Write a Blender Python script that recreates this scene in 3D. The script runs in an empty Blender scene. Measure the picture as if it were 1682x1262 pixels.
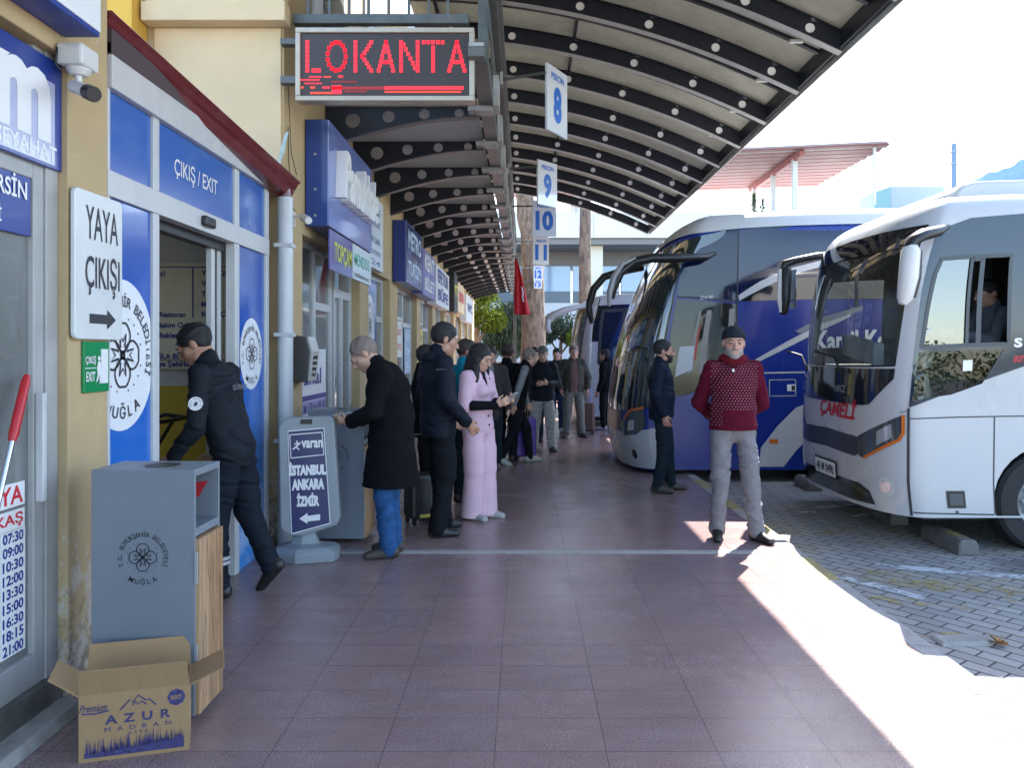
import bpy, math, random
import numpy as np
from mathutils import Vector, Matrix
from mathutils.geometry import delaunay_2d_cdt
R = math.radians
random.seed(7)
SC = bpy.context.scene
COL = SC.collection

# ---------------------------------------------------------------- camera, sky, sun, exposure
EYE, F, CX, CY, PW, PH = 1.6, 1263.0, 860.0, 577.0, 1682.0, 1262.0   # eye height; focal length and vanishing point in photo pixels
cd = bpy.data.cameras.new("camera"); cam = bpy.data.objects.new("camera", cd); COL.objects.link(cam)
cam.location = (0, 0, EYE); cam.rotation_euler = (R(90), 0, 0)
cd.sensor_fit = 'HORIZONTAL'; cd.sensor_width = 36.0; cd.lens = F / PW * 36.0
cd.shift_x = (PW / 2 - CX) / PW; cd.shift_y = -(PH / 2 - CY) / PW
cd.clip_start = 0.05; cd.clip_end = 4000
SC.camera = cam
SDX, SDY = 0.413, 0.86                     # horizontal run of a shadow per metre of height (towards -x, -y)
el = math.atan2(1.0, math.hypot(SDX, SDY)); az = math.atan2(SDX, SDY)
w = bpy.data.worlds.new("World"); SC.world = w; w.use_nodes = True
nt = w.node_tree; nt.nodes.clear()
sky = nt.nodes.new('ShaderNodeTexSky'); sky.sky_type = 'NISHITA'; sky.sun_disc = False
sky.sun_elevation = el; sky.sun_rotation = az; sky.air_density = 1.0; sky.dust_density = 1.0; sky.ozone_density = 1.0
bg = nt.nodes.new('ShaderNodeBackground'); bg.inputs[1].default_value = 0.15
wo = nt.nodes.new('ShaderNodeOutputWorld'); nt.links.new(sky.outputs[0], bg.inputs[0]); nt.links.new(bg.outputs[0], wo.inputs[0])
sl = bpy.data.lights.new("sun", 'SUN'); sl.energy = 4.2; sl.angle = R(0.5); sl.color = (1.0, 0.95, 0.87)
so = bpy.data.objects.new("sun", sl); COL.objects.link(so); so.location = (8, 16, 20)
so.rotation_euler = Vector((SDX, SDY, 1.0)).to_track_quat('Z', 'Y').to_euler()
SC.view_settings.view_transform = 'Standard'; SC.view_settings.look = 'None'
SC.view_settings.exposure = 2.6; SC.view_settings.gamma = 1.0; SC.view_settings.use_curve_mapping = False
SC.render.engine = 'CYCLES'

def P(px, py, Y):                          # point of the place seen at a photo pixel, at distance Y
    return Vector(((px - CX) / F * Y, Y, EYE - (py - CY) / F * Y))
def YW(px, X): return X * F / (px - CX)    # distance of a vertical line seen at px on a wall at X

# ---------------------------------------------------------------- materials
MATS = {}
def s2l(c): return tuple(((v / 255) / 12.92 if v / 255 <= .04045 else ((v / 255 + .055) / 1.055) ** 2.4) for v in c)
def mat(name, col, rough=.6, metal=0., noise=None, bump=None, spec=.5, coat=0., streak=None, emit=None, sheen=0.):
    if name in MATS: return MATS[name]
    m = bpy.data.materials.new(name); m.use_nodes = True; n = m.node_tree; b = n.nodes['Principled BSDF']
    b.inputs['Base Color'].default_value = (*col, 1); b.inputs['Roughness'].default_value = rough
    b.inputs['Metallic'].default_value = metal; b.inputs['Specular IOR Level'].default_value = spec
    b.inputs['Coat Weight'].default_value = coat; b.inputs['Coat Roughness'].default_value = .05
    if sheen: b.inputs['Sheen Weight'].default_value = sheen
    tc = n.nodes.new('ShaderNodeTexCoord')
    src = None
    if noise:
        t = n.nodes.new('ShaderNodeTexNoise'); t.inputs['Scale'].default_value = noise[0]; t.inputs['Detail'].default_value = 6
        t.inputs['Roughness'].default_value = .62
        n.links.new(tc.outputs['Object'], t.inputs['Vector'])
        mx = n.nodes.new('ShaderNodeMixRGB'); a = noise[1]
        mx.inputs[1].default_value = (*[max(0, c * (1 - a)) for c in col], 1); mx.inputs[2].default_value = (*[min(1, c * (1 + a)) for c in col], 1)
        rp = n.nodes.new('ShaderNodeMapRange'); rp.inputs[1].default_value = .3; rp.inputs[2].default_value = .7
        n.links.new(t.outputs[0], rp.inputs[0]); n.links.new(rp.outputs[0], mx.inputs[0]); src = mx.outputs[0]
        rr = n.nodes.new('ShaderNodeMapRange'); rr.inputs[3].default_value = max(.02, rough - .08); rr.inputs[4].default_value = min(1, rough + .08)
        n.links.new(t.outputs[0], rr.inputs[0]); n.links.new(rr.outputs[0], b.inputs['Roughness'])
    if streak:                              # dirt: (scale vector, colour, amount)
        t = n.nodes.new('ShaderNodeTexNoise'); t.inputs['Scale'].default_value = 1; t.inputs['Detail'].default_value = 7; t.inputs['Roughness'].default_value = .65
        mp = n.nodes.new('ShaderNodeMapping'); mp.inputs['Scale'].default_value = streak[0]
        n.links.new(tc.outputs['Object'], mp.inputs['Vector']); n.links.new(mp.outputs[0], t.inputs['Vector'])
        rp = n.nodes.new('ShaderNodeMapRange'); rp.inputs[1].default_value = .5; rp.inputs[2].default_value = .78; rp.inputs[4].default_value = streak[2]
        n.links.new(t.outputs[0], rp.inputs[0])
        mx = n.nodes.new('ShaderNodeMixRGB'); n.links.new(rp.outputs[0], mx.inputs[0]); mx.inputs[2].default_value = (*streak[1], 1)
        if src: n.links.new(src, mx.inputs[1])
        else: mx.inputs[1].default_value = (*col, 1)
        src = mx.outputs[0]
    if src: n.links.new(src, b.inputs['Base Color'])
    if bump:
        t = n.nodes.new('ShaderNodeTexNoise'); t.inputs['Scale'].default_value = bump[0]; t.inputs['Detail'].default_value = 5
        n.links.new(tc.outputs['Object'], t.inputs['Vector'])
        bp = n.nodes.new('ShaderNodeBump'); bp.inputs['Strength'].default_value = bump[1]; bp.inputs['Distance'].default_value = .01
        n.links.new(t.outputs[0], bp.inputs['Height']); n.links.new(bp.outputs[0], b.inputs['Normal'])
    if emit:
        b.inputs['Emission Color'].default_value = (*emit[0], 1); b.inputs['Emission Strength'].default_value = emit[1]
    MATS[name] = m; return m

def glass(name, tint=(.8, .85, .85), rough=.02, refl=1.0, ior=1.5, painted_refl=0.):
    if name in MATS: return MATS[name]
    m = bpy.data.materials.new(name); m.use_nodes = True; n = m.node_tree; n.nodes.clear()
    o = n.nodes.new('ShaderNodeOutputMaterial'); tr = n.nodes.new('ShaderNodeBsdfTransparent'); tr.inputs[0].default_value = (*tint, 1)
    g = n.nodes.new('ShaderNodeBsdfGlossy'); g.inputs['Roughness'].default_value = rough; g.inputs[0].default_value = (refl, refl, refl, 1)
    fr = n.nodes.new('ShaderNodeFresnel'); fr.inputs[0].default_value = ior
    mx = n.nodes.new('ShaderNodeMixShader')
    n.links.new(fr.outputs[0], mx.inputs[0]); n.links.new(tr.outputs[0], mx.inputs[1]); n.links.new(g.outputs[0], mx.inputs[2]); n.links.new(mx.outputs[0], o.inputs[0])
    if painted_refl:  # grey diffuse film painted in for bright reflections on the pane
        d = n.nodes.new('ShaderNodeBsdfDiffuse'); d.inputs[0].default_value = (.52, .53, .52, 1); m2 = n.nodes.new('ShaderNodeMixShader'); q = NB(m)
        n.links.new(q.rng(q.noise(q.coord((1, 1, .6)), 2.5, 5, .6), .3, .7, painted_refl * .7, painted_refl * 1.3), m2.inputs[0]); n.links.new(mx.outputs[0], m2.inputs[1]); n.links.new(d.outputs[0], m2.inputs[2]); n.links.new(m2.outputs[0], o.inputs[0])
    MATS[name] = m; return m

class NB:                                   # tiny node-expression helper
    def __init__(s, m): s.n = m.node_tree
    def math(s, op, a, b=None, c=None):
        q = s.n.nodes.new('ShaderNodeMath'); q.operation = op
        for i, v in enumerate((a, b, c)):
            if v is None: continue
            if isinstance(v, (int, float)): q.inputs[i].default_value = v
            else: s.n.links.new(v, q.inputs[i])
        return q.outputs[0]
    def mix(s, f, a, b):
        q = s.n.nodes.new('ShaderNodeMixRGB')
        for i, v in enumerate((f, a, b)):
            if isinstance(v, tuple): q.inputs[i].default_value = (*v, 1)
            elif isinstance(v, (int, float)): q.inputs[i].default_value = v
            else: s.n.links.new(v, q.inputs[i])
        return q.outputs[0]
    def noise(s, vec, scale, detail=5, rough=.6):
        t = s.n.nodes.new('ShaderNodeTexNoise'); t.inputs['Scale'].default_value = scale; t.inputs['Detail'].default_value = detail; t.inputs['Roughness'].default_value = rough
        s.n.links.new(vec, t.inputs['Vector']); return t.outputs[0]
    def rng(s, v, a, b, c=0., d=1.):
        q = s.n.nodes.new('ShaderNodeMapRange')
        for i, x in enumerate((a, b, c, d)): q.inputs[i + 1].default_value = x
        s.n.links.new(v, q.inputs[0]); return q.outputs[0]
    def coord(s, scale=(1, 1, 1), rot=(0, 0, 0), loc=(0, 0, 0)):
        t = s.n.nodes.new('ShaderNodeTexCoord'); mp = s.n.nodes.new('ShaderNodeMapping')
        mp.inputs['Scale'].default_value = scale; mp.inputs['Rotation'].default_value = rot; mp.inputs['Location'].default_value = loc
        s.n.links.new(t.outputs['Object'], mp.inputs['Vector']); return mp.outputs[0]

# ---------------------------------------------------------------- objects
def tag(o, label=None, cat=None, group=None, kind=None):
    if label: o['label'] = label
    if cat: o['category'] = cat
    if group: o['group'] = group
    if kind: o['kind'] = kind
    return o
def thing(name, label, cat, loc=(0, 0, 0), group=None, rz=0.):
    o = bpy.data.objects.new(name, None); COL.objects.link(o); o.location = loc; o.rotation_euler = (0, 0, rz)
    o.empty_display_size = .2
    return tag(o, label, cat, group)
def origin(o):
    v = Vector((0, 0, 0))
    while o is not None: v = v + o.location; o = o.parent
    return v
def link_mesh(name, me, parent=None, mats=()):
    for m in mats: me.materials.append(m)
    o = bpy.data.objects.new(name, me); COL.objects.link(o)
    if parent is not None: o.parent = parent
    return o
class MB:
    def __init__(s): s.v = []; s.f = []; s.m = []; s.cur = 0
    def mi(s, i): s.cur = i; return s
    def add(s, vs, fs):
        b = len(s.v); s.v += [Vector(q) for q in vs]
        for f in fs: s.f.append([b + i for i in f]); s.m.append(s.cur)
        return s
    def box(s, x0, y0, z0, x1, y1, z1):
        v = [(x0, y0, z0), (x1, y0, z0), (x1, y1, z0), (x0, y1, z0), (x0, y0, z1), (x1, y0, z1), (x1, y1, z1), (x0, y1, z1)]
        return s.add(v, [(0, 3, 2, 1), (4, 5, 6, 7), (0, 1, 5, 4), (1, 2, 6, 5), (2, 3, 7, 6), (3, 0, 4, 7)])
    def obox(s, c, ax, ay, az):             # oriented box: centre and three half-axis vectors
        c = Vector(c); ax = Vector(ax); ay = Vector(ay); az = Vector(az)
        v = [c + i * ax + j * ay + k * az for k in (-1, 1) for i, j in ((-1, -1), (1, -1), (1, 1), (-1, 1))]
        return s.add(v, [(0, 3, 2, 1), (4, 5, 6, 7), (0, 1, 5, 4), (1, 2, 6, 5), (2, 3, 7, 6), (3, 0, 4, 7)])
    def quad(s, a, b, c, d): return s.add([a, b, c, d], [(0, 1, 2, 3)])
    def tube(s, pts, r, n=10, cap=True, rs=None):
        pts = [Vector(p) for p in pts]; rings = []
        up = Vector((0, 0, 1)); prev = None
        for i, p in enumerate(pts):
            d = (pts[min(i + 1, len(pts) - 1)] - pts[max(i - 1, 0)]).normalized()
            if prev is None:
                a = d.cross(up if abs(d.z) < .95 else Vector((1, 0, 0))).normalized()
            else:
                a = (prev - d * prev.dot(d)).normalized()
            prev = a; b = d.cross(a); rr = rs[i] if rs else r
            if not isinstance(rr, tuple): rr = (rr, rr)
            rings.append([p + a * math.cos(t * 2 * math.pi / n) * rr[0] + b * math.sin(t * 2 * math.pi / n) * rr[1] for t in range(n)])
        vs = [q for rg in rings for q in rg]; fs = []
        for i in range(len(pts) - 1):
            for t in range(n):
                u = (t + 1) % n; fs.append((i * n + t, i * n + u, (i + 1) * n + u, (i + 1) * n + t))
        if cap: fs.append(tuple(reversed(range(n)))); fs.append(tuple(range((len(pts) - 1) * n, len(pts) * n)))
        return s.add(vs, fs)
    def cyl(s, a, b, r, n=16, r2=None): return s.tube([a, b], r, n, rs=[r, r if r2 is None else r2])
    def prism(s, poly, off):                # planar polygon (3-D points) swept by vector off
        n = len(poly); off = Vector(off); a = [Vector(p) for p in poly]; b = [p + off for p in a]
        return s.add(a + b, [tuple(reversed(range(n))), tuple(range(n, 2 * n))] + [(i, (i + 1) % n, n + (i + 1) % n, n + i) for i in range(n)])
    def lathe(s, c, prof, n=20):            # profile (r, z) about a vertical axis
        c = Vector(c); vs = []; fs = []
        for r, z in prof:
            for t in range(n): a = t * 2 * math.pi / n; vs.append(c + Vector((r * math.cos(a), r * math.sin(a), z)))
        for i in range(len(prof) - 1):
            for t in range(n): u = (t + 1) % n; fs.append((i * n + t, i * n + u, (i + 1) * n + u, (i + 1) * n + t))
        fs.append(tuple(reversed(range(n)))); fs.append(tuple(range((len(prof) - 1) * n, len(prof) * n)))
        return s.add(vs, fs)
    def sphere(s, c, r, n=12, m=8):
        c = Vector(c); r = r if isinstance(r, tuple) else (r, r, r); vs = []; fs = []
        for i in range(m + 1):
            ph = math.pi * i / m - math.pi / 2
            for t in range(n):
                a = t * 2 * math.pi / n; vs.append(c + Vector((r[0] * math.cos(ph) * math.cos(a), r[1] * math.cos(ph) * math.sin(a), r[2] * math.sin(ph))))
        for i in range(m):
            for t in range(n): u = (t + 1) % n; fs.append((i * n + t, i * n + u, (i + 1) * n + u, (i + 1) * n + t))
        return s.add(vs, fs)
    def build(s, name, mats, parent=None, bevel=0., smooth=None, local=False, sub=0, solid=0.):
        if not isinstance(mats, (list, tuple)): mats = [mats]
        og = Vector((0, 0, 0)) if (local or parent is None) else origin(parent)
        me = bpy.data.meshes.new(name); me.from_pydata([tuple(q - og) for q in s.v], [], s.f)
        for i, p in enumerate(me.polygons): p.material_index = s.m[i]
        me.validate(); me.update()
        if smooth is not None:
            me.shade_smooth(); me.set_sharp_from_angle(angle=R(smooth))
        o = link_mesh(name, me, parent, mats)
        if solid: md = o.modifiers.new('thickness', 'SOLIDIFY'); md.thickness = solid; md.offset = -1
        if bevel:
            md = o.modifiers.new('bevel', 'BEVEL'); md.width = bevel; md.segments = 2; md.limit_method = 'ANGLE'; md.angle_limit = R(40)
        if sub: md = o.modifiers.new('subdivision', 'SUBSURF'); md.levels = sub; md.render_levels = sub
        return o

# ---------------------------------------------------------------- lettering
_TC = {}
def glyphs(txt, size=1., offset=0., spacing=1., line=1., res=3):
    key = (txt, offset, spacing, line, res)
    if key not in _TC:
        c = bpy.data.curves.new('t', 'FONT'); c.body = txt; c.size = 1.; c.offset = offset; c.space_character = spacing; c.space_line = line
        c.resolution_u = res; c.fill_mode = 'FRONT'
        o = bpy.data.objects.new('t', c); COL.objects.link(o); bpy.context.view_layer.update()
        me = bpy.data.meshes.new_from_object(o.evaluated_get(bpy.context.evaluated_depsgraph_get()))
        v = [(q.co.x, q.co.y) for q in me.vertices]; f = [tuple(p.vertices) for p in me.polygons]
        bpy.data.objects.remove(o); bpy.data.curves.remove(c); bpy.data.meshes.remove(me)
        if not v: v = [(0, 0)]
        _TC[key] = (v, f)
    v, f = _TC[key]
    return [(x * size, y * size) for x, y in v], f
def extent(v):
    xs = [q[0] for q in v]; ys = [q[1] for q in v]; return min(xs), min(ys), max(xs), max(ys)
def put_text(mb, txt, c, right, up, height=None, width=None, offset=0., spacing=1., shear=0., out=0., depth=0., line=1.):
    """flat lettering centred at c, fitted to a box height x width along right / up; raised by out, thick depth"""
    v, f = glyphs(txt, 1., offset, spacing, line); x0, y0, x1, y1 = extent(v)
    sy = (height / (y1 - y0)) if height else None; sx = (width / (x1 - x0)) if width else sy
    if sy is None: sy = sx
    c = Vector(c); right = Vector(right).normalized(); up = Vector(up).normalized(); nrm = right.cross(up)
    mx, my = (x0 + x1) / 2, (y0 + y1) / 2
    pts = [c + right * ((x - mx) * sx + shear * (y - my) * sy) + up * ((y - my) * sy) + nrm * (out + depth) for x, y in v]
    mb.add(pts, f)
    if depth:
        from collections import Counter
        ed = Counter()
        for q in f:
            for i in range(len(q)): ed[tuple(sorted((q[i], q[(i + 1) % len(q)])))] += 1
        b = len(pts); pts2 = [p - nrm * depth for p in pts]; fs = []
        for q in f:
            for i in range(len(q)):
                a, bb = q[i], q[(i + 1) % len(q)]
                if ed[tuple(sorted((a, bb)))] == 1: fs.append((bb, a, b + a, b + bb))
        mb.add(pts + pts2, fs)
    return mb
def ribbon(mb, pts, c, right, up, width, out=0., closed=True):
    c = Vector(c); right = Vector(right).normalized(); up = Vector(up).normalized(); nrm = right.cross(up); n = len(pts); A = []; B = []
    for i in range(n):
        p = Vector((*pts[i], 0)); d = Vector((*pts[(i + 1) % n], 0)) - Vector((*pts[i - 1], 0))
        if not closed and i == 0: d = Vector((*pts[1], 0)) - p
        if not closed and i == n - 1: d = p - Vector((*pts[i - 1], 0))
        d.normalize(); q = Vector((-d.y, d.x, 0)) * width / 2
        for L, t in ((A, p + q), (B, p - q)): L.append(c + right * t.x + up * t.y + nrm * out)
    fs = [(i, (i + 1) % n, n + (i + 1) % n, n + i) for i in range(n if closed else n - 1)]
    return mb.add(A + B, fs)
def disc(mb, c, right, up, r, out=0., n=40):
    c = Vector(c); right = Vector(right).normalized(); up = Vector(up).normalized(); nrm = right.cross(up)
    return mb.add([c + right * r * math.cos(i * 2 * math.pi / n) + up * r * math.sin(i * 2 * math.pi / n) + nrm * out for i in range(n)], [tuple(range(n))])
def arc_text(mb, txt, c, right, up, rad, size, a0, a1, out=0., offset=.006, inward=False):
    """letters along an arc from angle a0 to a1 (degrees)"""
    c = Vector(c); right = Vector(right).normalized(); up = Vector(up).normalized(); nrm = right.cross(up); n = len(txt)
    for i, ch in enumerate(txt):
        if ch == ' ': continue
        a = R(a0 + (a1 - a0) * (i / (n - 1))); v, f = glyphs(ch, size, offset); x0, y0, x1, y1 = extent(v); mx = (x0 + x1) / 2
        if not inward: er = right * math.cos(a) + up * math.sin(a); et = right * math.sin(a) - up * math.cos(a)
        else: er = -(right * math.cos(a) + up * math.sin(a)); et = -(right * math.sin(a) - up * math.cos(a))
        base = c + (right * math.cos(a) + up * math.sin(a)) * rad
        mb.add([base + et * (x - mx) + er * (y - size * .36) + nrm * out for x, y in v], f)
    return mb
def emblem(mb, c, right, up, Rr, out=0.):
    """town emblem: ring of words round a flower of four double petals"""
    arc_text(mb, "T.C. BÜYÜKŞEHİR BELEDİYESİ", c, right, up, Rr * .86, Rr * .24, 200, -20, out)
    arc_text(mb, "MUĞLA", c, right, up, Rr * .92, Rr * .27, 242, 298, out, inward=True)
    for k in range(4):
        t = k * math.pi / 2
        pts = []
        for i in range(28):
            a = i / 28 * 2 * math.pi; rr = 1 + .16 * math.cos(2 * a) - .10 * math.exp(-((a if a < math.pi else a - 2 * math.pi) / .35) ** 2) * 2
            x = .30 + .215 * rr * math.cos(a); y = .235 * math.sin(a)
            pts.append((Rr * (x * math.cos(t) - y * math.sin(t)), Rr * (x * math.sin(t) + y * math.cos(t))))
        ribbon(mb, pts, c, right, up, Rr * .035, out)
        star = []
        for i in range(5):
            x, y = ((.12, -.06), (.34, -.10), (.22, 0), (.34, .10), (.12, .06))[i]
            star.append((Rr * (x * math.cos(t) - y * math.sin(t)), Rr * (x * math.sin(t) + y * math.cos(t))))
        ribbon(mb, star, c, right, up, Rr * .04, out, closed=False)
        for q in (-.62, -.3, .3, .62):
            a = t + q; disc(mb, Vector(c) + Vector(right) * Rr * .6 * math.cos(a) + Vector(up) * Rr * .6 * math.sin(a), right, up, Rr * .018, out, 8)
    disc(mb, c, right, up, Rr * .075, out, 14)
    return mb
VX, VY, VZ = Vector((1, 0, 0)), Vector((0, 1, 0)), Vector((0, 0, 1))
# ---------------------------------------------------------------- the ground
ROAD = -0.10
def tile_mat():
    m = mat('floor_tile', (.2, .14, .14), .42); q = NB(m); n = m.node_tree; b = n.nodes['Principled BSDF']
    co = q.coord()
    br = n.nodes.new('ShaderNodeTexBrick'); br.offset = 0; br.squash = 1
    for k, v in (('Scale', 1), ('Mortar Size', .0028), ('Mortar Smooth', .3), ('Bias', 0), ('Brick Width', .445), ('Row Height', .279)): br.inputs[k].default_value = v
    br.inputs['Color1'].default_value = (.265, .155, .138, 1); br.inputs['Color2'].default_value = (.19, .122, .118, 1); br.inputs['Mortar'].default_value = (.10, .075, .075, 1)
    n.links.new(q.coord(loc=(.115, .0, 0)), br.inputs['Vector'])
    big = q.rng(q.noise(co, 1.1, 6, .65), .35, .7); fine = q.rng(q.noise(co, 120, 4, .75), .38, .64)
    mid = q.rng(q.noise(q.coord((1.2, 4, 1)), 2.2, 7, .7), .42, .75, 0, .5)
    c = q.mix(.52, br.outputs['Color'], q.mix(fine, (.075, .050, .052), (.42, .29, .285)))
    c = q.mix(q.math('MULTIPLY', big, .30), c, (.21, .178, .175)); c = q.mix(q.math('MULTIPLY', mid, .55), c, (.35, .315, .31))
    # drips and scuffs
    vo = q.rng(q.noise(q.coord((3, 1.6, 1)), 2.6, 8, .72), .66, .72); c = q.mix(q.math('MULTIPLY', vo, .4), c, (.42, .39, .38))
    vn = n.nodes.new('ShaderNodeTexVoronoi'); vn.inputs['Scale'].default_value = 2.6; n.links.new(q.coord(), vn.inputs['Vector'])
    gum = q.math('MULTIPLY', q.math('LESS_THAN', vn.outputs['Distance'], .035), q.rng(q.noise(q.coord(), .9, 3), .45, .55)); c = q.mix(q.math('MULTIPLY', gum, .6), c, (.05, .04, .04))
    c = q.mix(q.math('MULTIPLY', br.outputs['Fac'], .75), c, (.095, .072, .072))
    n.links.new(c, b.inputs['Base Color'])
    n.links.new(q.rng(q.math('ADD', big, q.math('MULTIPLY', fine, .5)), 0, 1.5, .12, .38), b.inputs['Roughness'])
    bp = n.nodes.new('ShaderNodeBump'); bp.inputs['Strength'].default_value = .35; bp.inputs['Distance'].default_value = .004
    n.links.new(q.math('SUBTRACT', q.math('MULTIPLY', fine, .12), br.outputs['Fac']), bp.inputs['Height']); n.links.new(bp.outputs[0], b.inputs['Normal'])
    return m
def paver_mat():
    m = mat('paver', (.2, .2, .2), .75); q = NB(m); n = m.node_tree; b = n.nodes['Principled BSDF']
    br = n.nodes.new('ShaderNodeTexBrick'); br.offset = .5
    for k, v in (('Scale', 1), ('Mortar Size', .007), ('Mortar Smooth', .4), ('Bias', -.2), ('Brick Width', .215), ('Row Height', .105)): br.inputs[k].default_value = v
    br.inputs['Color1'].default_value = (.33, .315, .30, 1); br.inputs['Color2'].default_value = (.21, .21, .21, 1); br.inputs['Mortar'].default_value = (.03, .03, .03, 1)
    n.links.new(q.coord(rot=(0, 0, R(52))), br.inputs['Vector']); co = q.coord()
    big = q.rng(q.noise(co, .8, 6, .65), .35, .7); fine = q.noise(co, 60, 4, .7)
    c = q.mix(q.math('MULTIPLY', big, .5), br.outputs['Color'], (.15, .145, .14)); c = q.mix(q.math('MULTIPLY', fine, .35), c, (.30, .28, .26))
    oil = q.rng(q.noise(q.coord((1, .6, 1)), .9, 4, .5), .58, .7); c = q.mix(q.math('MULTIPLY', oil, .55), c, (.05, .046, .043))
    yl = q.rng(q.noise(q.coord((.5, 1.4, 1)), 1.1, 5, .6), .50, .62); c = q.mix(q.math('MULTIPLY', yl, .5), c, (.36, .29, .16)); c = q.mix(br.outputs['Fac'], c, (.045, .043, .04)); n.links.new(c, b.inputs['Base Color'])
    bp = n.nodes.new('ShaderNodeBump'); bp.inputs['Strength'].default_value = .6; bp.inputs['Distance'].default_value = .008
    n.links.new(q.math('SUBTRACT', q.math('MULTIPLY', fine, .3), br.outputs['Fac']), bp.inputs['Height']); n.links.new(bp.outputs[0], b.inputs['Normal'])
    return m
def paint_mat(name, col, lo):
    m = mat(name, col, .6); q = NB(m); n = m.node_tree; b = n.nodes['Principled BSDF']
    f = q.rng(q.noise(q.coord((1, 1, 1)), 5.5, 9, .75), lo, lo + .1); n.links.new(q.math('MULTIPLY', f, .8), b.inputs['Alpha'])
    return m
M_tile = tile_mat(); M_pav = paver_mat()
M_conc = mat('concrete', (.30, .29, .27), .85, noise=(9, .25), bump=(60, .3), streak=((2, 2, 2), (.10, .095, .09), .6))
M_kerb = mat('kerb_stone', (.30, .285, .28), .7, noise=(14, .2), bump=(80, .2))
tag(MB().quad((-3000, -3000, -.13), (3000, -3000, -.13), (3000, 3000, -.13), (-3000, 3000, -.13)).build('ground', mat('earth', (.09, .088, .085), .9, noise=(.05, .3))), kind='structure')
tag(MB().quad((2.2, -30, ROAD), (70, -30, ROAD), (70, 36, ROAD), (2.2, 36, ROAD)).build('road', M_pav), kind='structure')
fl = MB().box(-6.5, -15, -.11, 2.10, 34, 0).build('platform', M_tile); tag(fl, kind='structure')
M_strip = mat('strip_stone', (.36, .35, .33), .5, noise=(20, .2))
tag(MB().box(-2.0, 6.07, .0, 2.098, 6.165, .004).build('floor_strip', M_strip), kind='structure')
kb = MB()
y = -15.
while y < 34:
    kb.mi(1 if (5.2 < y < 13 and int(y / .6) % 2 == 0) else 0); kb.box(2.103, y, -.12, 2.232, y + .594, -.004); y += .6
tag(kb.build('kerb', [M_kerb, mat('kerb_paint', (.34, .27, .11), .6, noise=(12, .4), streak=((9, 9, 9), (.25, .24, .22), .9))], bevel=.012), kind='structure')
rm = MB()
def stripe(a, b, w, mi, z=.004):
    a = Vector((*a, ROAD + z)); b = Vector((*b, ROAD + z)); d = (b - a).normalized(); s_ = Vector((-d.y, d.x, 0)) * w / 2
    rm.mi(mi).quad(a - s_, b - s_, b + s_, a + s_)
for px0, py0, px1, py1, w_, mi in ((1330, 838, 1440, 822, .13, 0), (1290, 838, 1420, 838, .2, 1), (1440, 930, 1690, 950, .13, 0), (1420, 945, 1700, 985, .32, 1), (1330, 935, 1520, 985, .10, 0),
                                  (1420, 985, 1640, 1000, .16, 1), (1310, 842, 1340, 842, .1, 0), (1450, 1040, 1690, 1052, .10, 1), (1350, 880, 1420, 862, .12, 1), (1400, 850, 1440, 843, .1, 0)):
    za = EYE - ROAD; A = P(px0, py0, za * F / (py0 - CY)); B = P(px1, py1, za * F / (py1 - CY)); stripe((A.x, A.y), (B.x, B.y), w_, mi)
for k in range(9): stripe((2.4, 13.2 + 3.2 * k), (13, 13.2 + 3.2 * k), .12, k % 2)
tag(rm.build('road_markings', [paint_mat('worn_white', (.62, .64, .66), .43), paint_mat('worn_yellow', (.42, .32, .12), .43)]), kind='structure')
# low concrete ramp lip and a dry leaf beside the kerb
a = P(1508, 1058, 1.7 * F / 481)
tag(MB().prism([(2.40, a.y - .06, ROAD), (2.40, a.y + .10, ROAD), (2.42, a.y + .08, ROAD + .022), (2.42, a.y - .03, ROAD + .022)], (.30, .012, 0)).build('concrete_block', M_conc, bevel=.008),
    'low pale concrete lip lying in the pavers beside the kerb', 'concrete block')
lf = MB(); c = P(1640, 1060, 1.7 * F / 485)
for k in range(7):
    a_ = k * .9; d = Vector((math.cos(a_), math.sin(a_), 0)) * .045; u_ = Vector((-d.y, d.x, 0)) * .5; z_ = Vector((0, 0, .012 + .006 * (k % 3)))
    lf.add([c + z_ * .4, c + d * .6 + u_ + z_ * 2, c + d * 1.3 + z_ * 1.2, c + d * .6 - u_ + z_], [(0, 1, 2, 3)])
tag(lf.build('dry_leaves', mat('dry_leaf', (.28, .13, .04), .8)), 'small clump of dry brown leaves on the pavers by the kerb', 'leaves')

# ---------------------------------------------------------------- materials of the buildings
M_yel = mat('yellow_render', (.44, .325, .175), .85, noise=(3, .08), bump=(120, .18), streak=((3, 3, .7), (.42, .31, .17), .5))
def peel(m):                                # peeling paint and grime at the foot of the wall
    q = NB(m); n = m.node_tree; b = n.nodes['Principled BSDF']; old = b.inputs['Base Color'].links[0].from_socket
    t = n.nodes.new('ShaderNodeTexCoord'); sp = n.nodes.new('ShaderNodeSeparateXYZ'); n.links.new(t.outputs['Object'], sp.inputs[0])
    z = q.rng(sp.outputs[2], .0, 1.0, 1., 0.); no = q.noise(q.coord((1, 1, .7)), 7, 8, .72)
    f = q.rng(q.math('ADD', no, q.math('MULTIPLY', z, .22)), .62, .68); g = q.rng(q.math('ADD', q.noise(q.coord((2, 2, 1.2)), 11, 6, .7), q.math('MULTIPLY', z, .2)), .62, .74)
    c = q.mix(q.math('MULTIPLY', f, .75), old, (.50, .46, .40)); c = q.mix(q.math('MULTIPLY', q.math('MULTIPLY', g, z), .85), c, (.10, .085, .065)); n.links.new(c, b.inputs['Base Color'])
peel(M_yel)
M_cream = mat('cream_render', (.62, .50, .315), .85, noise=(2.5, .06), bump=(110, .12), streak=((2.2, 2.2, 1.2), (.55, .43, .27), .35))
M_ochre = mat('ochre_render', (.66, .40, .07), .85, noise=(3, .08))
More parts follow.
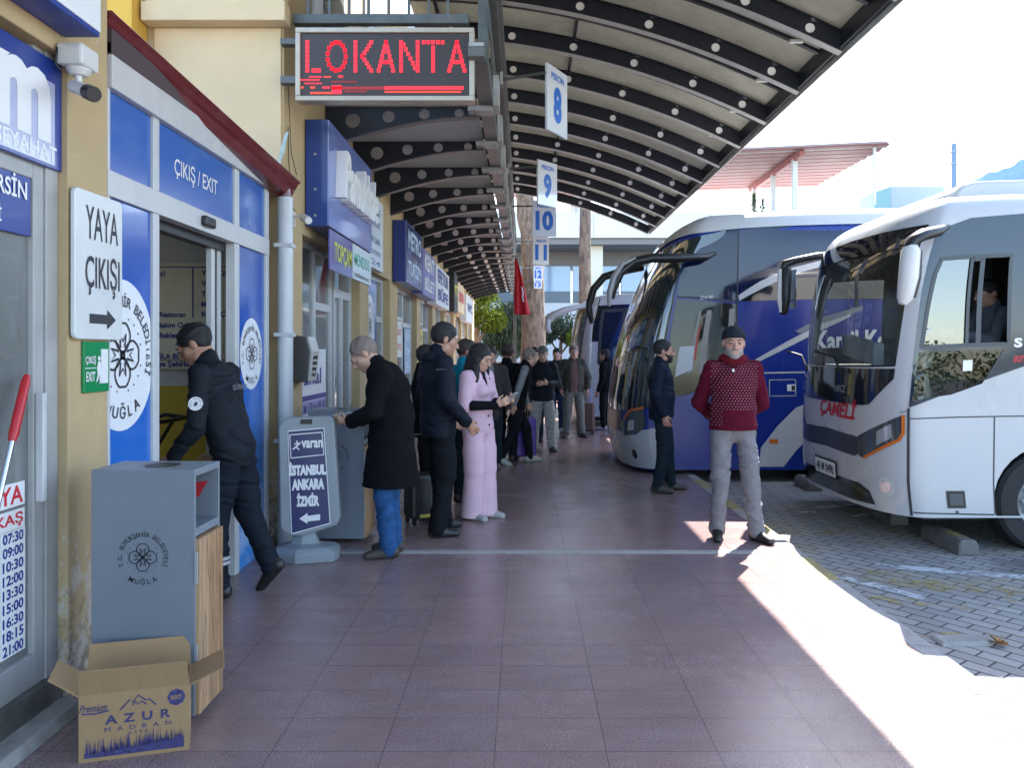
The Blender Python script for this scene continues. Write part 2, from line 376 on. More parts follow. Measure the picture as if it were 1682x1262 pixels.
M_alu = mat('white_aluminium', (.50, .51, .51), .35, noise=(8, .05), streak=((8, 8, .6), (.42, .41, .40), .45))
M_alug = mat('grey_aluminium', (.47, .47, .46), .35, .3, noise=(8, .08))
M_glass = glass('shop_glass', (.62, .68, .67), painted_refl=.22, ior=1.7)
M_dark = mat('dark_interior', (.045, .045, .045), .8, noise=(2, .3))
M_int = mat('room_wall', (.55, .54, .51), .9, noise=(1.5, .15))
M_black = mat('black_plastic', (.012, .012, .013), .4)
M_white = mat('white_plastic', (.58, .58, .56), .4, noise=(12, .05))
M_navy = mat('navy_sign', (.012, .035, .22), .3, coat=.3)
M_ltr = mat('white_letter', (.72, .72, .72), .4)
M_ink = mat('dark_ink', (.02, .022, .03), .5)
def blue_sky_print(name):                   # printed film: blue sky with soft clouds (a picture of a sky, part of the panel)
    m = mat(name, (.05, .15, .6), .18, coat=.35); q = NB(m); n = m.node_tree; b = n.nodes['Principled BSDF']
    t = n.nodes.new('ShaderNodeTexCoord'); sp = n.nodes.new('ShaderNodeSeparateXYZ'); n.links.new(t.outputs['Object'], sp.inputs[0])
    g = q.rng(sp.outputs[2], 0.0, 2.8)
    c = q.mix(q.rng(g, .0, .55), (.06, .27, .66), (.010, .095, .46)); c = q.mix(q.rng(g, .55, .82), c, (.03, .09, .36)); c = q.mix(q.rng(g, .88, .95), (c), (.035, .125, .42))
    cl = q.rng(q.noise(q.coord((1, 1.1, 2.2)), 1.3, 7, .55), .52, .76); band = q.math('ADD', q.math('MULTIPLY', q.rng(g, .30, .05), 1.), q.rng(q.math('ABSOLUTE', q.math('SUBTRACT', g, .895)), .045, .0))
    cl = q.math('MULTIPLY', cl, q.math('ADD', q.math('MULTIPLY', band, .9), .1)); c = q.mix(cl, c, (.62, .72, .86)); n.links.new(c, b.inputs['Base Color'])
    return m
M_film = blue_sky_print('blue_sky_film')

# ---------------------------------------------------------------- near shop with lit window (left edge)
XW = -2.05
shop = thing('shop_building', 'near shop with sand coloured pillar and grey glass door at the left edge', 'building', (XW, 2.6, 0))
b_ = MB(); b_.box(-2.6, 3.46, 0, XW, 3.79, 4.6); b_.box(-2.6, -3, 2.92, XW, 3.46, 4.6); b_.box(-6.5, -3.2, 0, XW, -3, 4.6)
b_.build('wall', M_yel, shop, bevel=.006)
MB().box(-2.35, -3, 0, XW - .02, 3.458, .16).build('plinth', mat('dark_plinth', (.09, .09, .085), .5, noise=(20, .3), streak=((6, 6, 6), (.25, .24, .22), .5)), shop, bevel=.004)
MB().prism([(XW - .03, -3, 0), (XW + .10, -3, 0), (XW + .08, -3, .05), (XW - .03, -3, .05)], (0, 6.44, 0)).build('door_step', M_conc, shop, bevel=.006)
fr = MB(); XG = -2.115
fr.box(XG - .05, 3.30, .16, XG + .012, 3.37, 2.92); fr.box(XG - .05, 3.372, .16, XG + .022, 3.458, 2.92); fr.box(XG - .05, 2.0, .16, XG + .012, 3.298, .30)
fr.box(XG - .05, 2.0, 2.34, XG + .012, 3.298, 2.42)
fr.build('window_frame', mat('dull_aluminium', (.34, .34, .33), .4, noise=(8, .08), streak=((8, 8, .6), (.20, .20, .19), .45)), shop, bevel=.004)
MB().box(XG - .02, 1.0, .30, XG - .012, 3.30, 2.34).build('window_pane', M_glass, shop)
MB().box(XG + .014, 3.305, .95, XG + .05, 3.335, 1.42).build('door_handle', M_alu, shop, bevel=.006)
rb = MB(); rb.box(-5.2, -2.9, 0, -5.1, 3.45, 3); rb.box(-5.1, 3.3, 0, -2.2, 3.4, 3); rb.box(-5.1, -2.9, 2.7, -2.2, 3.3, 2.8)
rb.build('interior_wall', M_int, shop)
rb = MB(); rb.box(-3.4, 2.3, 0, -2.7, 3.2, .95); rb.box(-3.42, 2.25, .95, -2.66, 3.22, .99); rb.build('counter', mat('counter_board', (.12, .15, .2), .5), shop, bevel=.01)

def board(name, label, cat, X, y0, y1, z0, z1, body, depth=.03, parts=(), group=None, fmat=None):
    t = thing(name, label, cat, (X, (y0 + y1) / 2, z0), group)
    MB().box(X - depth, y0, z0, X, y1, z1).build('panel', body, t, bevel=.003)
    for nm, mb, m in parts: mb.build(nm, m, t)
    return t
def T(txt, c, h=None, w=None, off=.02, out=.004, right=VY, up=VZ, **k):
    return put_text(MB(), txt, c, right, up, h, w, offset=off, out=out, **k)

tb = MB(); put_text(tb, "m", (XW - .025, 3.19, 2.66), VY, VZ, .30, .36, offset=.05, out=.004)
tb2 = T("SEYAHAT", (XW - .025, 3.21, 2.465), .07, .40)
mk = mat('white_glow_print', (.40, .42, .58), .2, noise=(2, .1), coat=.4)
gl = MB().box(XW - .026, 2.4, 2.42, XW - .0225, 3.40, 2.78)
board('shop_sign', 'blue and white travel agency sign reading SEYAHAT above the left glass door', 'sign', XW - .025, 2.2, 3.455, 2.405, 2.885, M_navy, .03, (('white_panel', gl, mk), ('lettering', tb, M_ltr), ('small_lettering', tb2, M_ltr)))
board('window_banner', 'blue film reading MERSİN across the top of the left glass door', 'sign', XG + .006, 2.2, 3.29, 2.09, 2.385, M_navy, .004, (('lettering', T("MERSİN", (XG + .006, 3.11, 2.29), .10, .30), M_ltr), ('small_lettering', T("ANTALYA  İZMİR Lİ", (XG + .006, 2.80, 2.16), .07, .6), M_ltr)))
# light box above
lb = thing('light_box_sign', 'white fronted light box with blue underside above the left shop', 'sign', (XW, 3, 3.0))
MB().box(XW + .002, 1.2, 3.0, XW + .16, 3.43, 3.7).build('casing', mat('box_blue', (.02, .05, .25), .35), lb, bevel=.004)
MB().box(XW + .1605, 1.22, 3.02, XW + .166, 3.425, 3.68).build('face', mat('face_white', (.72, .74, .76), .3), lb)
l_ = MB(); l_.box(XW + .1662, 3.05, 3.10, XW + .168, 3.28, 3.25); l_.build('logo', mat('logo_red', (.6, .06, .06), .4), lb)
# CCTV on junction box
cc = thing('security_camera', 'white bullet security camera hanging under the light box on the sand pillar', 'camera', (-1.99, 3.40, 2.75))
MB().box(-2.046, 3.36, 2.86, -1.93, 3.50, 2.955).build('junction_box', M_white, cc, bevel=.012)
MB().lathe((-1.985, 3.43, 2.83), [(.05, .03), (.052, .02), (.035, 0), (.014, -.002), (.014, -.04)], 18).build('mount', M_white, cc, smooth=40)
a, b2 = Vector((-2.0, 3.42, 2.78)), Vector((-1.865, 3.33, 2.715))
MB().cyl(a, b2, .030, 20).build('camera_body', mat('cam_grey', (.55, .55, .53), .35), cc, bevel=.006, smooth=40)
MB().cyl(a.lerp(b2, .72), a.lerp(b2, 1.06), .034, 20).build('lens_hood', M_black, cc, bevel=.003, smooth=40)
cb = MB(); cb.tube([(-2.04, 3.36, 2.93), (-2.03, 3.345, 2.90), (-2.035, 3.345, 2.85), (-2.02, 3.36, 2.83)], .004, 6); cb.build('cable', M_black, cc)

# pedestrian exit sign and green exit sign on the pillar
def rounded(y0, y1, z0, z1, X, r=.03, n=5):
    pts = []
    for cy_, cz_, a0 in ((y1 - r, z1 - r, 0), (y0 + r, z1 - r, 90), (y0 + r, z0 + r, 180), (y1 - r, z0 + r, 270)):
        for i in range(n + 1): a = R(a0 + 90 * i / n); pts.append((X, cy_ + r * math.cos(a), cz_ + r * math.sin(a)))
    return pts
sg = thing('pedestrian_sign', 'white plate reading YAYA ÇIKIŞI with a black arrow, on the sand pillar', 'sign', (XW, 3.6, 1.65))
MB().prism(rounded(3.455, 3.865, 1.655, 2.345, XW + .012), (.022, 0, 0)).build('plate', mat('sign_white', (.60, .62, .61), .3, noise=(6, .05), streak=((5, 5, 2), (.55, .56, .55), .5)), sg, bevel=.005)
MB().box(XW + .001, 3.55, 1.75, XW + .014, 3.77, 2.25).build('bracket', M_alug, sg)
X_ = XW + .034; l_ = MB()
put_text(l_, "YAYA", (X_, 3.68, 2.20), VY, VZ, .155, .28, offset=.005, out=.002)
put_text(l_, "ÇIKIŞI", (X_, 3.685, 1.955), VY, VZ, .20, .30, offset=.012, out=.002)
l_.add([(X_ + .002, y_, z_) for y_, z_ in ((3.57, 1.73), (3.72, 1.73), (3.72, 1.705), (3.80, 1.752), (3.72, 1.80), (3.72, 1.775), (3.57, 1.775))], [(0, 1, 2, 3, 4, 5, 6)])
l_.build('lettering', M_ink, sg)
eg = thing('exit_sign', 'small green and white running man exit sign below the white plate', 'sign', (XW, 3.6, 1.4))
MB().box(XW + .001, 3.56, 1.405, XW + .016, 3.775, 1.645).build('plate', mat('exit_green', (.005, .22, .07), .3), eg, bevel=.003)
X_ = XW + .0165; l_ = MB(); put_text(l_, "ÇIKIŞ", (X_, 3.61, 1.555), VY, VZ, .045, .085, offset=.02, out=.002); put_text(l_, "EXIT", (X_, 3.61, 1.48), VY, VZ, .045, .075, offset=.02, out=.002)
l_.box(X_, 3.70, 1.445, X_ + .002, 3.76, 1.61); disc(l_, (X_, 3.682, 1.565), VY, VZ, .012, .002, 12)
l_.add([(X_ + .002, y_, z_) for y_, z_ in ((3.672, 1.55), (3.695, 1.55), (3.70, 1.50), (3.695, 1.445), (3.685, 1.445), (3.685, 1.49), (3.67, 1.46), (3.655, 1.45), (3.668, 1.49), (3.662, 1.52))], [tuple(range(10))])
l_.box(X_, 3.567, 1.518, X_ + .002, 3.655, 1.522); l_.build('lettering', M_ltr, eg)

# stickers on the glass door (lie on the pane)
X_ = XG - .010
def sticker(name, label, txt, c, h, w, ink, pad=.012, back=True):
    t = thing(name, label, 'sticker', (X_, c[1], c[2] - h / 2))
    if back: MB().box(X_, c[1] - w / 2 - pad, c[2] - h / 2 - pad, X_ + .002, c[1] + w / 2 + pad, c[2] + h / 2 + pad).build('backing', M_ltr, t)
    put_text(MB(), txt, (X_ + .002, c[1], c[2]), VY, VZ, h, w, offset=.02, out=.001).build('lettering', ink, t)
M_red = mat('red_print', (.55, .02, .03), .4); M_blu = mat('blue_print', (.015, .03, .22), .4)
sticker('place_sticker', 'white sticker with red letters ALYA on the left glass door', "ANTALYA", (X_, 3.01, 1.0), .075, .50, M_red)
sticker('place_sticker', 'white sticker with red letters KAŞ on the left glass door, under the larger one', "KEMER - KAŞ", (X_, 3.0, .895), .06, .52, M_red)
tt = thing('timetable_sticker', 'tall white sticker listing departure times on the left glass door', 'sticker', (X_, 3.16, .3))
MB().box(X_, 3.12, .335, X_ + .002, 3.275, .855).build('backing', M_ltr, tt); l_ = MB()
for i, s_ in enumerate("07:30 09:00 10:30 12:00 13:30 15:00 16:30 18:15 21:00".split()): put_text(l_, s_, (X_ + .002, 3.198, .825 - i * .0575), VY, VZ, .044, .130, offset=.03, out=.001)
l_.build('lettering', M_blu, tt)
sticker('address_sticker', 'narrow slanted white web address sticker at the foot of the left glass door', "otobus.com.tr", (X_, 3.06, .27), .03, .34, M_red)
# mop leaning by the door
mp = thing('mop', 'chrome mop stick with a red grip leaning against the left glass door', 'mop', (-2.03, 2.97, .05))
a, b2 = Vector((-2.00, 2.58, .05)), Vector((-2.06, 3.19, 1.50))
MB().cyl(a, a.lerp(b2, .82), .011, 12).build('pole', mat('chrome', (.6, .6, .6), .18, .95), mp, smooth=40)
MB().tube([a.lerp(b2, .82), a.lerp(b2, .84), a.lerp(b2, .98), b2], .017, 14, rs=[.015, .019, .018, .012]).build('grip', mat('red_grip', (.42, .01, .015), .35), mp, smooth=40)
MB().box(-2.045, 2.46, .0, -1.955, 2.70, .05).build('head', mat('mop_grey', (.3, .3, .3), .95), mp, bevel=.015)

# ---------------------------------------------------------------- entrance pavilion
XE = -2.06
ent = thing('entrance_pavilion', 'glazed station entrance clad in blue sky film with an open sliding doorway', 'building', (XE, 4.9, 0))
f_ = MB()
f_.box(XE - .06, 3.795, 2.905, XE + .03, 6.20, 3.07)                               # head beam
f_.box(XE - .06, 3.795, 2.37, XE + .012, 6.20, 2.50)                             # transom
for y0_, y1_ in ((3.795, 3.82), (4.265, 4.335), (5.47, 5.555), (6.13, 6.20)): f_.box(XE - .06, y0_, 0, XE + .008, y1_, 2.37); f_.box(XE - .06, y0_, 2.50, XE + .008, y1_, 2.905)
f_.build('frame', M_alu, ent, bevel=.004)
p_ = MB()
for y0_, y1_ in ((3.822, 4.263), (5.557, 6.128)): p_.box(XE - .03, y0_, .0, XE - .01, y1_, 2.368)
for y0_, y1_ in ((3.822, 4.263), (4.337, 5.468), (5.557, 6.128)): p_.box(XE - .03, y0_, 2.502, XE - .01, y1_, 2.903)
p_.build('blue_panel', M_film, ent)
T("ÇIKIŞ / EXIT", (XE - .01, 4.87, 2.69), .13, .64, .005).build('lettering', M_ltr, ent)
s_ = MB(); s_.box(XE + .012, 4.88, 2.40, XE + .05, 5.04, 2.465); s_.build('motion_sensor', M_black, ent, bevel=.012)
for yc, rr, nm in ((3.96, .34, 1), (5.84, .235, 2)):
    d_ = MB(); c0 = (XE - .01, yc, 1.58)
    n_ = 48; pts = []
    for i in range(n_):
        a_ = i * 2 * math.pi / n_; pts.append((XE - .007, min(4.26, max(3.825, yc + rr * math.cos(a_))) if nm == 1 else yc + rr * math.cos(a_), 1.58 + rr * 1.15 * math.sin(a_)))
    d_.add(pts, [tuple(range(n_))]); d_.build('roundel', mat('roundel_white', (.72, .74, .76), .3), ent)
    if nm == 2: emblem(MB(), (XE - .005, yc, 1.58), VY, VZ, rr * .95, .002).build('roundel_emblem', M_ink, ent)
    else:
        e_ = MB(); emblem(e_, (XE - .005, yc, 1.58), VY, VZ, rr * .95, .002)
        keep = [f for f in range(len(e_.f)) if all(3.828 < e_.v[i].y < 4.258 for i in e_.f[f])]
        e2 = MB(); e2.v = e_.v; e2.f = [e_.f[f] for f in keep]; e2.m = [0] * len(keep); e2.build('roundel_emblem', M_ink, ent)
dl = MB(); dl.box(XE - .13, 5.30, 0, XE - .09, 5.36, 2.35); dl.box(XE - .13, 5.41, 0, XE - .09, 5.468, 2.35); dl.build('door_leaf', M_alu, ent, bevel=.003)
dl = MB(); dl.box(XE - .12, 5.36, 0, XE - .10, 5.41, 2.35); dl.box(XE - .14, 4.335, 2.31, XE - .062, 5.47, 2.37); dl.build('door_track', M_black, ent)
MB().box(-3.3, 3.8, 3.08, XE + .02, 6.38, 3.13).build('roof', mat('roof_sheet', (.24, .10, .09), .6), ent)
iw = MB(); iw.box(-6.4, 6.19, 0, XE - .1, 6.24, 3.05); iw.box(-6.4, 3.42, 0, -6.3, 6.19, 3.05); iw.box(-3.3, 3.5, 2.75, XE - .15, 6.19, 2.8); iw.box(-6.3, 3.42, 0, -2.62, 3.5, 2.95)
iw.build('interior_wall', mat('hall_wall', (.62, .58, .50), .9, noise=(2, .1)), ent)
MB().box(-6.35, 3.5, 3.06, -3.31, 6.2, 3.075).build('added_roof_opening', glass('added_opening_glass', (.85, .88, .88)), ent)  # unseen roof opening, added so sky light reaches the information board
MB().box(-6.2, 6.17, 0, -2.2, 6.188, 1.32).build('yellow_dado', mat('dado_yellow', (.62, .40, .03), .6), ent)
# gutter with ogee profile, falling towards the far end
def gut(y_, z_): return [(-2.02, y_, z_ - .135), (-1.93, y_, z_ - .12), (-1.905, y_, z_ - .06), (-1.885, y_, z_ - .045), (-1.87, y_, z_ - .02), (-1.85, y_, z_), (-1.86, y_, z_ + .012), (-2.02, y_, z_ + .012)]
ga, gb = [(x_ - .175, y_, z_) for x_, y_, z_ in gut(3.80, 3.275)], gut(6.38, 3.0)
g_ = MB(); n_ = len(ga); g_.add(ga + gb, [tuple(range(n_)), tuple(reversed(range(n_, 2 * n_)))] + [(i, n_ + i, n_ + (i + 1) % n_, (i + 1) % n_) for i in range(n_)])
M_mar = mat('maroon_metal', (.13, .018, .022), .32, noise=(10, .12), coat=.4, streak=((3, 3, 8), (.3, .2, .2), .25))
g_.build('gutter', M_mar, ent)
MB().prism([(-2.065, 3.80, 3.072), (-2.065, 6.36, 3.072), (-2.065, 6.36, 3.0), (-2.02, 6.36, 2.93), (-2.065, 3.80, 3.19)][:2] + [(-2.065, 6.36, 3.08), (-2.065, 3.80, 3.2)], (.03, 0, 0)).build('soffit_board', mat('dark_soffit', (.06, .04, .045), .6), ent)
dp = MB(); dp.tube([(-1.955, 6.31, 2.86), (-1.955, 6.31, .0)], .062, 18); dp.mi(1).cyl((-1.955, 6.31, 2.93), (-1.955, 6.31, 2.85), .045, 14)
for z_ in (.85, 1.72, 2.45): dp.mi(0).box(-2.03, 6.245, z_, -1.887, 6.375, z_ + .03)
dp.build('downpipe', [mat('pipe_white', (.48, .50, .52), .35, noise=(5, .06), streak=((4, 4, .8), (.4, .39, .37), .5)), M_mar], ent, smooth=40)
# information board inside the hall
ib = thing('information_board', 'beige direction board with dark writing on the hall wall inside the doorway', 'sign', (-2.9, 6.16, 1.45))
MB().box(-4.6, 6.15, 1.455, -2.35, 6.168, 2.31).build('panel', mat('board_beige', (.74, .63, .42), .5, noise=(3, .08)), ib, bevel=.003)
l_ = MB(); yb = 6.149
def ibt(s, px, py, h): 
    c_ = P(px, py, yb); v, f = glyphs(s, 1, .03); x0, y0, x1, y1 = extent(v); wd = h * (x1 - x0) / .72
    put_text(l_, s, (c_.x + wd / 2, yb, c_.z), VX, VZ, h * (y1 - y0) / .72, wd, offset=.03, out=.003)
for s, px, py in (("Taşyükçi", 228, 450), ("Yaya Çıkışı", 331, 450), ("WC", 331, 466), ("Taksi", 331, 483), ("Mescit", 331, 500), ("Büfe - Çay", 331, 517), ("Restoran", 262, 517), ("Bebek Bakım Odası", 226, 534), ("Bekleme Salonu", 262, 551), ("HAVAŞ", 304, 568), ("VARIŞ", 228, 568), ("MUĞLA BÜYÜKŞEHİR", 240, 585), ("Belediye Şehirlerarası Otogar", 232, 599)): ibt(s, px, py, .042)
for px0, px1, py0, py1 in ((240, 372, 438, 439.5), (316, 318, 440, 522), (240, 372, 591, 592)):
    a, b2 = P(px0, py1, yb), P(px1, py0, yb); l_.box(a.x, yb - .003, a.z, b2.x, yb - .001, b2.z)
c_ = P(295, 567, yb); l_.add([c_ + Vector((x_, -.003, z_)) for x_, z_ in ((-.012, -.04), (.012, -.04), (.012, 0), (.04, 0), (0, .045), (-.04, 0), (-.012, 0))], [tuple(range(7))])
l_.build('lettering', M_blu, ib)
# pram-like trolley inside the doorway
tr = thing('luggage_trolley', 'black tubular trolley parked in the dark just inside the doorway', 'trolley', (-2.75, 5.6, 0))
t_ = MB(); o_ = Vector((-2.75, 5.6, 0))
for dy in (-.2, .2): t_.tube([o_ + Vector((x_, dy, z_)) for x_, z_ in ((-.42, .12), (-.30, .9), (-.16, 1.06), (.05, 1.12), (.2, 1.1))], .016, 8); t_.tube([o_ + Vector((x_, dy, z_)) for x_, z_ in ((-.1, .16), (-.12, .7), (.12, 1.1))], .014, 8)
t_.tube([o_ + Vector((.2, -.2, 1.1)), o_ + Vector((.2, .2, 1.1))], .016, 8); t_.build('frame', mat('black_tube', (.02, .02, .02), .3, .5), tr, smooth=40)
MB().box(-3.1, 5.4, .14, -2.62, 5.8, .2).build('deck', M_dark, tr, bevel=.01)
for dx in (-.4, .1):
    for dy in (-.2, .2): MB().cyl(o_ + Vector((dx, dy - .02, .07)), o_ + Vector((dx, dy + .02, .07)), .07, 14).build('wheel', M_black, tr)

# ---------------------------------------------------------------- long terminal building
XB = -2.0; YB0, YB1 = 6.42, 31.0
OPEN = [(6.95, 8.42), (8.52, 9.38), (9.92, 11.5), (12.2, 14.4), (14.95, 16.9), (17.4, 19.3), (19.9, 22.0), (22.6, 24.6), (25.2, 27.2), (27.8, 29.8)]
ZL = 2.66
ter = thing('terminal_building', 'long cream and yellow terminal with a row of shopfronts along the platform', 'building', (XB, 18, 0))
w_ = MB(); w_.mi(1)
w_.box(-12, YB0, 0, -2.32, YB0 + .3, 7.2); w_.box(-2.318, YB0, 0, XB, OPEN[0][0], ZL)
ys = [OPEN[0][0]]
for i, (a, b2) in enumerate(OPEN):
    nx = OPEN[i + 1][0] if i + 1 < len(OPEN) else YB1
    if nx - b2 > .12: w_.mi(1).box(-2.32, b2, 0, XB, nx, ZL)
w_.mi(1).box(-2.32, YB0 + .302, ZL, XB, YB1, 7.2); w_.box(-2.318, YB0, ZL, XB, YB0 + .302, 7.2)
w_.box(-12, YB1 - .3, 0, -2.32, YB1, 7.2)
w_.build('wall', [M_cream, M_yel], ter)
w_ = MB(); w_.box(-3.12, 6.26, 4.30, -1.945, 6.418, 4.46); w_.box(-3.10, 6.30, 4.46, -1.97, 6.418, 7.0); w_.box(-3.08, 6.405, 2.9, -2.02, 6.419, 4.298); w_.build('end_wall', M_cream, ter, bevel=.01)
MB().box(-4.6, 6.16, 4.0, -3.14, 6.415, 7.2).build('ochre_wall', M_ochre, ter)
MB().box(-2.9, 6.95, 2.62, XB + .002, 29.9, 2.70).build('lintel_soffit', mat('soffit', (.4, .36, .28), .8), ter) if False else None
# rooms behind the shopfronts
r_ = MB(); r_.box(-6.0, 6.6, 0, -5.9, 30.5, 2.9); r_.box(-5.9, 6.6, 2.7, -2.33, 30.5, 2.76)
for y_ in (6.62, 9.6, 11.8, 14.6, 17.1, 19.6, 22.3, 24.9, 27.5, 30.3): r_.box(-5.9, y_, 0, -2.4, y_ + .1, 2.7)
r_.build('interior_wall', M_int, ter)
M_cur = mat('poster_pale', (.5, .52, .55), .6, noise=(2.2, .35))
for i, (a, b2) in enumerate(OPEN):
    s_ = MB(); X0, X1 = XB - .16, XB - .10
    s_.box(X0, a, 0, X1, a + .05, ZL); s_.box(X0, b2 - .05, 0, X1, b2, ZL); s_.box(X0, a + .05, ZL - .06, X1, b2 - .05, ZL); s_.box(X0, a + .05, 0, X1, b2 - .05, .12)
    if i == 1: s_.box(X0, a + .05, 2.2, X1, b2 - .05, 2.30); s_.box(X0 - .01, a + .34, .12, X1 + .005, a + .39, 2.2)
    else:
        mid = a + (b2 - a) * .52; s_.box(X0, mid, .12, X1, mid + .05, ZL - .06); s_.box(X0, a + .05, 2.12, X1, mid, 2.18) if i != 0 else None
        s_.box(X0 + .01, mid + .05, 2.02, X1 - .005, b2 - .05, 2.10)
    fo = s_.build('shopfront_frame', M_alu, ter, bevel=.003)
    MB().box(X0 + .025, a + .05, .12, X0 + .033, b2 - .05, ZL - .06).build('pane', M_glass, fo)
# blue film and emblem in the third shopfront
fp_ = MB(); fp_.box(XB - .098, 9.98, .13, XB - .09, 10.92, 2.58); fp_.build('blue_panel', M_film, ter)
fp_ = MB(); fp_.add([(XB - .088, 10.45 + .33 * math.cos(a_ * math.pi / 18), 1.95 + .42 * math.sin(a_ * math.pi / 18)) for a_ in range(36)], [tuple(range(36))]); fp_.build('roundel', MATS['roundel_white'], ter)
emblem(MB(), (XB - .086, 10.45, 1.95), VY, VZ, .33, .001).build('roundel_emblem', M_ink, ter)
# first-floor windows behind the railing
for yy in (7.4, 9.6, 12.0):
    fo = MB().box(XB, yy, 4.7, XB + .03, yy + 1.1, 6.3).build('window', M_alu, ter); MB().box(XB + .031, yy + .08, 4.78, XB + .035, yy + 1.02, 6.22).build('pane', M_glass, fo)
MB().tube([(XB + .09, 7.1, 4.2), (XB + .09, 7.1, 7.1)], .055, 14).build('vent_pipe', mat('pipe_white', (.6, .6, .6)), ter, smooth=40)
# wires on the corner
wr = MB(); wr.tube([(-1.99, 6.5, 3.5), (-1.99, 6.52, 3.2), (-1.99, 6.62, 2.95), (-1.99, 6.75, 3.05)], .004, 5); wr.tube([(-1.992, 6.5, 3.9), (-1.992, 6.6, 3.3), (-1.992, 6.75, 3.15)], .003, 5); wr.tube([(-1.99, 6.46, 2.55), (-1.99, 6.46, 2.9), (-1.99, 6.7, 2.82)], .004, 5)
wr.build('cable', M_black, ter)
# ---------------------------------------------------------------- canopies
M_steel = mat('navy_steel', (.012, .015, .024), .42, noise=(6, .2), streak=((4, 4, 4), (.035, .034, .034), .4))
M_gird = mat('grey_girder', (.075, .088, .088), .42, noise=(5, .18), streak=((3, 3, 3), (.22, .21, .19), .4))
M_flan = mat('grey_flange', (.33, .33, .32), .45, noise=(6, .15))
def sheet_mat(name, col, transl, dirty):
    m = bpy.data.materials.new(name); m.use_nodes = True; q = NB(m); n = m.node_tree; n.nodes.clear()
    o = n.nodes.new('ShaderNodeOutputMaterial'); d = n.nodes.new('ShaderNodeBsdfDiffuse'); t = n.nodes.new('ShaderNodeBsdfTranslucent'); mx = n.nodes.new('ShaderNodeMixShader'); mx.inputs[0].default_value = transl
    no = q.rng(q.noise(q.coord((1, 1, 1)), 3.0, 7, .7), .35, .7); fi = q.rng(q.noise(q.coord((1.4, 9, 1.4)), 3, 6, .75), .35, .65)
    c = q.mix(q.math('MULTIPLY', no, dirty), col, tuple(v * .6 for v in col)); c = q.mix(q.math('MULTIPLY', fi, .6), c, tuple(v * .7 for v in col))
    n.links.new(c, d.inputs[0]); n.links.new(c, t.inputs[0]); n.links.new(d.outputs[0], mx.inputs[1]); n.links.new(t.outputs[0], mx.inputs[2]); n.links.new(mx.outputs[0], o.inputs[0])
    MATS[name] = m; return m
M_sheet = sheet_mat('fibreglass_sheet', (.46, .45, .39), .2, .6)
M_sheet2 = sheet_mat('painted_sheet', (.66, .64, .61), .3, .3)
def plate_with_holes(mb, y, t, xs, zt, zb, holes):
    """vertical plate in x-z at depth y, thickness t, between zt(x) and zb(x), with round holes [(x, z, r)]"""
    N = 20
    def cell(xa, xb, hole):
        for s_ in (0, 1):
            yy = y + (t if s_ else 0)
            if hole is None:
                q = [(xa, yy, zb(xa)), (xb, yy, zb(xb)), (xb, yy, zt(xb)), (xa, yy, zt(xa))]
                mb.add(q, [(0, 1, 2, 3) if not s_ else (3, 2, 1, 0)])
            else:
                hx, hz, hr = hole; A = []; B = []
                for i in range(N):
                    a = i * 2 * math.pi / N; c, s__ = math.cos(a), math.sin(a); A.append((hx + hr * c, yy, hz + hr * s__))
                    k = 1e9
                    if abs(c) > 1e-6: k = min(k, ((xb if c > 0 else xa) - hx) / c)
                    # clip with the sloping edges by a few fixed-point steps
                    for _ in range(6):
                        xx = hx + k * c if k < 1e8 else hx
                        lim = (zt(xx) - hz) if s__ > 0 else (zb(xx) - hz)
                        if abs(s__) > 1e-6 and k * s__ / (lim + 1e-9) > 1: k = lim / s__
                    B.append((hx + k * c, yy, hz + k * s__))
                fs = [(i, (i + 1) % N, N + (i + 1) % N, N + i) for i in range(N)]
                mb.add(A + B, [f if s_ else tuple(reversed(f)) for f in fs])
                # corners of the cell
                for cx_, fz in ((xa, zb), (xb, zb), (xb, zt), (xa, zt)):
                    ang = math.atan2(fz(cx_) - hz, cx_ - hx) % (2 * math.pi); i = int(ang / (2 * math.pi / N)); j = (i + 1) % N
                    tri = [B[i], (cx_, yy, fz(cx_)), B[j]]; mb.add(tri, [(0, 1, 2) if not s_ else (2, 1, 0)])
        if hole is not None:
            hx, hz, hr = hole; rg = []
            for yy in (y, y + t): rg += [(hx + hr * math.cos(i * 2 * math.pi / N), yy, hz + hr * math.sin(i * 2 * math.pi / N)) for i in range(N)]
            mb.add(rg, [(i, (i + 1) % N, N + (i + 1) % N, N + i) for i in range(N)])
    hs = sorted(holes); cur = xs[0]
    for hx, hz, hr in hs:
        xa, xb = hx - hr * 1.5, hx + hr * 1.5
        n = max(1, int((xa - cur) / .25))
        for i in range(n): cell(cur + (xa - cur) * i / n, cur + (xa - cur) * (i + 1) / n, None)
        cell(xa, xb, (hx, hz, hr)); cur = xb
    n = max(1, int((xs[1] - cur) / .25))
    for i in range(n): cell(cur + (xs[1] - cur) * i / n, cur + (xs[1] - cur) * (i + 1) / n, None)
def strip_along(mb, y0, y1, x0, x1, fz, th, n=20):
    vs = []
    for i in range(n + 1):
        x = x0 + (x1 - x0) * i / n; z = fz(x); vs += [(x, y0, z), (x, y1, z), (x, y0, z + th), (x, y1, z + th)]
    fs = []
    for i in range(n):
        a, b = 4 * i, 4 * i + 4; fs += [(a, a + 1, b + 1, b), (a + 2, b + 2, b + 3, a + 3), (a, b, b + 2, a + 2), (a + 1, a + 3, b + 3, b + 1)]
    fs += [(0, 2, 3, 1), (4 * n, 4 * n + 1, 4 * n + 3, 4 * n + 2)]
    mb.add(vs, fs)
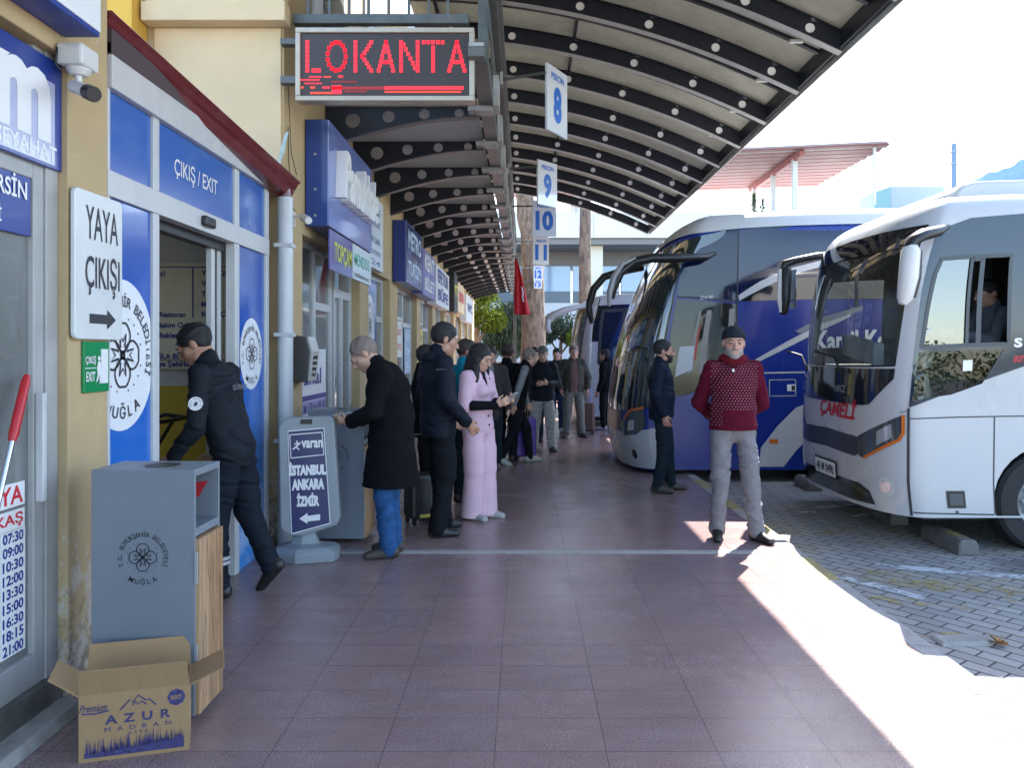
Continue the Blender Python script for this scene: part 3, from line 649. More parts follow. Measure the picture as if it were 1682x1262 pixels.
# outer vaulted canopy over the platform edge
XL, XR = -1.55, 3.45
def zc(x): return 6.10 - .136 * (x + .165) - .0489 * (x + .165) ** 2
oc = thing('vaulted_canopy', 'large curved canopy of dark perforated ribs and pale sheets over the bus bays', 'canopy', (0.5, 10, 0))
RY = [10.97 + 1.296 * k for k in range(-9, 9)]
holes = [(x, zc(x), .055) for x in (-1.04, -.165, .712, 1.577, 2.415, 3.12)]
rib0 = None
for k, yy in enumerate(RY):
    if rib0 is None:
        mb = MB(); plate_with_holes(mb, -.01, .02, (XL, XR), lambda x: zc(x) + .105, lambda x: zc(x) - .115, holes)
        mb.mi(1); strip_along(mb, -.05, .05, XL, XR, lambda x: zc(x) - .128, .012)
        mb.mi(2)
        for hx, hz, hr in holes: disc(mb, (hx, 0, hz), VX, VZ, hr * 1.001, 0, 20)  # white discs stand in for the brightness seen through the holes
        mb.mi(0); strip_along(mb, -.05, .05, XL, XR, lambda x: zc(x) + .106, .012)
        rib0 = mb.build('rib', [M_steel, M_flan, mat('bright_hole_disc', (.85, .85, .82), .4)], oc, local=True); o = rib0
    else: o = rib0.copy(); COL.objects.link(o)
    o.location = Vector((0, yy, 0)) - oc.location; o.parent = oc
# corrugated sheets
sh = MB(); n = 26; vs = []; fs = []
ys = np.arange(RY[0] - .5, RY[-1] + .25, .5)
for j, yy in enumerate(ys):
    for i in range(n + 1):
        x = XL + (XR + .10 - XL) * i / n; vs.append((x, yy, zc(x) + .165))
for j in range(len(ys) - 1):
    for i in range(n): a = j * (n + 1) + i; fs.append((a, a + 1, a + n + 2, a + n + 1))
sh.add(vs, fs); sh.build('roof_sheet', M_sheet, oc, smooth=60, solid=.006)
Y0, Y1 = RY[0] - .5, RY[-1] + .2
for x in (-1.2, .72):
    MB().box(x - .022, Y0, zc(x) + .119, x + .022, Y1, zc(x) + .156).build('purlin', M_steel, oc)
# flat packers seen above each rib from mid span
for yy in RY: 
    mb = MB(); strip_along(mb, yy + .60, yy + .66, XL, XR, lambda x: zc(x) + .115, .042); mb.build('batten', M_steel, oc)
MB().box(XR + .005, Y0, zc(XR) - .05, XR + .05, Y1, zc(XR) + .165).build('edge_beam', M_steel, oc, bevel=.006)
fa = MB(); fa.box(XR + .052, Y0, zc(XR) - .12, XR + .07, Y1, zc(XR) + .18); fa.build('fascia', M_flan, oc)
for k, yy in enumerate(RY[7:]):
    MB().box(XR - .36, yy + .53, zc(3.1) + .05, XR - .20, yy + .58, zc(3.1) + .09).build('bay_lamp', M_white, oc, bevel=.008)
# longitudinal girder on the line between both canopies
gd = thing('lattice_girder', 'dark grey steel girder running along the platform between both canopies', 'girder', (-.35, 16, 4))
g_ = MB(); g_.box(-.44, 6.45, 4.02, -.30, 31, 4.14); g_.box(-.33, 6.45, 4.86, -.25, 31, 4.94); g_.box(-.36, 6.45, 5.78, -.26, 31, 5.88); g_.box(-.295, 6.45, 4.3, -.285, 31, 4.5); g_.box(-.30, 6.45, 5.2, -.29, 31, 5.4)
g_.build('chord', M_gird, gd, bevel=.005)
for k in range(10): MB().box(-.385, 6.5 + 2.45 * k, 4.142, -.297, 6.59 + 2.45 * k, 5.778).build('post', M_gird, gd, bevel=.004)
for k in range(20): MB().box(-.55, 7.55 + 1.27 * k, 3.97, -.30, 7.75 + 1.27 * k, 4.018).box(-.299, 7.5 + 1.27 * k, 4.0, -.24, 7.8 + 1.27 * k, 4.30).build('bracket', M_flan, gd, bevel=.004)
# columns carrying the girder at the far end and behind the view
MB().box(-.40, -.9, 0, -.26, -.76, 5.9).build('column', M_gird, gd)
MB().box(-.42, 30.6, 0, -.28, 30.74, 4.02).build('column', M_gird, gd)
MB().box(-.36, -.9, 5.885, -.26, 6.44, 5.985).build('tie_beam', M_gird, gd)
# inner canopy along the shopfronts
ic = thing('shopfront_canopy', 'low canopy of tapering dark ribs with round holes along the shopfronts', 'canopy', (-1.2, 18, 3.9))
def zib(x): u = (x + 2.0) / 1.5; return 3.66 + .30 * math.sin(min(1, max(0, u)) * math.pi / 2)
hol = [(-1.72, 3.925, .075), (-1.36, 3.965, .062), (-1.0, 3.99, .055), (-.65, 4.0, .047)]
rib0 = None
for k in range(19):
    yy = 7.75 + 1.27 * k
    if rib0 is None:
        mb = MB(); plate_with_holes(mb, -.012, .024, (-1.998, -.46), lambda x: 4.06, lambda x: zib(x), hol)
        mb.mi(1); strip_along(mb, -.045, .055, -1.998, -.46, lambda x: zib(x) - .014, .013); rib0 = mb.build('rib', [M_steel, mat('dark_flange', (.06, .06, .065), .4)], ic, local=True); o = rib0
    else: o = rib0.copy(); COL.objects.link(o)
    o.location = Vector((0, yy, 0)) - ic.location; o.parent = ic
MB().box(-1.998, 7.6, 4.075, -.47, 31, 4.085).build('roof_sheet', M_sheet2, ic)
# end frame with bars above the display
ef = thing('bar_railing', 'dark railing of upright bars between terminal corner and girder, above the red display', 'railing', (-1.2, 6.5, 4.4))
MB().box(-1.94, 6.46, 4.36, -.46, 6.54, 4.44).build('rail', M_gird, ef, bevel=.004); MB().box(-1.94, 6.47, 5.4, -.46, 6.53, 5.46).build('rail', M_gird, ef, bevel=.004)
for x in (-1.82, -1.64, -1.475, -1.31, -1.14, -.97, -.80, -.64): MB().box(x - .012, 6.49, 4.44, x + .012, 6.51, 5.4).build('bar', M_gird, ef)
bm = MB(); bm.box(-1.998, 7.3, 4.28, -.46, 7.4, 4.46); bm.build('tie_beam', M_steel, ef)

# ---------------------------------------------------------------- red LED display
led = thing('led_display', 'LED display board showing LOKANTA in red dots, hanging from the terminal corner', 'display', (-1.17, 6.3, 3.62))
a, b2 = P(486, 166, 6.3), P(779, 46, 6.3); X0, X1, Z0, Z1 = a.x, b2.x, a.z, b2.z
f_ = MB(); t_ = .04
f_.box(X0, 6.28, Z0, X1, 6.40, Z0 + t_); f_.box(X0, 6.28, Z1 - t_, X1, 6.40, Z1); f_.box(X0, 6.28, Z0 + t_, X0 + t_, 6.40, Z1 - t_); f_.box(X1 - t_, 6.28, Z0 + t_, X1, 6.40, Z1 - t_)
f_.build('frame', mat('led_frame', (.42, .38, .30), .35, .2, noise=(8, .1)), led, bevel=.005)
MB().box(X0 + t_, 6.30, Z0 + t_, X1 - t_, 6.39, Z1 - t_).build('screen', mat('led_black', (.035, .024, .022), .45, noise=(60, .3)), led)
# letters as rows of square lamps
G = {'L': ["1....", "1....", "1....", "1....", "1....", "1....", "11111"], 'O': [".111.", "1...1", "1...1", "1...1", "1...1", "1...1", ".111."], 'K': ["1...1", "1..1.", "1.1..", "11...", "1.1..", "1..1.", "1...1"],
     'A': ["..1..", ".1.1.", ".1.1.", "1...1", "11111", "1...1", "1...1"], 'N': ["1...1", "11..1", "11..1", "1.1.1", "1..11", "1..11", "1...1"], 'T': ["11111", "..1..", "..1..", "..1..", "..1..", "..1..", "..1.."]}
d_ = MB(); lx0, lx1 = P(498, 0, 6.3).x, P(768, 0, 6.3).x; lz1, lz0 = P(0, 69, 6.3).z, P(0, 115.5, 6.3).z
cw = (lx1 - lx0) / 7
def stroke(x0_, z0_, x1_, z1_, n_):
    for i in range(n_ + 1):
        x_ = x0_ + (x1_ - x0_) * i / n_; z_ = z0_ + (z1_ - z0_) * i / n_
        for du in (-.0075, .0075):
            for dv in (-.0085, .0085): d_.box(x_ + du - .006, 6.296, z_ + dv - .0065, x_ + du + .006, 6.2995, z_ + dv + .0065)
hh = lz1 - lz0
def let(ch, x, w_):
    z0_, z1_ = lz0, lz1; x1_ = x + w_; xm = x + w_ / 2
    S = {'L': [(x, z0_, x, z1_, 6), (x + .05, z0_, x1_, z0_, 2)], 'K': [(x, z0_, x, z1_, 6), (x + .055, z0_ + hh * .5, x1_, z1_, 4), (x + .055, z0_ + hh * .5, x1_, z0_, 4)],
         'A': [(x, z0_, xm, z1_, 6), (xm, z1_, x1_, z0_, 6), (x + .04, z0_ + hh * .3, x1_ - .04, z0_ + hh * .3, 2)], 'N': [(x, z0_, x, z1_, 6), (x1_, z0_, x1_, z1_, 6), (x + .02, z1_ - .02, x1_ - .02, z0_ + .02, 5)],
         'T': [(x, z1_, x1_, z1_, 4), (xm, z0_, xm, z1_ - .045, 5)]}
    if ch == 'O':
        for i in range(15):
            a_ = i * 2 * math.pi / 15; px_, pz_ = xm + w_ / 2 * math.cos(a_), (z0_ + z1_) / 2 + hh / 2 * math.sin(a_); stroke(px_, pz_, px_, pz_, 1)
    else:
        for s_ in S[ch]: stroke(*s_)
for ch, p0, p1 in (('L', 505, 524), ('O', 538, 568), ('K', 584, 610), ('A', 622, 646), ('N', 659, 686), ('T', 696, 727), ('A', 738, 763)):
    xa, xb = P(p0, 0, 6.3).x, P(p1, 0, 6.3).x; let(ch, xa, xb - xa)
M_led = mat('led_red', (.25, .01, .01), .4, emit=((1., .012, .03), .42)); M_led2 = mat('led_orange', (.2, .02, .01), .4, emit=((1., .05, .015), .32)); M_led3 = mat('led_dim', (.1, .01, .01), .4, emit=((1., .02, .02), .07))
d_.build('lit_lettering', M_led, led)
d_ = MB()
def bar(px0, px1, py0, py1, mi, step=4.2):
    d_.mi(mi); x_ = px0
    while x_ < px1:
        a_, b_ = P(x_, py1, 6.3), P(x_ + step * .78, py0, 6.3); d_.box(a_.x, 6.296, a_.z, b_.x, 6.2995, b_.z); x_ += step
bar(632, 760, 141.5, 147, 0); bar(632, 758, 149.5, 152, 1, 3); bar(545, 632, 142, 147, 2); bar(545, 560, 140, 154, 0); bar(492, 525, 130, 132, 0); bar(508, 526, 125, 127, 0); bar(532, 544, 125, 127, 1); bar(556, 562, 124, 127, 0)
bar(500, 526, 136, 137.5, 0); bar(545, 586, 133, 135, 2); bar(495, 498, 142, 145, 1); bar(510, 517, 142, 145, 1); bar(530, 540, 142, 145, 0); bar(510, 545, 151, 154, 1); bar(512, 543, 158, 161, 1); bar(565, 600, 149, 151, 2)
d_.build('lit_bars', [M_led, M_led2, M_led3], led)
h_ = MB(); h_.box(-1.995, 6.3, 3.80, X0 - .001, 6.38, 3.86); h_.box(-1.995, 6.3, 4.12, X0 - .001, 6.38, 4.17); h_.box(X1 + .001, 6.32, 4.0, -.46, 6.38, 4.04); h_.box(X0, 6.32, Z1 + .001, X1 - .2, 6.37, Z1 + .02)
h_.build('bracket', M_gird, led, bevel=.004)
gb = thing('junction_box', 'small light grey box on the girder beside the red display', 'box', (-.42, 6.3, 4.0))
MB().box(-.45, 6.2, 3.98, -.31, 6.32, 4.10).build('casing', M_gird, gb, bevel=.01); MB().box(-.44, 6.19, 4.06, -.32, 6.199, 4.09).build('lid', M_flan, gb)

# ---------------------------------------------------------------- shop signs along the terminal
XS = -1.79
ss = thing('box_sign', 'deep blue box sign with raised white script letters above the first shopfront', 'sign', (XS, 7.8, 2.68))
ya, yb_ = 7.02, 9.0
MB().box(XB + .01, ya, 2.745, XS, yb_, 3.72).build('casing', mat('sign_casing', (.012, .045, .22), .3, coat=.2), ss, bevel=.004)
MB().box(XS, ya + .005, 2.75, XS + .012, yb_ - .005, 3.715).build('face', mat('periwinkle_face', (.17, .22, .50), .16, noise=(1.2, .12), coat=.5), ss)
put_text(MB(), "Pamukkale", (XS + .012, 8.1, 3.28), VY, VZ, .46, 1.62, offset=.035, shear=.12, out=.001, depth=.10).build('raised_lettering', mat('letter_face', (.78, .78, .78), .4), ss, bevel=0)
for z_ in (2.84, 3.08, 3.4): MB().cyl((-1.9, ya - .012, z_), (-1.9, ya - .001, z_), .012, 10).build('screw', M_flan, ss)
bd = board('notice_board', 'white board with faint blue writing beside the blue box sign', 'sign', XB + .06, 9.06, 10.62, 2.68, 3.62, mat('board_white', (.62, .64, .68), .4, noise=(3, .06)), .05)
l_ = MB(); 
for s_, z_, h in (("OTOBÜS", 3.46, .12), ("SEFERLERİ", 3.28, .10), ("BODRUM İZMİR", 3.06, .10), ("ANTALYA FETHİYE", 2.9, .09), ("7/24", 2.76, .08)): put_text(l_, s_, (XB + .06, 9.84, z_), VY, VZ, h, 1.1, offset=.015, out=.003)
l_.build('lettering', mat('faded_blue', (.16, .22, .42), .5), bd)
b3 = board('hanging_banner', 'purple and white banner with yellow letters and green letters under the blue box sign', 'sign', XS - .0, 7.12, 9.02, 2.36, 2.735, mat('purple_face', (.10, .09, .30), .25, coat=.3), .02)
MB().box(XS + .0005, 8.05, 2.365, XS + .004, 9.015, 2.73).build('white_panel', mat('mint_white', (.58, .66, .68), .3), b3)
put_text(MB(), "TOPÇAM", (XS, 7.64, 2.53), VY, VZ, .22, .74, offset=.02, out=.003).build('lettering', mat('yellow_print', (.62, .62, .03), .4), b3)
l_ = MB(); put_text(l_, "MENDOS", (XS + .004, 8.5, 2.58), VY, VZ, .13, .78, offset=.012, out=.002); l_.build('lettering', mat('green_print', (.04, .38, .24), .4), b3)
put_text(MB(), "TURİZM SEYAHAT", (XS + .004, 8.5, 2.42), VY, VZ, .05, .8, offset=.015, out=.002).build('small_lettering', M_ink, b3)
def far_sign(name, label, y0, y1, z0, z1, body, txt, ink, back=None, X=XS, d=.2, h=.3):
    t = thing(name, label, 'sign', (X, (y0 + y1) / 2, z0)); MB().box(X - d, y0, z0, X, y1, z1).build('casing', body, t, bevel=.004)
    if back: MB().box(X + .0005, y0 + .04, z0 + .04, X + .006, y1 - .04, z1 - .04).build('face', back, t)
    l_ = MB()
    for i, s_ in enumerate(txt): put_text(l_, s_, (X + .006, (y0 + y1) / 2, z1 - (z1 - z0) * (i + .6) / (len(txt) + .3)), VY, VZ, h, (y1 - y0) * .78, offset=.03, out=.002)
    l_.build('lettering', ink, t); return t
print_blue = mat('dark_photo_print', (.04, .06, .20), .25, noise=(3, .8), coat=.3)
far_sign('box_sign', 'dark blue box sign with pale lettering, second along the terminal wall', 11.7, 13.6, 2.66, 3.6, M_navy, ("METRO", "TURİZM"), mat('pale_print', (.45, .55, .7), .4), print_blue)
far_sign('box_sign', 'violet box sign with small pale lettering, third along the terminal wall', 13.68, 15.6, 2.62, 3.45, mat('violet_sign', (.13, .13, .36), .3), ("KENT", "BİLET"), M_ltr, None)
far_sign('box_sign', 'white sign with coloured printing, fourth along the terminal wall', 16.2, 19.0, 2.6, 3.45, mat('white_sign', (.6, .62, .64), .4, noise=(2, .1)), ("EFE TUR", "BÜFE"), M_blu, None, XS - .05)
far_sign('box_sign', 'black sign case, fifth along the terminal wall', 19.3, 20.3, 2.6, 3.6, M_black, ("PTT",), mat('yellow_print', (.6, .6, .03)), None, XS + .05)
far_sign('box_sign', 'orange and cream sign, sixth along the terminal wall', 21.0, 23.2, 2.7, 3.5, mat('cream_sign', (.62, .5, .32), .4, noise=(2.4, .2)), ("LOKANTA",), M_red, None)
far_sign('box_sign', 'white sign with blue lettering, seventh along the terminal wall', 24.0, 27.2, 2.55, 3.4, mat('white_sign', (.6, .6, .6)), ("WC",), M_blu, None)
# first shop window: dark upper glass, timetables and posters
po = thing('timetable_poster', 'white poster with a heading and rows of blue bars in the first shop window', 'poster', (XB - .09, 7.6, .6))
MB().box(XB - .088, 7.05, .55, XB - .084, 8.1, 1.62).build('paper', M_ltr, po)
l_ = MB(); put_text(l_, "İnal", (XB - .083, 7.60, 1.38), VY, VZ, .22, .62, offset=.02, out=.002)
for z_ in (1.12, .74): l_.box(XB - .083, 7.06, z_, XB - .081, 8.09, z_ + .05)
l_.mi(1); l_.box(XB - .083, 7.06, .99, XB - .082, 8.09, 1.115); l_.box(XB - .083, 7.06, .60, XB - .082, 8.09, .735); l_.mi(0)
for z_ in (1.055, .88, .665):
    for k in range(6): put_text(l_, ("0900", "İZMİR", "1130", "MUĞLA", "1400", "AYDIN")[k], (XB - .081, 7.15 + .17 * k, z_), VY, VZ, .09, .13, offset=.02, out=.002)
l_.build('lettering', [M_blu, mat('lavender_print', (.35, .36, .6), .4)], po)
def poster(label, y0, y1, z0, z1, col, ink, txt):
    t = thing('poster', label, 'poster', (XB - .09, (y0 + y1) / 2, z0)); MB().box(XB - .094, y0, z0, XB - .088, y1, z1).build('paper', mat('paper_%d' % int(col[0] * 1000 + col[2] * 77), col, .4, noise=(3, .12)), t)
    l_ = MB(); n = len(txt)
    for i, s_ in enumerate(txt): put_text(l_, s_, (XB - .087, (y0 + y1) / 2, z1 - (z1 - z0) * (i + .6) / (n + .2)), VY, VZ, (z1 - z0) * .45 / n, (y1 - y0) * .82, offset=.02, out=.002)
    l_.build('lettering', ink, t)
poster('white poster with red words on the fourth shopfront window', 12.4, 13.2, 1.5, 2.1, (.66, .66, .64), M_red, ("BİLET", "SATIŞ"))
poster('pale blue poster on the fourth shopfront window, right of the white one', 13.5, 14.2, 1.2, 2.0, (.35, .48, .62), M_ltr, ("KARGO", "7/24", "YOLCU"))
poster('yellow poster with dark words on the fifth shopfront window', 15.2, 15.9, 1.3, 2.05, (.62, .5, .08), M_ink, ("ÇAY", "TOST"))
poster('white timetable on the sixth shopfront window', 17.7, 18.4, 1.1, 2.0, (.64, .64, .62), M_blu, ("07:00", "09:30", "12:00", "15:30"))
ph = thing('wall_phone', 'grey wall mounted payphone box with a dark side beside the first shop window', 'phone', (-1.99, 6.7, 1.3))
MB().prism([(-1.998, 6.62, 1.33), (-1.86, 6.62, 1.33), (-1.84, 6.62, 1.60), (-1.87, 6.62, 1.72), (-1.998, 6.62, 1.74)], (0, .24, 0)).build('casing', mat('phone_dark', (.05, .05, .055), .4), ph, bevel=.01)
MB().prism([(-1.858, 6.625, 1.34), (-1.845, 6.625, 1.34), (-1.822, 6.625, 1.60), (-1.855, 6.625, 1.725), (-1.868, 6.625, 1.72), (-1.838, 6.625, 1.6)], (0, .23, 0)).build('front_panel', mat('phone_panel', (.42, .42, .40), .4, noise=(20, .2)), ph)
k_ = MB()
for i in range(4):
    for j in range(3): k_.box(-1.846 + .006 * i, 6.68 + .045 * j, 1.38 + .05 * i, -1.838 + .006 * i, 6.71 + .045 * j, 1.41 + .05 * i)
k_.build('keypad', M_black, ph)
hc = thing('security_camera', 'small white camera on a bracket beside the blue box sign', 'camera', (-1.98, 6.72, 2.7))
MB().box(-1.998, 6.50, 2.66, -1.96, 6.62, 2.80).build('junction_box', mat('box_cream', (.6, .55, .42), .5), hc, bevel=.008)
MB().tube([(-1.96, 6.56, 2.75), (-1.90, 6.55, 2.75), (-1.88, 6.54, 2.74)], .010, 8).build('bracket', M_white, hc)
MB().tube([(-1.89, 6.56, 2.75), (-1.87, 6.54, 2.735), (-1.82, 6.47, 2.705), (-1.80, 6.44, 2.695)], .03, 14, rs=[.022, .034, .036, .030]).build('camera_body', M_white, hc, smooth=40)
ft = thing('hanging_cloth', 'thin strip of faded pale blue cloth hanging at the end of the gutter', 'cloth', (-1.93, 6.2, 3.1))
MB().prism([(-1.93, 6.22, 3.36), (-1.905, 6.23, 3.38), (-1.93, 6.20, 3.2), (-1.975, 6.17, 3.06), (-1.96, 6.17, 3.2)], (.004, -.012, 0)).build('cloth', mat('faded_cloth', (.42, .55, .56), .8, noise=(8, .3)), ft)
# number plates of the bays
def bay_sign(num, px, py, Y, ang, w_=.50, h_=.74, face=None):
    t = thing('bay_sign', 'white bay number plate reading %s hanging out from the girder' % num, 'sign', P(px, py, Y), 'bay number plates')
    c_ = P(px, py, Y); rt = Vector((math.cos(R(ang)), math.sin(R(ang)), 0)); n_ = rt.cross(VZ)
    MB().obox(c_, rt * w_ / 2, n_ * .012, VZ * h_ / 2).build('plate', mat('plate_edge', (.5, .55, .62), .4), t, bevel=.003)
    for sgn in (1, -1):
        r2 = rt * sgn; n2 = r2.cross(VZ)
        MB().obox(c_ + n2 * .0135, r2 * (w_ / 2 - .008), n2 * .001, VZ * (h_ / 2 - .008)).build('face', mat('plate_white', (.68, .74, .82), .12, coat=1.), t)
        l_ = MB(); put_text(l_, "PERON", c_ + VZ * h_ * .35 + n2 * .0145, r2, VZ, .08, w_ * .62, offset=.03, out=.002)
        put_text(l_, str(num), c_ - VZ * h_ * .06 + n2 * .0145, r2, VZ, h_ * .56, w_ * (.40 if num < 10 else .74), offset=.05, out=.002); l_.build('lettering', mat('plate_blue', (.01, .13, .55), .4), t)
    zt = c_.z + h_ * .34
    MB().tube([(-.25, Y, zt), (c_.x - rt.x * w_ / 2, c_.y - rt.y * w_ / 2, zt)], .018, 8).build('arm', M_gird, t)
    MB().box(-.262, Y - .06, zt - .07, -.235, Y + .06, zt + .07).build('bracket', M_flan, t)
bay_sign(8, 914, 167, 8.7, 60); bay_sign(9, 898.5, 302, 12.8, 48); bay_sign(10, 894, 359, 15.85, 8); bay_sign(11, 888.5, 412, 20.9, 10, .44, .76); bay_sign(12, 884, 449, 25.8, 5, .32, .5); bay_sign(13, 883.5, 467.5, 28.5, 5, .30, .30)
# furled flag
fg = thing('flag', 'red flag hanging limp from a short pole on the girder', 'flag', P(852, 425, 16.0))
A0 = P(845.5, 423, 16.0); n_u, n_v = 14, 24; vs = []; fs = []
for v in range(n_v + 1):
    t = v / n_v; wl = .03 + .31 * t ** .8
    for u in range(n_u + 1):
        s_ = u / n_u; vs.append((A0.x - .02 * t + wl * s_, A0.y + .06 * math.sin(s_ * 11 + t * 2.5) * (.35 + .5 * t), A0.z - 1.19 * t - .03 * s_ * math.sin(t * 3)))
for v in range(n_v):
    for u in range(n_u): a = v * (n_u + 1) + u; fs.append((a, a + 1, a + n_u + 2, a + n_u + 1))
MB().add(vs, fs).build('cloth', mat('flag_red', (.55, .012, .02), .7, noise=(4, .1)), fg, smooth=80, solid=.003)
st_ = MB()
for v in range(13, 19):
    t = v / n_v; wl = .03 + .31 * t ** .8; s_ = .70 + .04 * math.sin(v); 
    st_.add([Vector((A0.x - .02 * t + wl * s_, A0.y - .055, A0.z - 1.19 * t)) + Vector(d) for d in ((-.012, 0, .03), (.02, 0, .02), (.025, 0, -.03), (-.004, 0, -.028))], [(0, 3, 2, 1)])
st_.build('white_emblem', M_ltr, fg)
MB().tube([(-.25, 16, A0.z + .03), (A0.x + .06, 16, A0.z + .02)], .012, 8).build('pole', M_gird, fg)

# ---------------------------------------------------------------- litter bins
M_bin = mat('bin_grey', (.18, .205, .235), .38, noise=(1.2, .06), streak=((2.5, 2.5, 5), (.22, .25, .28), .3))
def wood_mat():
    m = mat('slat_wood', (.45, .28, .14), .55); q = NB(m); n = m.node_tree; b = n.nodes['Principled BSDF']
    g = q.rng(q.noise(q.coord((40, 40, 2.2)), 1.6, 8, .7), .3, .72); l = q.rng(q.noise(q.coord((11, 11, .5)), 1, 3, .6), .35, .65)
    c = q.mix(g, (.07, .032, .014), (.50, .27, .12)); c = q.mix(q.math('MULTIPLY', l, .5), c, (.52, .37, .22)); d_ = q.rng(q.noise(q.coord((60, 60, 3)), 1.3, 4, .6), .55, .68); c = q.mix(q.math('MULTIPLY', d_, .7), c, (.06, .035, .022)); n.links.new(c, b.inputs['Base Color']); return m
M_wood = wood_mat()
def litter_bin(label, x0, x1, y0, y1, h, emb=True):
    t = thing('litter_bin', label, 'bin', ((x0 + x1) / 2, (y0 + y1) / 2, 0), 'grey litter bins with wooden slats')
    b_ = MB(); b_.box(x0, y0, .03, x1, y0 + .012, h); b_.box(x0, y1 - .012, .03, x1, y1, h); b_.box(x0, y0 + .012, .03, x0 + .012, y1 - .012, h); b_.box(x0 + .012, y0 + .012, h - .03, x1, y1 - .012, h)
    b_.box(x0 + .012, y0 + .012, .03, x1 - .02, y1 - .012, .05); b_.box(x0 + .012, y0 + .012, h - .29, x1, y1 - .012, h - .255)
    b_.build('body', M_bin, t, bevel=.003)
    w_ = MB(); n = 7; dy = (y1 - y0 - .01) / n
    for i in range(n): w_.box(x1 - .018, y0 + .005 + dy * i + .002, .035, x1 + .018, y0 + .005 + dy * (i + 1) - .002, h - .30)
    w_.build('door', M_wood, t, bevel=.003)
    for z_ in (.27, h - .42): MB().box(x1 + .0005, y0 - .006, z_ - .07, x1 + .012, y0 + .004, z_ + .07).build('hinge', M_flan, t)
    mb = MB(); disc(mb, ((x0 + x1) / 2 + .02, (y0 + y1) / 2, h), VX, VY, .075, .002); mb.build('ash_opening', M_black, t)
    sp = MB(); sp.add([Vector((x1 - .05 - .20 * (1 - a_), y1 - .0135, h - .14 + z_)) for a_, z_ in ((.1, -.02), (.4, -.065), (.8, -.02), (1., .05), (.55, .04), (.2, .03))], [tuple(range(6))]); sp.build('red_smear', mat('smear', (.50, .02, .03), .6), t)
    bg_ = MB(); bg_.box(x0 + .03, y0 + .03, .06, x1 - .05, y1 - .03, h - .33); bg_.build('liner', M_dark, t)
    e_ = MB(); emblem(e_, ((x0 + x1) / 2 - .0, y0, h * .655), VX, VZ, .115, .003); e_.build('emblem', M_ink, t)
litter_bin('grey litter bin with wood slat door and dark round emblem, behind the cardboard box', -1.856, -1.41, 3.30, 3.57, 1.09)
litter_bin('grey litter bin behind the blue standing sign, man in black coat leaning at it', -1.80, -1.335, 6.42, 6.80, 1.105)
# ---------------------------------------------------------------- open cardboard box
def card_mat():
    m = mat('cardboard', (.40, .255, .13), .8); q = NB(m); n = m.node_tree; b = n.nodes['Principled BSDF']
    g = q.noise(q.coord((55, 3, 3)), 2, 4, .6); f = q.noise(q.coord(), 5, 6, .6); c = q.mix(q.rng(g, .35, .65), (.325, .20, .098), (.345, .215, .105)); c = q.mix(q.math('MULTIPLY', q.rng(f, .45, .7), .35), c, (.27, .165, .085)); n.links.new(c, b.inputs['Base Color']); return m
M_card = card_mat()
bx = thing('cardboard_box', 'open brown cardboard box printed AZUR in dark blue, on the floor before the litter bin', 'box', (-1.6, 2.95, 0))
A, B = P(129, 1256, 2.978), P(311, 1232, 3.085); A.z = B.z = 0; rt = (B - A).normalized(); wd = (B - A).length; bk = Vector((-.37, .929, 0)) * .215; H_ = .262
D_, C_ = A + bk, B + bk; U = VZ * H_; th = .005
def panel(mb, a, b, up, nrm): mb.obox((a + b) / 2 + up / 2 + nrm * th / 2, (b - a) / 2, nrm * th / 2, up / 2)
m_ = MB(); nf = Vector((rt.y, -rt.x, 0)); panel(m_, A, B, U, -nf * 1); panel(m_, D_, C_, U, nf); panel(m_, A + bk * .03, D_ - bk * .03, U, rt); panel(m_, B + bk * .03, C_ - bk * .03, U, -rt); m_.obox((A + C_) / 2 + VZ * .004, rt * wd * .49, bk * .49, VZ * .003)
m_.build('box_body', M_card, bx)
def flap(a, b, d, name='flap'):
    n_ = (b - a).cross(d).normalized(); MB().add([a, b, b + d * 1.0 - (b - a) * .015, a + d + (b - a) * .015], [(0, 1, 2, 3)]).build(name, M_card, bx, solid=.005)
flap(D_ + U, C_ + U, VZ * .115 + bk * .12)                                # back flap up
flap(A + U, B + U, VZ * .0 + U * .0 + VZ * .105 - nf * -.035)              # front flap raised
flap(A + U * .995, D_ + U * .995, -rt * .105 + VZ * .075); flap(C_ + U * .995, B + U * .995, rt * .13 + VZ * .055)
l_ = MB(); c0 = (A + B) / 2 + nf * .0005
def on(u, v): return A + rt * wd * u + VZ * H_ * v + nf * .0008
put_text(l_, "AZUR", on(.53, .60), rt, VZ, .036, .235, offset=.03, spacing=1.9, out=.001); put_text(l_, "MADRAN", on(.53, .455), rt, VZ, .017, .24, offset=.0, spacing=2.2, out=.001); put_text(l_, "2390", on(.53, .375), rt, VZ, .008, .07, offset=.01, spacing=1.6, out=.001)
ribbon(l_, [(-.065, -.02), (-.03, .018), (-.018, .006), (0, .032), (.03, .008), (.038, .014), (.066, -.014)], on(.53, .80), rt, VZ, .0055, .001, closed=False); ribbon(l_, [(-.02, -.004), (-.008, .008), (0, -.004), (.012, .008), (.03, -.008)], on(.53, .80), rt, VZ, .005, .001, closed=False)
put_text(l_, "Premium", on(.135, .80), rt, VZ, .030, .095, offset=.01, shear=.3, out=.001); ribbon(l_, [(-.045, -.004), (0, -.008), (.05, .0)], on(.14, .74), rt, VZ, .006, .001, closed=False)
pts = []
for i in range(24): a_ = i * 2 * math.pi / 24; r_ = .032 * (1 + .06 * math.cos(8 * a_)); pts.append((r_ * math.cos(a_), r_ * math.sin(a_)))
l_.add([on(.88, .83) + rt * x_ + VZ * z_ + nf * .001 for x_, z_ in pts], [tuple(range(24))])
random.seed(3)
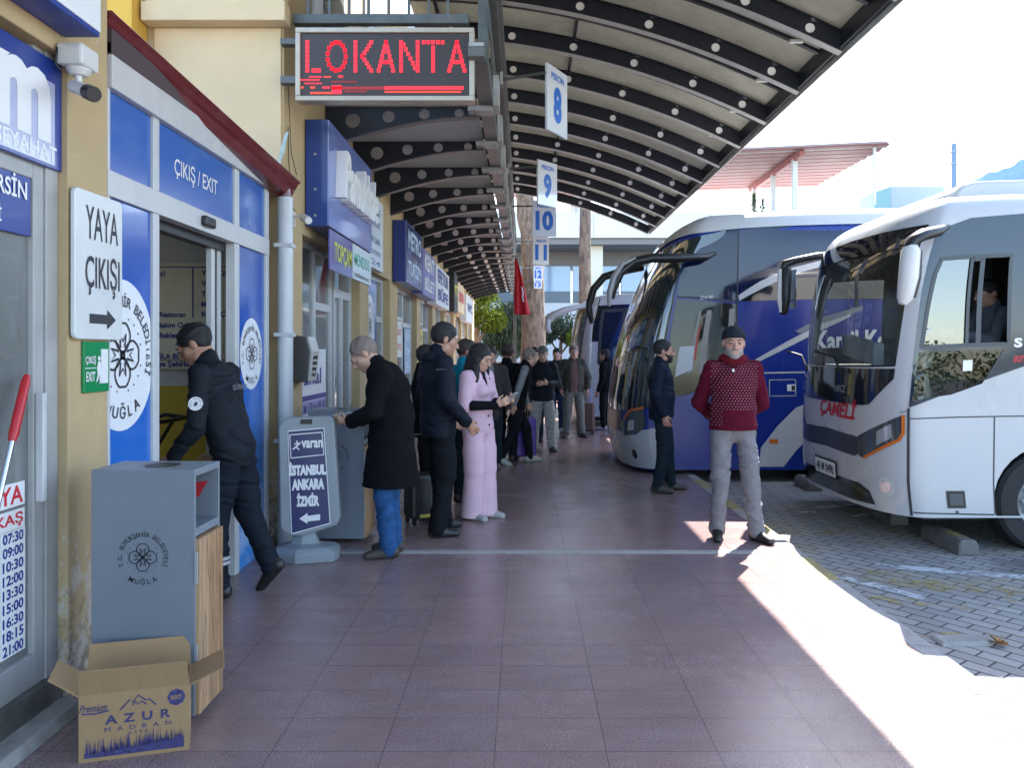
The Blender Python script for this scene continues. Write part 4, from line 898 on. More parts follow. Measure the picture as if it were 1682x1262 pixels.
for k in range(240):
    u = .06 + .90 * random.random(); hgt = (.05 + .23 * random.random() ** 1.5) * (1 if u < .75 else .75); z0_ = .10 + .08 * u
    x_ = wd * u; w2 = .0012 + .002 * random.random(); a_ = A + rt * x_ + nf * .0016 + VZ * H_ * z0_
    l_.add([a_ - rt * w2, a_ + rt * w2, a_ + rt * (w2 * .3 + .006 * (random.random() - .5)) + VZ * H_ * hgt], [(0, 1, 2)])
l_.add([on(u, v) + nf * .0011 for u, v in ((.05, .06), (.95, .06), (.95, .22), (.75, .18), (.5, .16), (.25, .12), (.05, .13))], [tuple(range(7))])
l_.build('print', mat('box_ink', (.045, .04, .13), .7, noise=(70, .5)), bx)
l_ = MB(); put_text(l_, "BEST", on(.88, .83), rt, VZ, .016, .04, offset=.02, out=.0025); l_.build('seal_lettering', M_card, bx)
# ---------------------------------------------------------------- standing sign (panel on a weighted base)
vs_ = thing('standing_sign', 'blue standing sign reading varan, İSTANBUL, ANKARA, İZMİR on a grey weighted base', 'sign', (-1.6, 5.8, 0))
Yv = 5.86; M_gp = mat('grey_plastic', (.235, .265, .29), .42, noise=(5, .08), bump=(200, .08))
pa = [P(x_, y_, Yv) for x_, y_ in ((462, 868), (459, 700), (466, 690), (474, 686), (541, 684), (547, 690), (557, 853), (552, 866), (500, 881), (480, 880))]
yaw = R(14); axis = P(500, 780, Yv)
def ry(v): d = Vector(v) - axis; return axis + Vector((d.x * math.cos(yaw), d.y + d.x * math.sin(yaw), d.z))
MB().prism([ry(p) for p in pa], (0, .07, 0)).build('panel_frame', M_gp, vs_, bevel=.012)
q = [P(x_, y_, Yv) for x_, y_ in ((480, 876), (473, 708), (530, 704), (541, 862))]
def out_(p, d): return ry(p) + Vector((math.sin(yaw), -math.cos(yaw), 0)) * d
MB().add([out_(p, .004) for p in q], [(0, 1, 2, 3)][::1]).build('face', mat('deep_navy', (.006, .010, .085), .3, coat=.2), vs_)
l_ = MB(); rtv = Vector((math.cos(yaw), math.sin(yaw), 0)); upv = VZ
def pv(px, py): return out_(P(px, py, Yv), .0055)
put_text(l_, "varan", pv(512, 730), rtv, upv, .058, .155, offset=.03, shear=-.02)
put_text(l_, "İSTANBUL", pv(505, 770), rtv, upv, .105, .275, offset=.065); put_text(l_, "ANKARA", pv(506, 796), rtv, upv, .085, .24, offset=.065); put_text(l_, "İZMİR", pv(506, 821), rtv, upv, .105, .165, offset=.065)
l_.add([pv(x_, y_) + Vector((0, -.001, 0)) for x_, y_ in ((492, 852), (505, 843), (505, 848), (525, 846), (525, 856), (505, 857), (505, 861))], [tuple(reversed(range(7)))])
for a_, b_ in (((477, 714), (528, 711)), ((528, 711), (531, 748)), ((531, 748), (479, 752)), ((479, 752), (477, 714)), ((474, 708), (531, 704)), ((531, 704), (541, 862)), ((541, 862), (480, 876)), ((480, 876), (474, 708))):
    p0, p1 = pv(*a_), pv(*b_); d = (p1 - p0).normalized(); s_ = d.cross(Vector((0, -1, 0))) * .0035; l_.add([p0 - s_, p1 - s_, p1 + s_, p0 + s_], [(0, 1, 2, 3)])
for x0_, y0_, x1_, y1_, w2 in ((482, 738, 494, 727, .006), (486, 733, 492, 739, .005), (488, 724, 490, 731, .006), (484, 729, 494, 729, .005)):
    p0, p1 = pv(x0_, y0_), pv(x1_, y1_); d = (p1 - p0).normalized(); s_ = d.cross(Vector((0, -1, 0))) * w2; l_.add([p0 - s_, p1 - s_, p1 + s_, p0 + s_], [(0, 1, 2, 3)])
l_.build('lettering', M_ltr, vs_)
hd = MB(); c_ = out_(P(503, 693, Yv), .003); hd.obox(c_, rtv * .043, Vector((0, .002, 0)), VZ * .018); hd.build('grip_hole', M_dark, vs_)
bs = MB(); cx_ = P(498, 0, Yv).x; cy_ = Yv + .06
pts = [(-.25, -.02), (-.24, -.10), (-.03, -.17), (.24, -.10), (.26, .0), (.24, .13), (-.0, .19), (-.24, .12)]
bs.add([(cx_ + x_, cy_ + y_, .0) for x_, y_ in pts] + [(cx_ + x_, cy_ + y_, .075) for x_, y_ in pts] + [(cx_ + x_ * .82, cy_ + y_ * .82, .105) for x_, y_ in pts] + [(cx_ + x_ * .42, cy_ + y_ * .36, .125) for x_, y_ in pts] + [(cx_ + x_ * .30, cy_ + y_ * .24, .2) for x_, y_ in pts] + [(cx_ + x_ * .38, cy_ + y_ * .22, .28) for x_, y_ in pts],
       [tuple(reversed(range(8)))] + [(r * 8 + i, r * 8 + (i + 1) % 8, r * 8 + 8 + (i + 1) % 8, r * 8 + 8 + i) for r in range(5) for i in range(8)] + [tuple(range(40, 48))])
bs.build('base', M_gp, vs_, bevel=.008)
# ---------------------------------------------------------------- buses
def inside(pt, poly):
    x, y = pt; c = False; n = len(poly); j = n - 1
    for i in range(n):
        xi, yi = poly[i]; xj, yj = poly[j]
        if (yi > y) != (yj > y) and x < (xj - xi) * (y - yi) / (yj - yi) + xi: c = not c
        j = i
    return c
def dense(poly, step=.06, closed=True):
    out = []; n = len(poly)
    for i in range(n if closed else n - 1):
        a, b = Vector(poly[i]), Vector(poly[(i + 1) % n]); k = max(1, int((b - a).length / step + .5))
        out += [tuple(a.lerp(b, t / k)) for t in range(k)]
    return out
class Bus:
    def __init__(s, xf, yn, W, L, z0, zr, prof, D=.34, n=3.0, rr=.22, drop=0., dlen=1., taper=.03):
        s.xf, s.yn, s.W, s.L, s.z0, s.zr, s.prof, s.D, s.rr, s.drop, s.dlen, s.taper = xf, yn, W, L, z0, zr, prof, D, rr, drop, dlen, taper
        s.yc = yn + W / 2; w = W / 2; tab = []
        for i in range(401):
            th = math.pi / 2 * i / 400; tab.append((D * (1 - math.cos(th) ** (2 / 2.0)), w * math.sin(th) ** (2 / n)))
        tab = np.array(tab); d = np.hypot(*np.diff(tab, axis=0).T); s.arc = np.concatenate([[0], np.cumsum(d)]); s.tab = tab; s.u1 = s.arc[-1]; s.w = w; s.ue = s.u1 + L - D
        s.zt = zr - rr + rr * math.pi / 2
    def flat(s, u):
        a = abs(u)
        if a < s.u1: x = np.interp(a, s.arc, s.tab[:, 0]); y = np.interp(a, s.arc, s.tab[:, 1])
        else: x = s.D + a - s.u1; y = s.w
        return x, y * (1 if u >= 0 else -1)
    def raw(s, u, zz):
        x, a = s.flat(u); e = .004; x0, a0 = s.flat(u - e); x1, a1 = s.flat(u + e); t = Vector((x1 - x0, a1 - a0)).normalized(); nx, na = -t.y, t.x      # outward: front is -x
        if zz <= s.zr - s.rr: z = zz; ins = 0
        else: ph = min(math.pi / 2, (zz - s.zr + s.rr) / s.rr); z = s.zr - s.rr + s.rr * math.sin(ph); ins = s.rr * (1 - math.cos(ph))
        ins += s.taper * max(0, z - s.z0) / (s.zr - s.z0)
        x -= nx * ins; a -= na * ins
        au = abs(u); wt = 1. if au < s.u1 else max(0., 1 - (au - s.u1) / 1.3); wt = wt * wt * (3 - 2 * wt)
        x += s.prof(z) * wt
        zt = s.zr - s.drop * math.exp(-max(0, x) / s.dlen); z = s.z0 + (z - s.z0) * (zt - s.z0) / (s.zr - s.z0)
        return Vector((s.xf + x, s.yc - a, z))
    def S(s, u, zz, off=0.):
        p = s.raw(u, zz)
        if off:
            e = .01; du = s.raw(u + e, zz) - s.raw(u - e, zz); dz = s.raw(u, zz + e) - s.raw(u, zz - e); n = du.cross(dz)
            n = n.normalized() if n.length > 0 else Vector((-1, 0, 0))
            if n.dot(p - Vector((s.xf + s.L / 2, s.yc, (s.z0 + s.zr) / 2))) < 0: n = -n
            p = p + n * off
        return p
    def side(s, px, py):
        k = F / s.yn; X = (px - CX) / k; return (X - s.xf - s.D + s.u1, EYE - (py - CY) / k)
    def inv(s, px, py):                   # surface point seen at a photo pixel
        if not hasattr(s, '_g'):
            us = np.arange(-s.u1 - .1, s.u1 + 4, .05); zs = np.arange(s.z0, s.zt, .05); L_ = []
            for u in us:
                for z in zs:
                    p = s.raw(u, z); q = s.S(u, z, .01) - p
                    if q.dot(Vector((0, 0, EYE)) - p) > 0: L_.append((u, z, CX + F * p.x / p.y, CY - F * (p.z - EYE) / p.y))
            s._g = np.array(L_)
        g = s._g; i = np.argmin((g[:, 2] - px) ** 2 + (g[:, 3] - py) ** 2); u, z = g[i, 0], g[i, 1]
        def pr(u, z): p = s.raw(u, z); return np.array((CX + F * p.x / p.y, CY - F * (p.z - EYE) / p.y))
        for _ in range(8):
            f0 = pr(u, z) - np.array((px, py)); J = np.stack([(pr(u + .01, z) - pr(u - .01, z)) / .02, (pr(u, z + .01) - pr(u, z - .01)) / .02], 1)
            try: d = np.linalg.solve(J, f0)
            except Exception: break
            d = np.clip(d, -.1, .1); u -= d[0] * .7; z -= d[1] * .7
        z = float(min(max(z, s.z0), s.zt)); return (float(u), z)
    def cdt(s, polys, bound, grid, keep, off=0.):
        pts = []; edges = []
        for p in polys:
            b = len(pts); pts += [Vector(q) for q in p]; edges += [(b + i, b + (i + 1) % len(p)) for i in range(len(p))]
        pts += [Vector(q) for q in grid]
        v, e, f, *_ = delaunay_2d_cdt(pts, edges, [], 0, 1e-5)
        fs = [q for q in f if keep((sum(v[i].x for i in q) / len(q), sum(v[i].y for i in q) / len(q)))]
        used = sorted({i for q in fs for i in q}); mp = {k: i for i, k in enumerate(used)}
        return [s.S(v[k].x, v[k].y, off) for k in used], [tuple(mp[i] for i in q) for q in fs]
    def usteps(s):
        L_ = [0.]; 
        while L_[-1] < s.ue - 1e-6: L_.append(min(s.ue, L_[-1] + (.055 if L_[-1] < s.u1 + .1 else .16 if L_[-1] < s.u1 + 3 else .5)))
        return L_
    def zsteps(s):
        zs = list(np.arange(s.z0, s.zr - s.rr - .02, .07)) + list(np.linspace(s.zr - s.rr, s.zt, 7)); return [float(z) for z in zs]
    def shell(s, holes, name, m, parent):
        us = s.usteps(); us = [-u for u in reversed(us[1:])] + us; zs = s.zsteps()
        rect = [(u, s.z0) for u in us] + [(s.ue, z) for z in zs[1:]] + [(u, s.zt) for u in reversed(us[:-1])] + [(-s.ue, z) for z in reversed(zs[1:-1])]
        hs = [dense(h) for h in holes]
        def near(q): return any(any((q[0] - a) ** 2 + (q[1] - b) ** 2 < .0009 for a, b in h) for h in hs)
        grid = [(u, z) for u in us[1:-1] for z in zs[1:-1] if not near((u, z))]
        vs, fs = s.cdt([rect] + hs, None, grid, lambda c: not any(inside(c, h) for h in hs))
        mb = MB().add(vs, fs)
        n = len(us)                                      # roof cap and rear wall
        for i in range(n // 2):
            a, b = us[i], us[i + 1]
            if b <= 0: mb.quad(s.S(a, s.zt), s.S(b, s.zt), s.S(-b, s.zt), s.S(-a, s.zt))
        for i in range(len(zs) - 1): mb.quad(s.S(-s.ue, zs[i]), s.S(s.ue, zs[i]), s.S(s.ue, zs[i + 1]), s.S(-s.ue, zs[i + 1]))
        return mb.build(name, m, parent, smooth=50)
    def patch(s, poly, off=.004, mb=None, holes=(), g=.07):
        poly = dense(poly, .05); hs = [dense(h, .05) for h in holes]; x0, y0, x1, y1 = extent(poly)
        gr = [(float(u), float(z)) for u in np.arange(x0 + g / 2, x1, g) for z in np.arange(y0 + g / 2, y1, g) if inside((u, z), poly)]
        gr = [q for q in gr if min((q[0] - a) ** 2 + (q[1] - b) ** 2 for a, b in poly) > .0006]
        vs, fs = s.cdt([poly] + hs, None, gr, lambda c: inside(c, poly) and not any(inside(c, h) for h in hs), off)
        mb = mb or MB(); mb.add(vs, fs); return mb
    def line(s, pts, w, off=.004, mb=None):
        mb = mb or MB(); pts = dense(pts, .06, False) + [pts[-1]]; n = len(pts); A = []; B = []
        for i in range(n):
            d = Vector(pts[min(n - 1, i + 1)]) - Vector(pts[max(0, i - 1)]); d.normalize(); q = Vector((-d.y, d.x)) * w / 2
            A.append(s.S(pts[i][0] + q.x, pts[i][1] + q.y, off)); B.append(s.S(pts[i][0] - q.x, pts[i][1] - q.y, off))
        return mb.add(A + B, [(i, i + 1, n + i + 1, n + i) for i in range(n - 1)])
    def text(s, txt, uc, zc_, h, w, offset=.03, shear=0., off=.006, mb=None, rise=0.):
        mb = mb or MB(); v, f = glyphs(txt, 1., offset); x0, y0, x1, y1 = extent(v); sx, sy = w / (x1 - x0), h / (y1 - y0)
        return mb.add([s.S(uc + (x - (x0 + x1) / 2) * sx + shear * (y - (y0 + y1) / 2) * sy, zc_ + (y - (y0 + y1) / 2) * sy + rise * (x - (x0 + x1) / 2) * sx, off) for x, y in v], f)
def mirror_poly(p): return p + [(-u, z) for u, z in reversed(p) if abs(u) > 1e-6]
def wheel(parent, x, y, z, r, side=-1, w=.26):
    t = MB(); prof = [(r * .60, -w / 2), (r * .93, -w / 2), (r, -w / 2 + .03), (r, w / 2 - .03), (r * .93, w / 2), (r * .60, w / 2)]; n = 40; vs = []; fs = []
    for rr, dy in prof:
        for i in range(n): a = i * 2 * math.pi / n; vs.append((x + rr * math.cos(a), y + dy, z + rr * math.sin(a)))
    for k in range(len(prof)):
        k2 = (k + 1) % len(prof)
        for i in range(n): j = (i + 1) % n; fs.append((k * n + i, k * n + j, k2 * n + j, k2 * n + i))
    wh = t.add(vs, fs).build('wheel', mat('tyre_rubber', (.016, .016, .017), .8, noise=(14, .3), bump=(60, .2)), parent, smooth=40)
    h = MB(); s_ = side; yo = y + s_ * (w / 2 - .05)
    rings = [(r * .60, yo - s_ * .0), (r * .56, yo + s_ * .02), (r * .5, yo - s_ * .03), (r * .3, yo - s_ * .06), (r * .24, yo + s_ * .03), (r * .12, yo + s_ * .05)]; vs = []; fs = []
    for rr, yy in rings:
        for i in range(n): a = i * 2 * math.pi / n; vs.append((x + rr * math.cos(a), yy, z + rr * math.sin(a)))
    for k in range(len(rings) - 1):
        for i in range(n): j = (i + 1) % n; fs.append((k * n + i, k * n + j, (k + 1) * n + j, (k + 1) * n + i))
    fs.append(tuple(range((len(rings) - 1) * n, len(rings) * n))); h.add(vs, fs)
    for i in range(10): a = i * 2 * math.pi / 10; h.cyl((x + r * .36 * math.cos(a), yo - s_ * .05, z + r * .36 * math.sin(a)), (x + r * .36 * math.cos(a), yo - s_ * .01, z + r * .36 * math.sin(a)), .016, 8)
    h.build('rim', mat('wheel_rim', (.35, .36, .37), .35, .6, noise=(12, .2)), wh, smooth=40); return wh
def car_paint(name, col, dirt=(.35, .33, .30), amt=.25, coat=.5):
    return mat(name, col, .28, noise=(.7, .03), coat=coat, spec=.35, streak=((1.5, 1.5, 3.5), dirt, amt))
M_bw = car_paint('bus_white', (.44, .44, .445)); M_bb = car_paint('bus_blue', (.004, .020, .19), (.009, .028, .16), .3, .12); M_bs = car_paint('bus_silver', (.32, .335, .36))
M_gl = glass('bus_glass', (.50, .56, .56), .01); M_bk = mat('black_glazing', (.010, .012, .016), .06, coat=1.); M_slate = mat('slate_glazing', (.014, .026, .048), .07, spec=.4, coat=.35); M_gl2 = glass('coated_glass', (.42, .48, .50), .01, 1., 2.3)
M_seam = mat('panel_seam', (.03, .03, .035), .6); M_mirg = mat('mirror_grey', (.30, .30, .30), .35, noise=(5, .08)); M_mirw = mat('mirror_shell', (.62, .60, .57), .35)
M_lens = mat('lamp_lens', (.45, .47, .48), .08, .4, coat=1.); M_amb = mat('amber_lens', (.55, .13, .01), .2, coat=.6); M_chr = MATS['chrome']
M_ref = mat('mirror_glass', (.75, .77, .78), .03, 1.)
M_seat = mat('seat_cloth', (.03, .035, .05), .9, noise=(10, .3))

# --- white midibus, front right
b1 = Bus(2.98, 6.45, 2.35, 8.2, .20, 2.98, lambda z: .02 + .0 * z + (.055 * max(0, z - 1.2) + .12 * max(0, z - 1.9) ** 2 + .25 * max(0, z - 2.45) ** 2 + .10 * max(0, .5 - z) ** 1.0), D=.36, n=3.1, rr=.20, drop=.16, dlen=.55, taper=.05)
t1 = thing('bus', 'white midibus with ÇAMELİ in red on its nose, nearest bus on the right', 'bus', (3.3, 7.6, ROAD))
bottom = [(0, 1.16), (.72, 1.16), (1.04, 1.40)]
ws = [(0, 1.52), (1.06, 1.52), (1.12, 2.2), (1.17, 2.74), (.6, 2.76), (0, 2.77)]; ws_full = mirror_poly([ws[0]] + ws[1:])
sw = [b1.side(*q) for q in ((1506, 563), (1655, 563), (1655, 415), (1528, 415), (1520, 440))]
lw = [b1.side(*q) for q in ((1496, 652), (1560, 645), (1612, 628), (1648, 572), (1502, 572))]
far_w = [(-u, z) for u, z in sw]; far_w2 = [(-b1.u1 - 1.3, 1.5), (-b1.u1 - 5.5, 1.5), (-b1.u1 - 5.5, 2.5), (-b1.u1 - 1.3, 2.5)]
cx_, cz_ = b1.side(1725, 828); arch = [(cx_ + .49 * math.cos(R(a)), max(b1.z0 + .004, cz_ + .49 * math.sin(R(a)))) for a in range(-12, 193, 12)]
pw = [b1.side(*q) for q in ((1664, 560), (1664, 360), (2300, 360), (2300, 560))]
b1.shell([ws_full, sw, lw, far_w, arch], 'body', M_bw, t1)
b1.patch(ws_full, -.004).build('windscreen', M_gl, t1, smooth=60)
glz = [b1.side(*q) for q in ((1491, 664), (1560, 640), (1684, 600), (2300, 590), (2300, 346), (1682, 346), (1560, 350), (1508, 366), (1500, 470))]
b1.patch(glz, .006, None, [sw, lw]).build('side_glazing', M_slate, t1, smooth=50)
wfr = MB(); b1.line(sw + [sw[0]], .035, .012, wfr); mid = b1.side(1582, 563), b1.side(1582, 415); b1.line(list(mid), .03, .012, wfr); m2 = b1.side(1602, 563), b1.side(1602, 415); b1.line(list(m2), .045, .010, wfr)
b1.line([b1.side(1602, 420), b1.side(1586, 420)], .03, .010, wfr); wf = wfr.build('window_frame', mat('frame_dark', (.035, .042, .052), .35), t1)
b1.patch([sw[0], mid[0], mid[1], sw[3], sw[4]], .0).build('pane', M_gl2, wf); b1.patch(lw, -.002).build('lower_window', M_gl, t1)
bk = mirror_poly([(0, 1.16), (.70, 1.16), (.80, 1.175), (1.055, 1.41), (1.06, 1.50), (0, 1.515)]); b1.patch(bk, .005).build('black_band', M_bk, t1, smooth=60)
tp = mirror_poly([(0, 2.60), (.6, 2.59), (1.14, 2.57), (1.175, 2.74), (.6, 2.765), (0, 2.775)]); b1.patch(tp, .006).build('sun_band', M_bk, t1, smooth=60)
b1.text("ÇAMELİ", *b1.inv(1374, 671), .235, .78, .03, shear=.25, rise=-.01).build('lettering', mat('bus_red', (.42, .02, .03), .35), t1)
gr = mirror_poly([(0, .69), (.60, .665), (.66, .70), (.64, .85), (.58, .86), (0, .88)]); b1.patch(gr, .005).build('grille', mat('grille_dark', (.04, .045, .055), .35, noise=(4, .4)), t1, smooth=60)
for sg_ in (1, -1):
    hl = [(.665, .68), (.72, .665), (1.12, .87), (1.15, .93), (1.15, 1.09), (.645, .865)]; hp = [(sg_ * u, z) for u, z in hl]
    h_ = b1.patch(hp, .006).build('headlight', mat('lamp_dark', (.05, .055, .06), .1, coat=1.), t1, smooth=60)
    b1.patch([(sg_ * u, z) for u, z in ((.90, .80), (1.06, .885), (1.05, 1.01), (.90, .93))], .010).build('lens', M_lens, h_, smooth=60)
    am = MB(); b1.line([(sg_ * u, z) for u, z in ((.74, .668), (1.12, .868), (1.155, .93), (1.155, 1.09))], .028, .009, am); am.build('indicator', M_amb, h_)
    fgl = [(sg_ * (1.0 + .085 * math.cos(a * math.pi / 8)), .44 + .085 * math.sin(a * math.pi / 8)) for a in range(16)]; f_ = b1.patch(fgl, .004).build('fog_light', mat('fog_surround', (.5, .5, .5), .4), t1, smooth=60)
    b1.patch([(sg_ * (.995 + .055 * math.cos(a * math.pi / 8)), .44 + .055 * math.sin(a * math.pi / 8)) for a in range(16)], .008).build('lens', M_lens, f_, smooth=60)
gr = mirror_poly([(0, .235), (.55, .235), (.86, .25), (.80, .37), (.66, .42), (.3, .42), (0, .40)]); b1.patch(gr, .005).build('lower_grille', M_bk, t1, smooth=60)
pl = MB(); pp = [(-.27, .375), (.27, .375), (.27, .56), (-.27, .56)]; b1.patch(pp, .018, pl); np_ = pl.build('number_plate', mat('plate_frame', (.02, .02, .02), .4), t1)
b1.patch([(-.25, .395), (.25, .395), (.25, .54), (-.25, .54)], .021).build('plate_face', M_ltr, np_); b1.text("48 M 0490", 0, .467, .095, .42, .02, off=.024).build('lettering', M_ink, np_)
b1.text("NKZ", .28, 1.30, .07, .24, .02).build('badge', mat('badge_grey', (.3, .3, .32), .3, .5), t1)
sm = MB(); q0 = b1.side(1490, 664)[0]
for pts, w_ in (([(q0, .21), (q0, 1.15)], .022), ([b1.side(1492, 683), b1.side(2200, 683)], .010), ([b1.side(1633, 684), b1.side(1629, 846)], .010), ([(1.12, 1.11), (q0, 1.13)], .006), ([b1.side(1493, 843), b1.side(1628, 846)], .012)): b1.line(pts, w_, .0035, sm)
sm.build('panel_gap', M_seam, t1)
vt = MB(); b1.patch([b1.side(*q) for q in ((1549, 806), (1580, 806), (1580, 835), (1549, 835))], .006, vt); vt.build('vent', M_black, t1); vt = MB(); b1.patch([b1.side(*q) for q in ((1553, 811), (1576, 811), (1576, 830), (1553, 830))], .010, vt)
u0, z0_ = b1.side(1564, 845); b1.patch([(u0 + .016 * math.cos(a * math.pi / 5), z0_ + .016 + .016 * math.sin(a * math.pi / 5)) for a in range(10)], .006, vt); vt.build('vent_louvre', mat('louvre', (.06, .065, .07), .5), t1)
b1.text("S", *b1.side(1672, 561), .08, .075, .04, off=.009).build('lettering', M_ltr, t1); b1.text("euro", *b1.side(1676, 588), .06, .12, .01, shear=.3, off=.009).build('lettering', M_red, t1)
st_ = MB(); b1.patch([b1.side(*q) for q in ((1578, 588), (1594, 588), (1594, 606), (1578, 606))], .003, st_); st_.build('window_sticker', M_ltr, t1)
po = MB()                                                        # roof pod
poly = [(3.80, 6.85, 2.80), (3.86, 6.85, 3.03), (3.92, 6.85, 3.09), (4.05, 6.85, 3.12), (4.5, 6.85, 3.135), (9, 6.85, 3.135), (9, 6.85, 2.8)]
po.prism(poly, (0, 1.5, 0)); po.build('roof_pod', M_bw, t1, bevel=.03, smooth=40)
wheel(t1, 4.42, 6.62, cz_, .42); wheel(t1, 4.42, 8.55, cz_, .42, 1); wheel(t1, 9.1, 6.62, cz_, .42); wheel(t1, 9.1, 8.55, cz_, .42, 1)
ch = MB(); ch.box(3.5, 6.75, .12, 11, 8.5, .30); ch.box(4.0, 6.50, .30, 4.9, 6.54, .8) if False else None; ch.box(3.4, 6.80, .3, 11, 8.45, .62); ch.build('chassis', M_dark, t1)
ins = MB(); ins.box(3.3, 6.55, 1.22, 3.75, 8.68, 1.46); ins.box(3.75, 6.52, .90, 11, 8.7, .94); ins.box(5.3, 6.52, .7, 5.35, 8.7, 2.85); ins.box(3.6, 6.55, 2.80, 11, 8.7, 2.83)
ins.build('dashboard', M_dark, t1, bevel=.02)
se = MB(); se.box(4.12, 6.80, 1.25, 4.6, 7.30, 1.42); se.obox((4.66, 7.05, 1.84), (.06, 0, .0), (0, .24, 0), (.05, 0, .45)); se.build('driver_seat', M_seat, t1, bevel=.05)
st_ = MB(); 
a0 = Vector((3.80, 7.05, 1.66)); n0 = Vector((.45, 0, .9)).normalized(); ra = Vector((0, 1, 0)); rb_ = n0.cross(ra)
st_.tube([a0 + (ra * math.cos(a * math.pi / 12) + rb_ * math.sin(a * math.pi / 12)) * .22 for a in range(25)], .016, 8, cap=False); st_.tube([a0 - ra * .2, a0 + ra * .2], .014, 6); st_.tube([a0, a0 - n0 * .4], .03, 8); st_.build('steering_wheel', M_black, t1)
pc = MB(); pc.tube([(3.50, 6.62, 1.62), (3.43, 6.60, 1.45), (3.44, 6.58, 1.2), (3.47, 6.58, 1.02)], .05, 8); pc.build('inner_pillar', mat('trim_beige', (.5, .46, .38), .6), t1)
cu = MB(); cu.obox((3.42, 7.9, 2.3), (.004, 0, .0), (0, .04, 0), (0, 0, .25)); cu.obox((3.3, 7.5, 1.62), (.05, 0, 0), (0, .35, .05), (0, 0, .10)); cu.build('papers', M_ltr, t1)
vi = MB(); vi.box(3.42, 6.7, 2.56, 3.5, 8.5, 2.78); vi.build('sun_visor', M_dark, t1, bevel=.02)
# mirrors
def mirror(parent, arm, radii, head, hr, m_arm, m_head, glass_n=None):
    MB().tube(arm, .03, 12, rs=radii).build('mirror_arm', m_arm, parent, smooth=50)
    MB().tube(head, .05, 14, rs=hr).build('mirror_head', m_head, parent, smooth=50)
mirror(t1, [P(1556, 372, 6.42), P(1540, 380, 6.36), P(1515, 386, 6.30), P(1498, 396, 6.26), P(1492, 408, 6.25)], [(.03, .02), (.06, .045), (.07, .05), (.06, .045), (.04, .04)],
       [P(1498, 400, 6.25), P(1496, 412, 6.25), P(1492, 455, 6.25), P(1486, 490, 6.25), P(1482, 500, 6.25)], [(.03, .04), (.085, .07), (.085, .075), (.065, .06), (.03, .03)], M_black, M_mirw)
mb = MB(); mb.tube([P(1506, 412, 6.3), P(1502, 455, 6.3), P(1496, 488, 6.3)], .05, 10, rs=[(.055, .04), (.06, .05), (.045, .04)]); mb.build('mirror_back', M_black, t1)
mirror(t1, [P(1384, 417, 8.9), P(1340, 421, 8.8), P(1306, 428, 8.75), P(1290, 434, 8.75), P(1287, 442, 8.75)], [(.045, .04)] * 3 + [(.05, .05), (.04, .04)],
       [P(1292, 438, 8.75), P(1291, 450, 8.75), P(1289, 490, 8.75), P(1287, 512, 8.75), P(1287, 517, 8.75)], [(.05, .05), (.095, .06), (.095, .06), (.08, .05), (.03, .03)], M_black, M_black)
mb = MB(); mb.tube([P(1281, 442, 8.72), P(1280, 490, 8.72), P(1283, 513, 8.72)], .04, 10, rs=[(.03, .02), (.035, .03), (.02, .02)]); mb.build('mirror_shell', M_mirw, t1)
mb = MB(); c_ = P(1303, 475, 8.78); mb.obox(c_, (.004, .0, 0), (0, .09, 0), (0, 0, .22)); mb.build('mirror_glass', M_ref, t1)
for y0_ in (7.25, 8.1): MB().tube([(2.99, y0_, 1.40), (2.985, y0_ + .15, 1.55), (2.98, y0_ + .6, 1.6)], .012, 6).build('wiper', M_black, t1)

# --- tall blue coach
b2_ = Bus(1.24, 9.95, 2.5, 12., .06, 3.50, lambda z: .015 + .0 * z + .10 * max(0, z - 1.0) + .115 * max(0, z - 1.35) ** 2 + .25 * max(0, .45 - z), D=.42, n=3.2, rr=.26, drop=.32, dlen=1.15, taper=.10)
t2 = thing('coach', 'tall blue coach with white swooshes, dark curved windscreen and black mirror arms', 'bus', (1.6, 11.2, ROAD))
b2_.shell([], 'body', M_bb, t2)
I = b2_.inv; Sd = b2_.side
def pm(L_): return [I(*q) for q in L_]
# white roof
us = [u for u in b2_.usteps()]; rf = MB(); zlow = lambda u: 3.28 - .10 * math.exp(-u / .9)
poly = [(u, zlow(u)) for u in us] + [(us[-1], b2_.zt)] + [(u, b2_.zt) for u in reversed(us[:-1])]; poly = [(u, z) for u, z in poly]
b2_.patch(mirror_poly(poly), .022, rf, g=.08); n = len(us)
for i in range(n - 1): rf.quad(b2_.S(us[i], b2_.zt, .02), b2_.S(us[i + 1], b2_.zt, .02), b2_.S(-us[i + 1], b2_.zt, .02), b2_.S(-us[i], b2_.zt, .02))
rf.build('roof', M_bw, t2, smooth=60)
wsx = pm([(1117, 442), (1104, 500), (1092, 560), (1083, 640), (1079, 668)]); utop = I(1205, 372); ub = I(1150, 408)
wpoly = [(0, .86), (.75, .86)] + [(wsx[-1][0], wsx[-1][1])] + list(reversed(wsx[:-1])) + [ub, utop, (.9, 3.17), (0, 3.165)]
b2_.patch(mirror_poly([(0, .86)] + wpoly[1:]), .006).build('windscreen', mat('dark_windscreen', (.012, .020, .022), .05, coat=1.), t2, smooth=60)
wl = MB(); b2_.line(wsx, .03, .010, wl); wl.build('windscreen_seal', M_black, t2)
bandtop = [I(1207, 368), Sd(1300, 358), Sd(1440, 352), Sd(2000, 350)]
pan = [I(1120, 440), I(1152, 408), I(1206, 370), Sd(1211, 366), Sd(1211, 486), I(1112, 486)]
b2_.patch(pan, .005).build('upper_panel', mat('navy_glazing', (.004, .008, .030), .08, spec=.35, coat=.15), t2, smooth=60)
upg = [Sd(1213, 486), Sd(1213, 367)] + bandtop[1:] + [Sd(2000, 490), Sd(1440, 490)]
b2_.patch(upg, .005, g=.16).build('side_glazing', mat('navy_side_glazing', (.004, .009, .036), .06, spec=.4, coat=.2), t2, smooth=60)
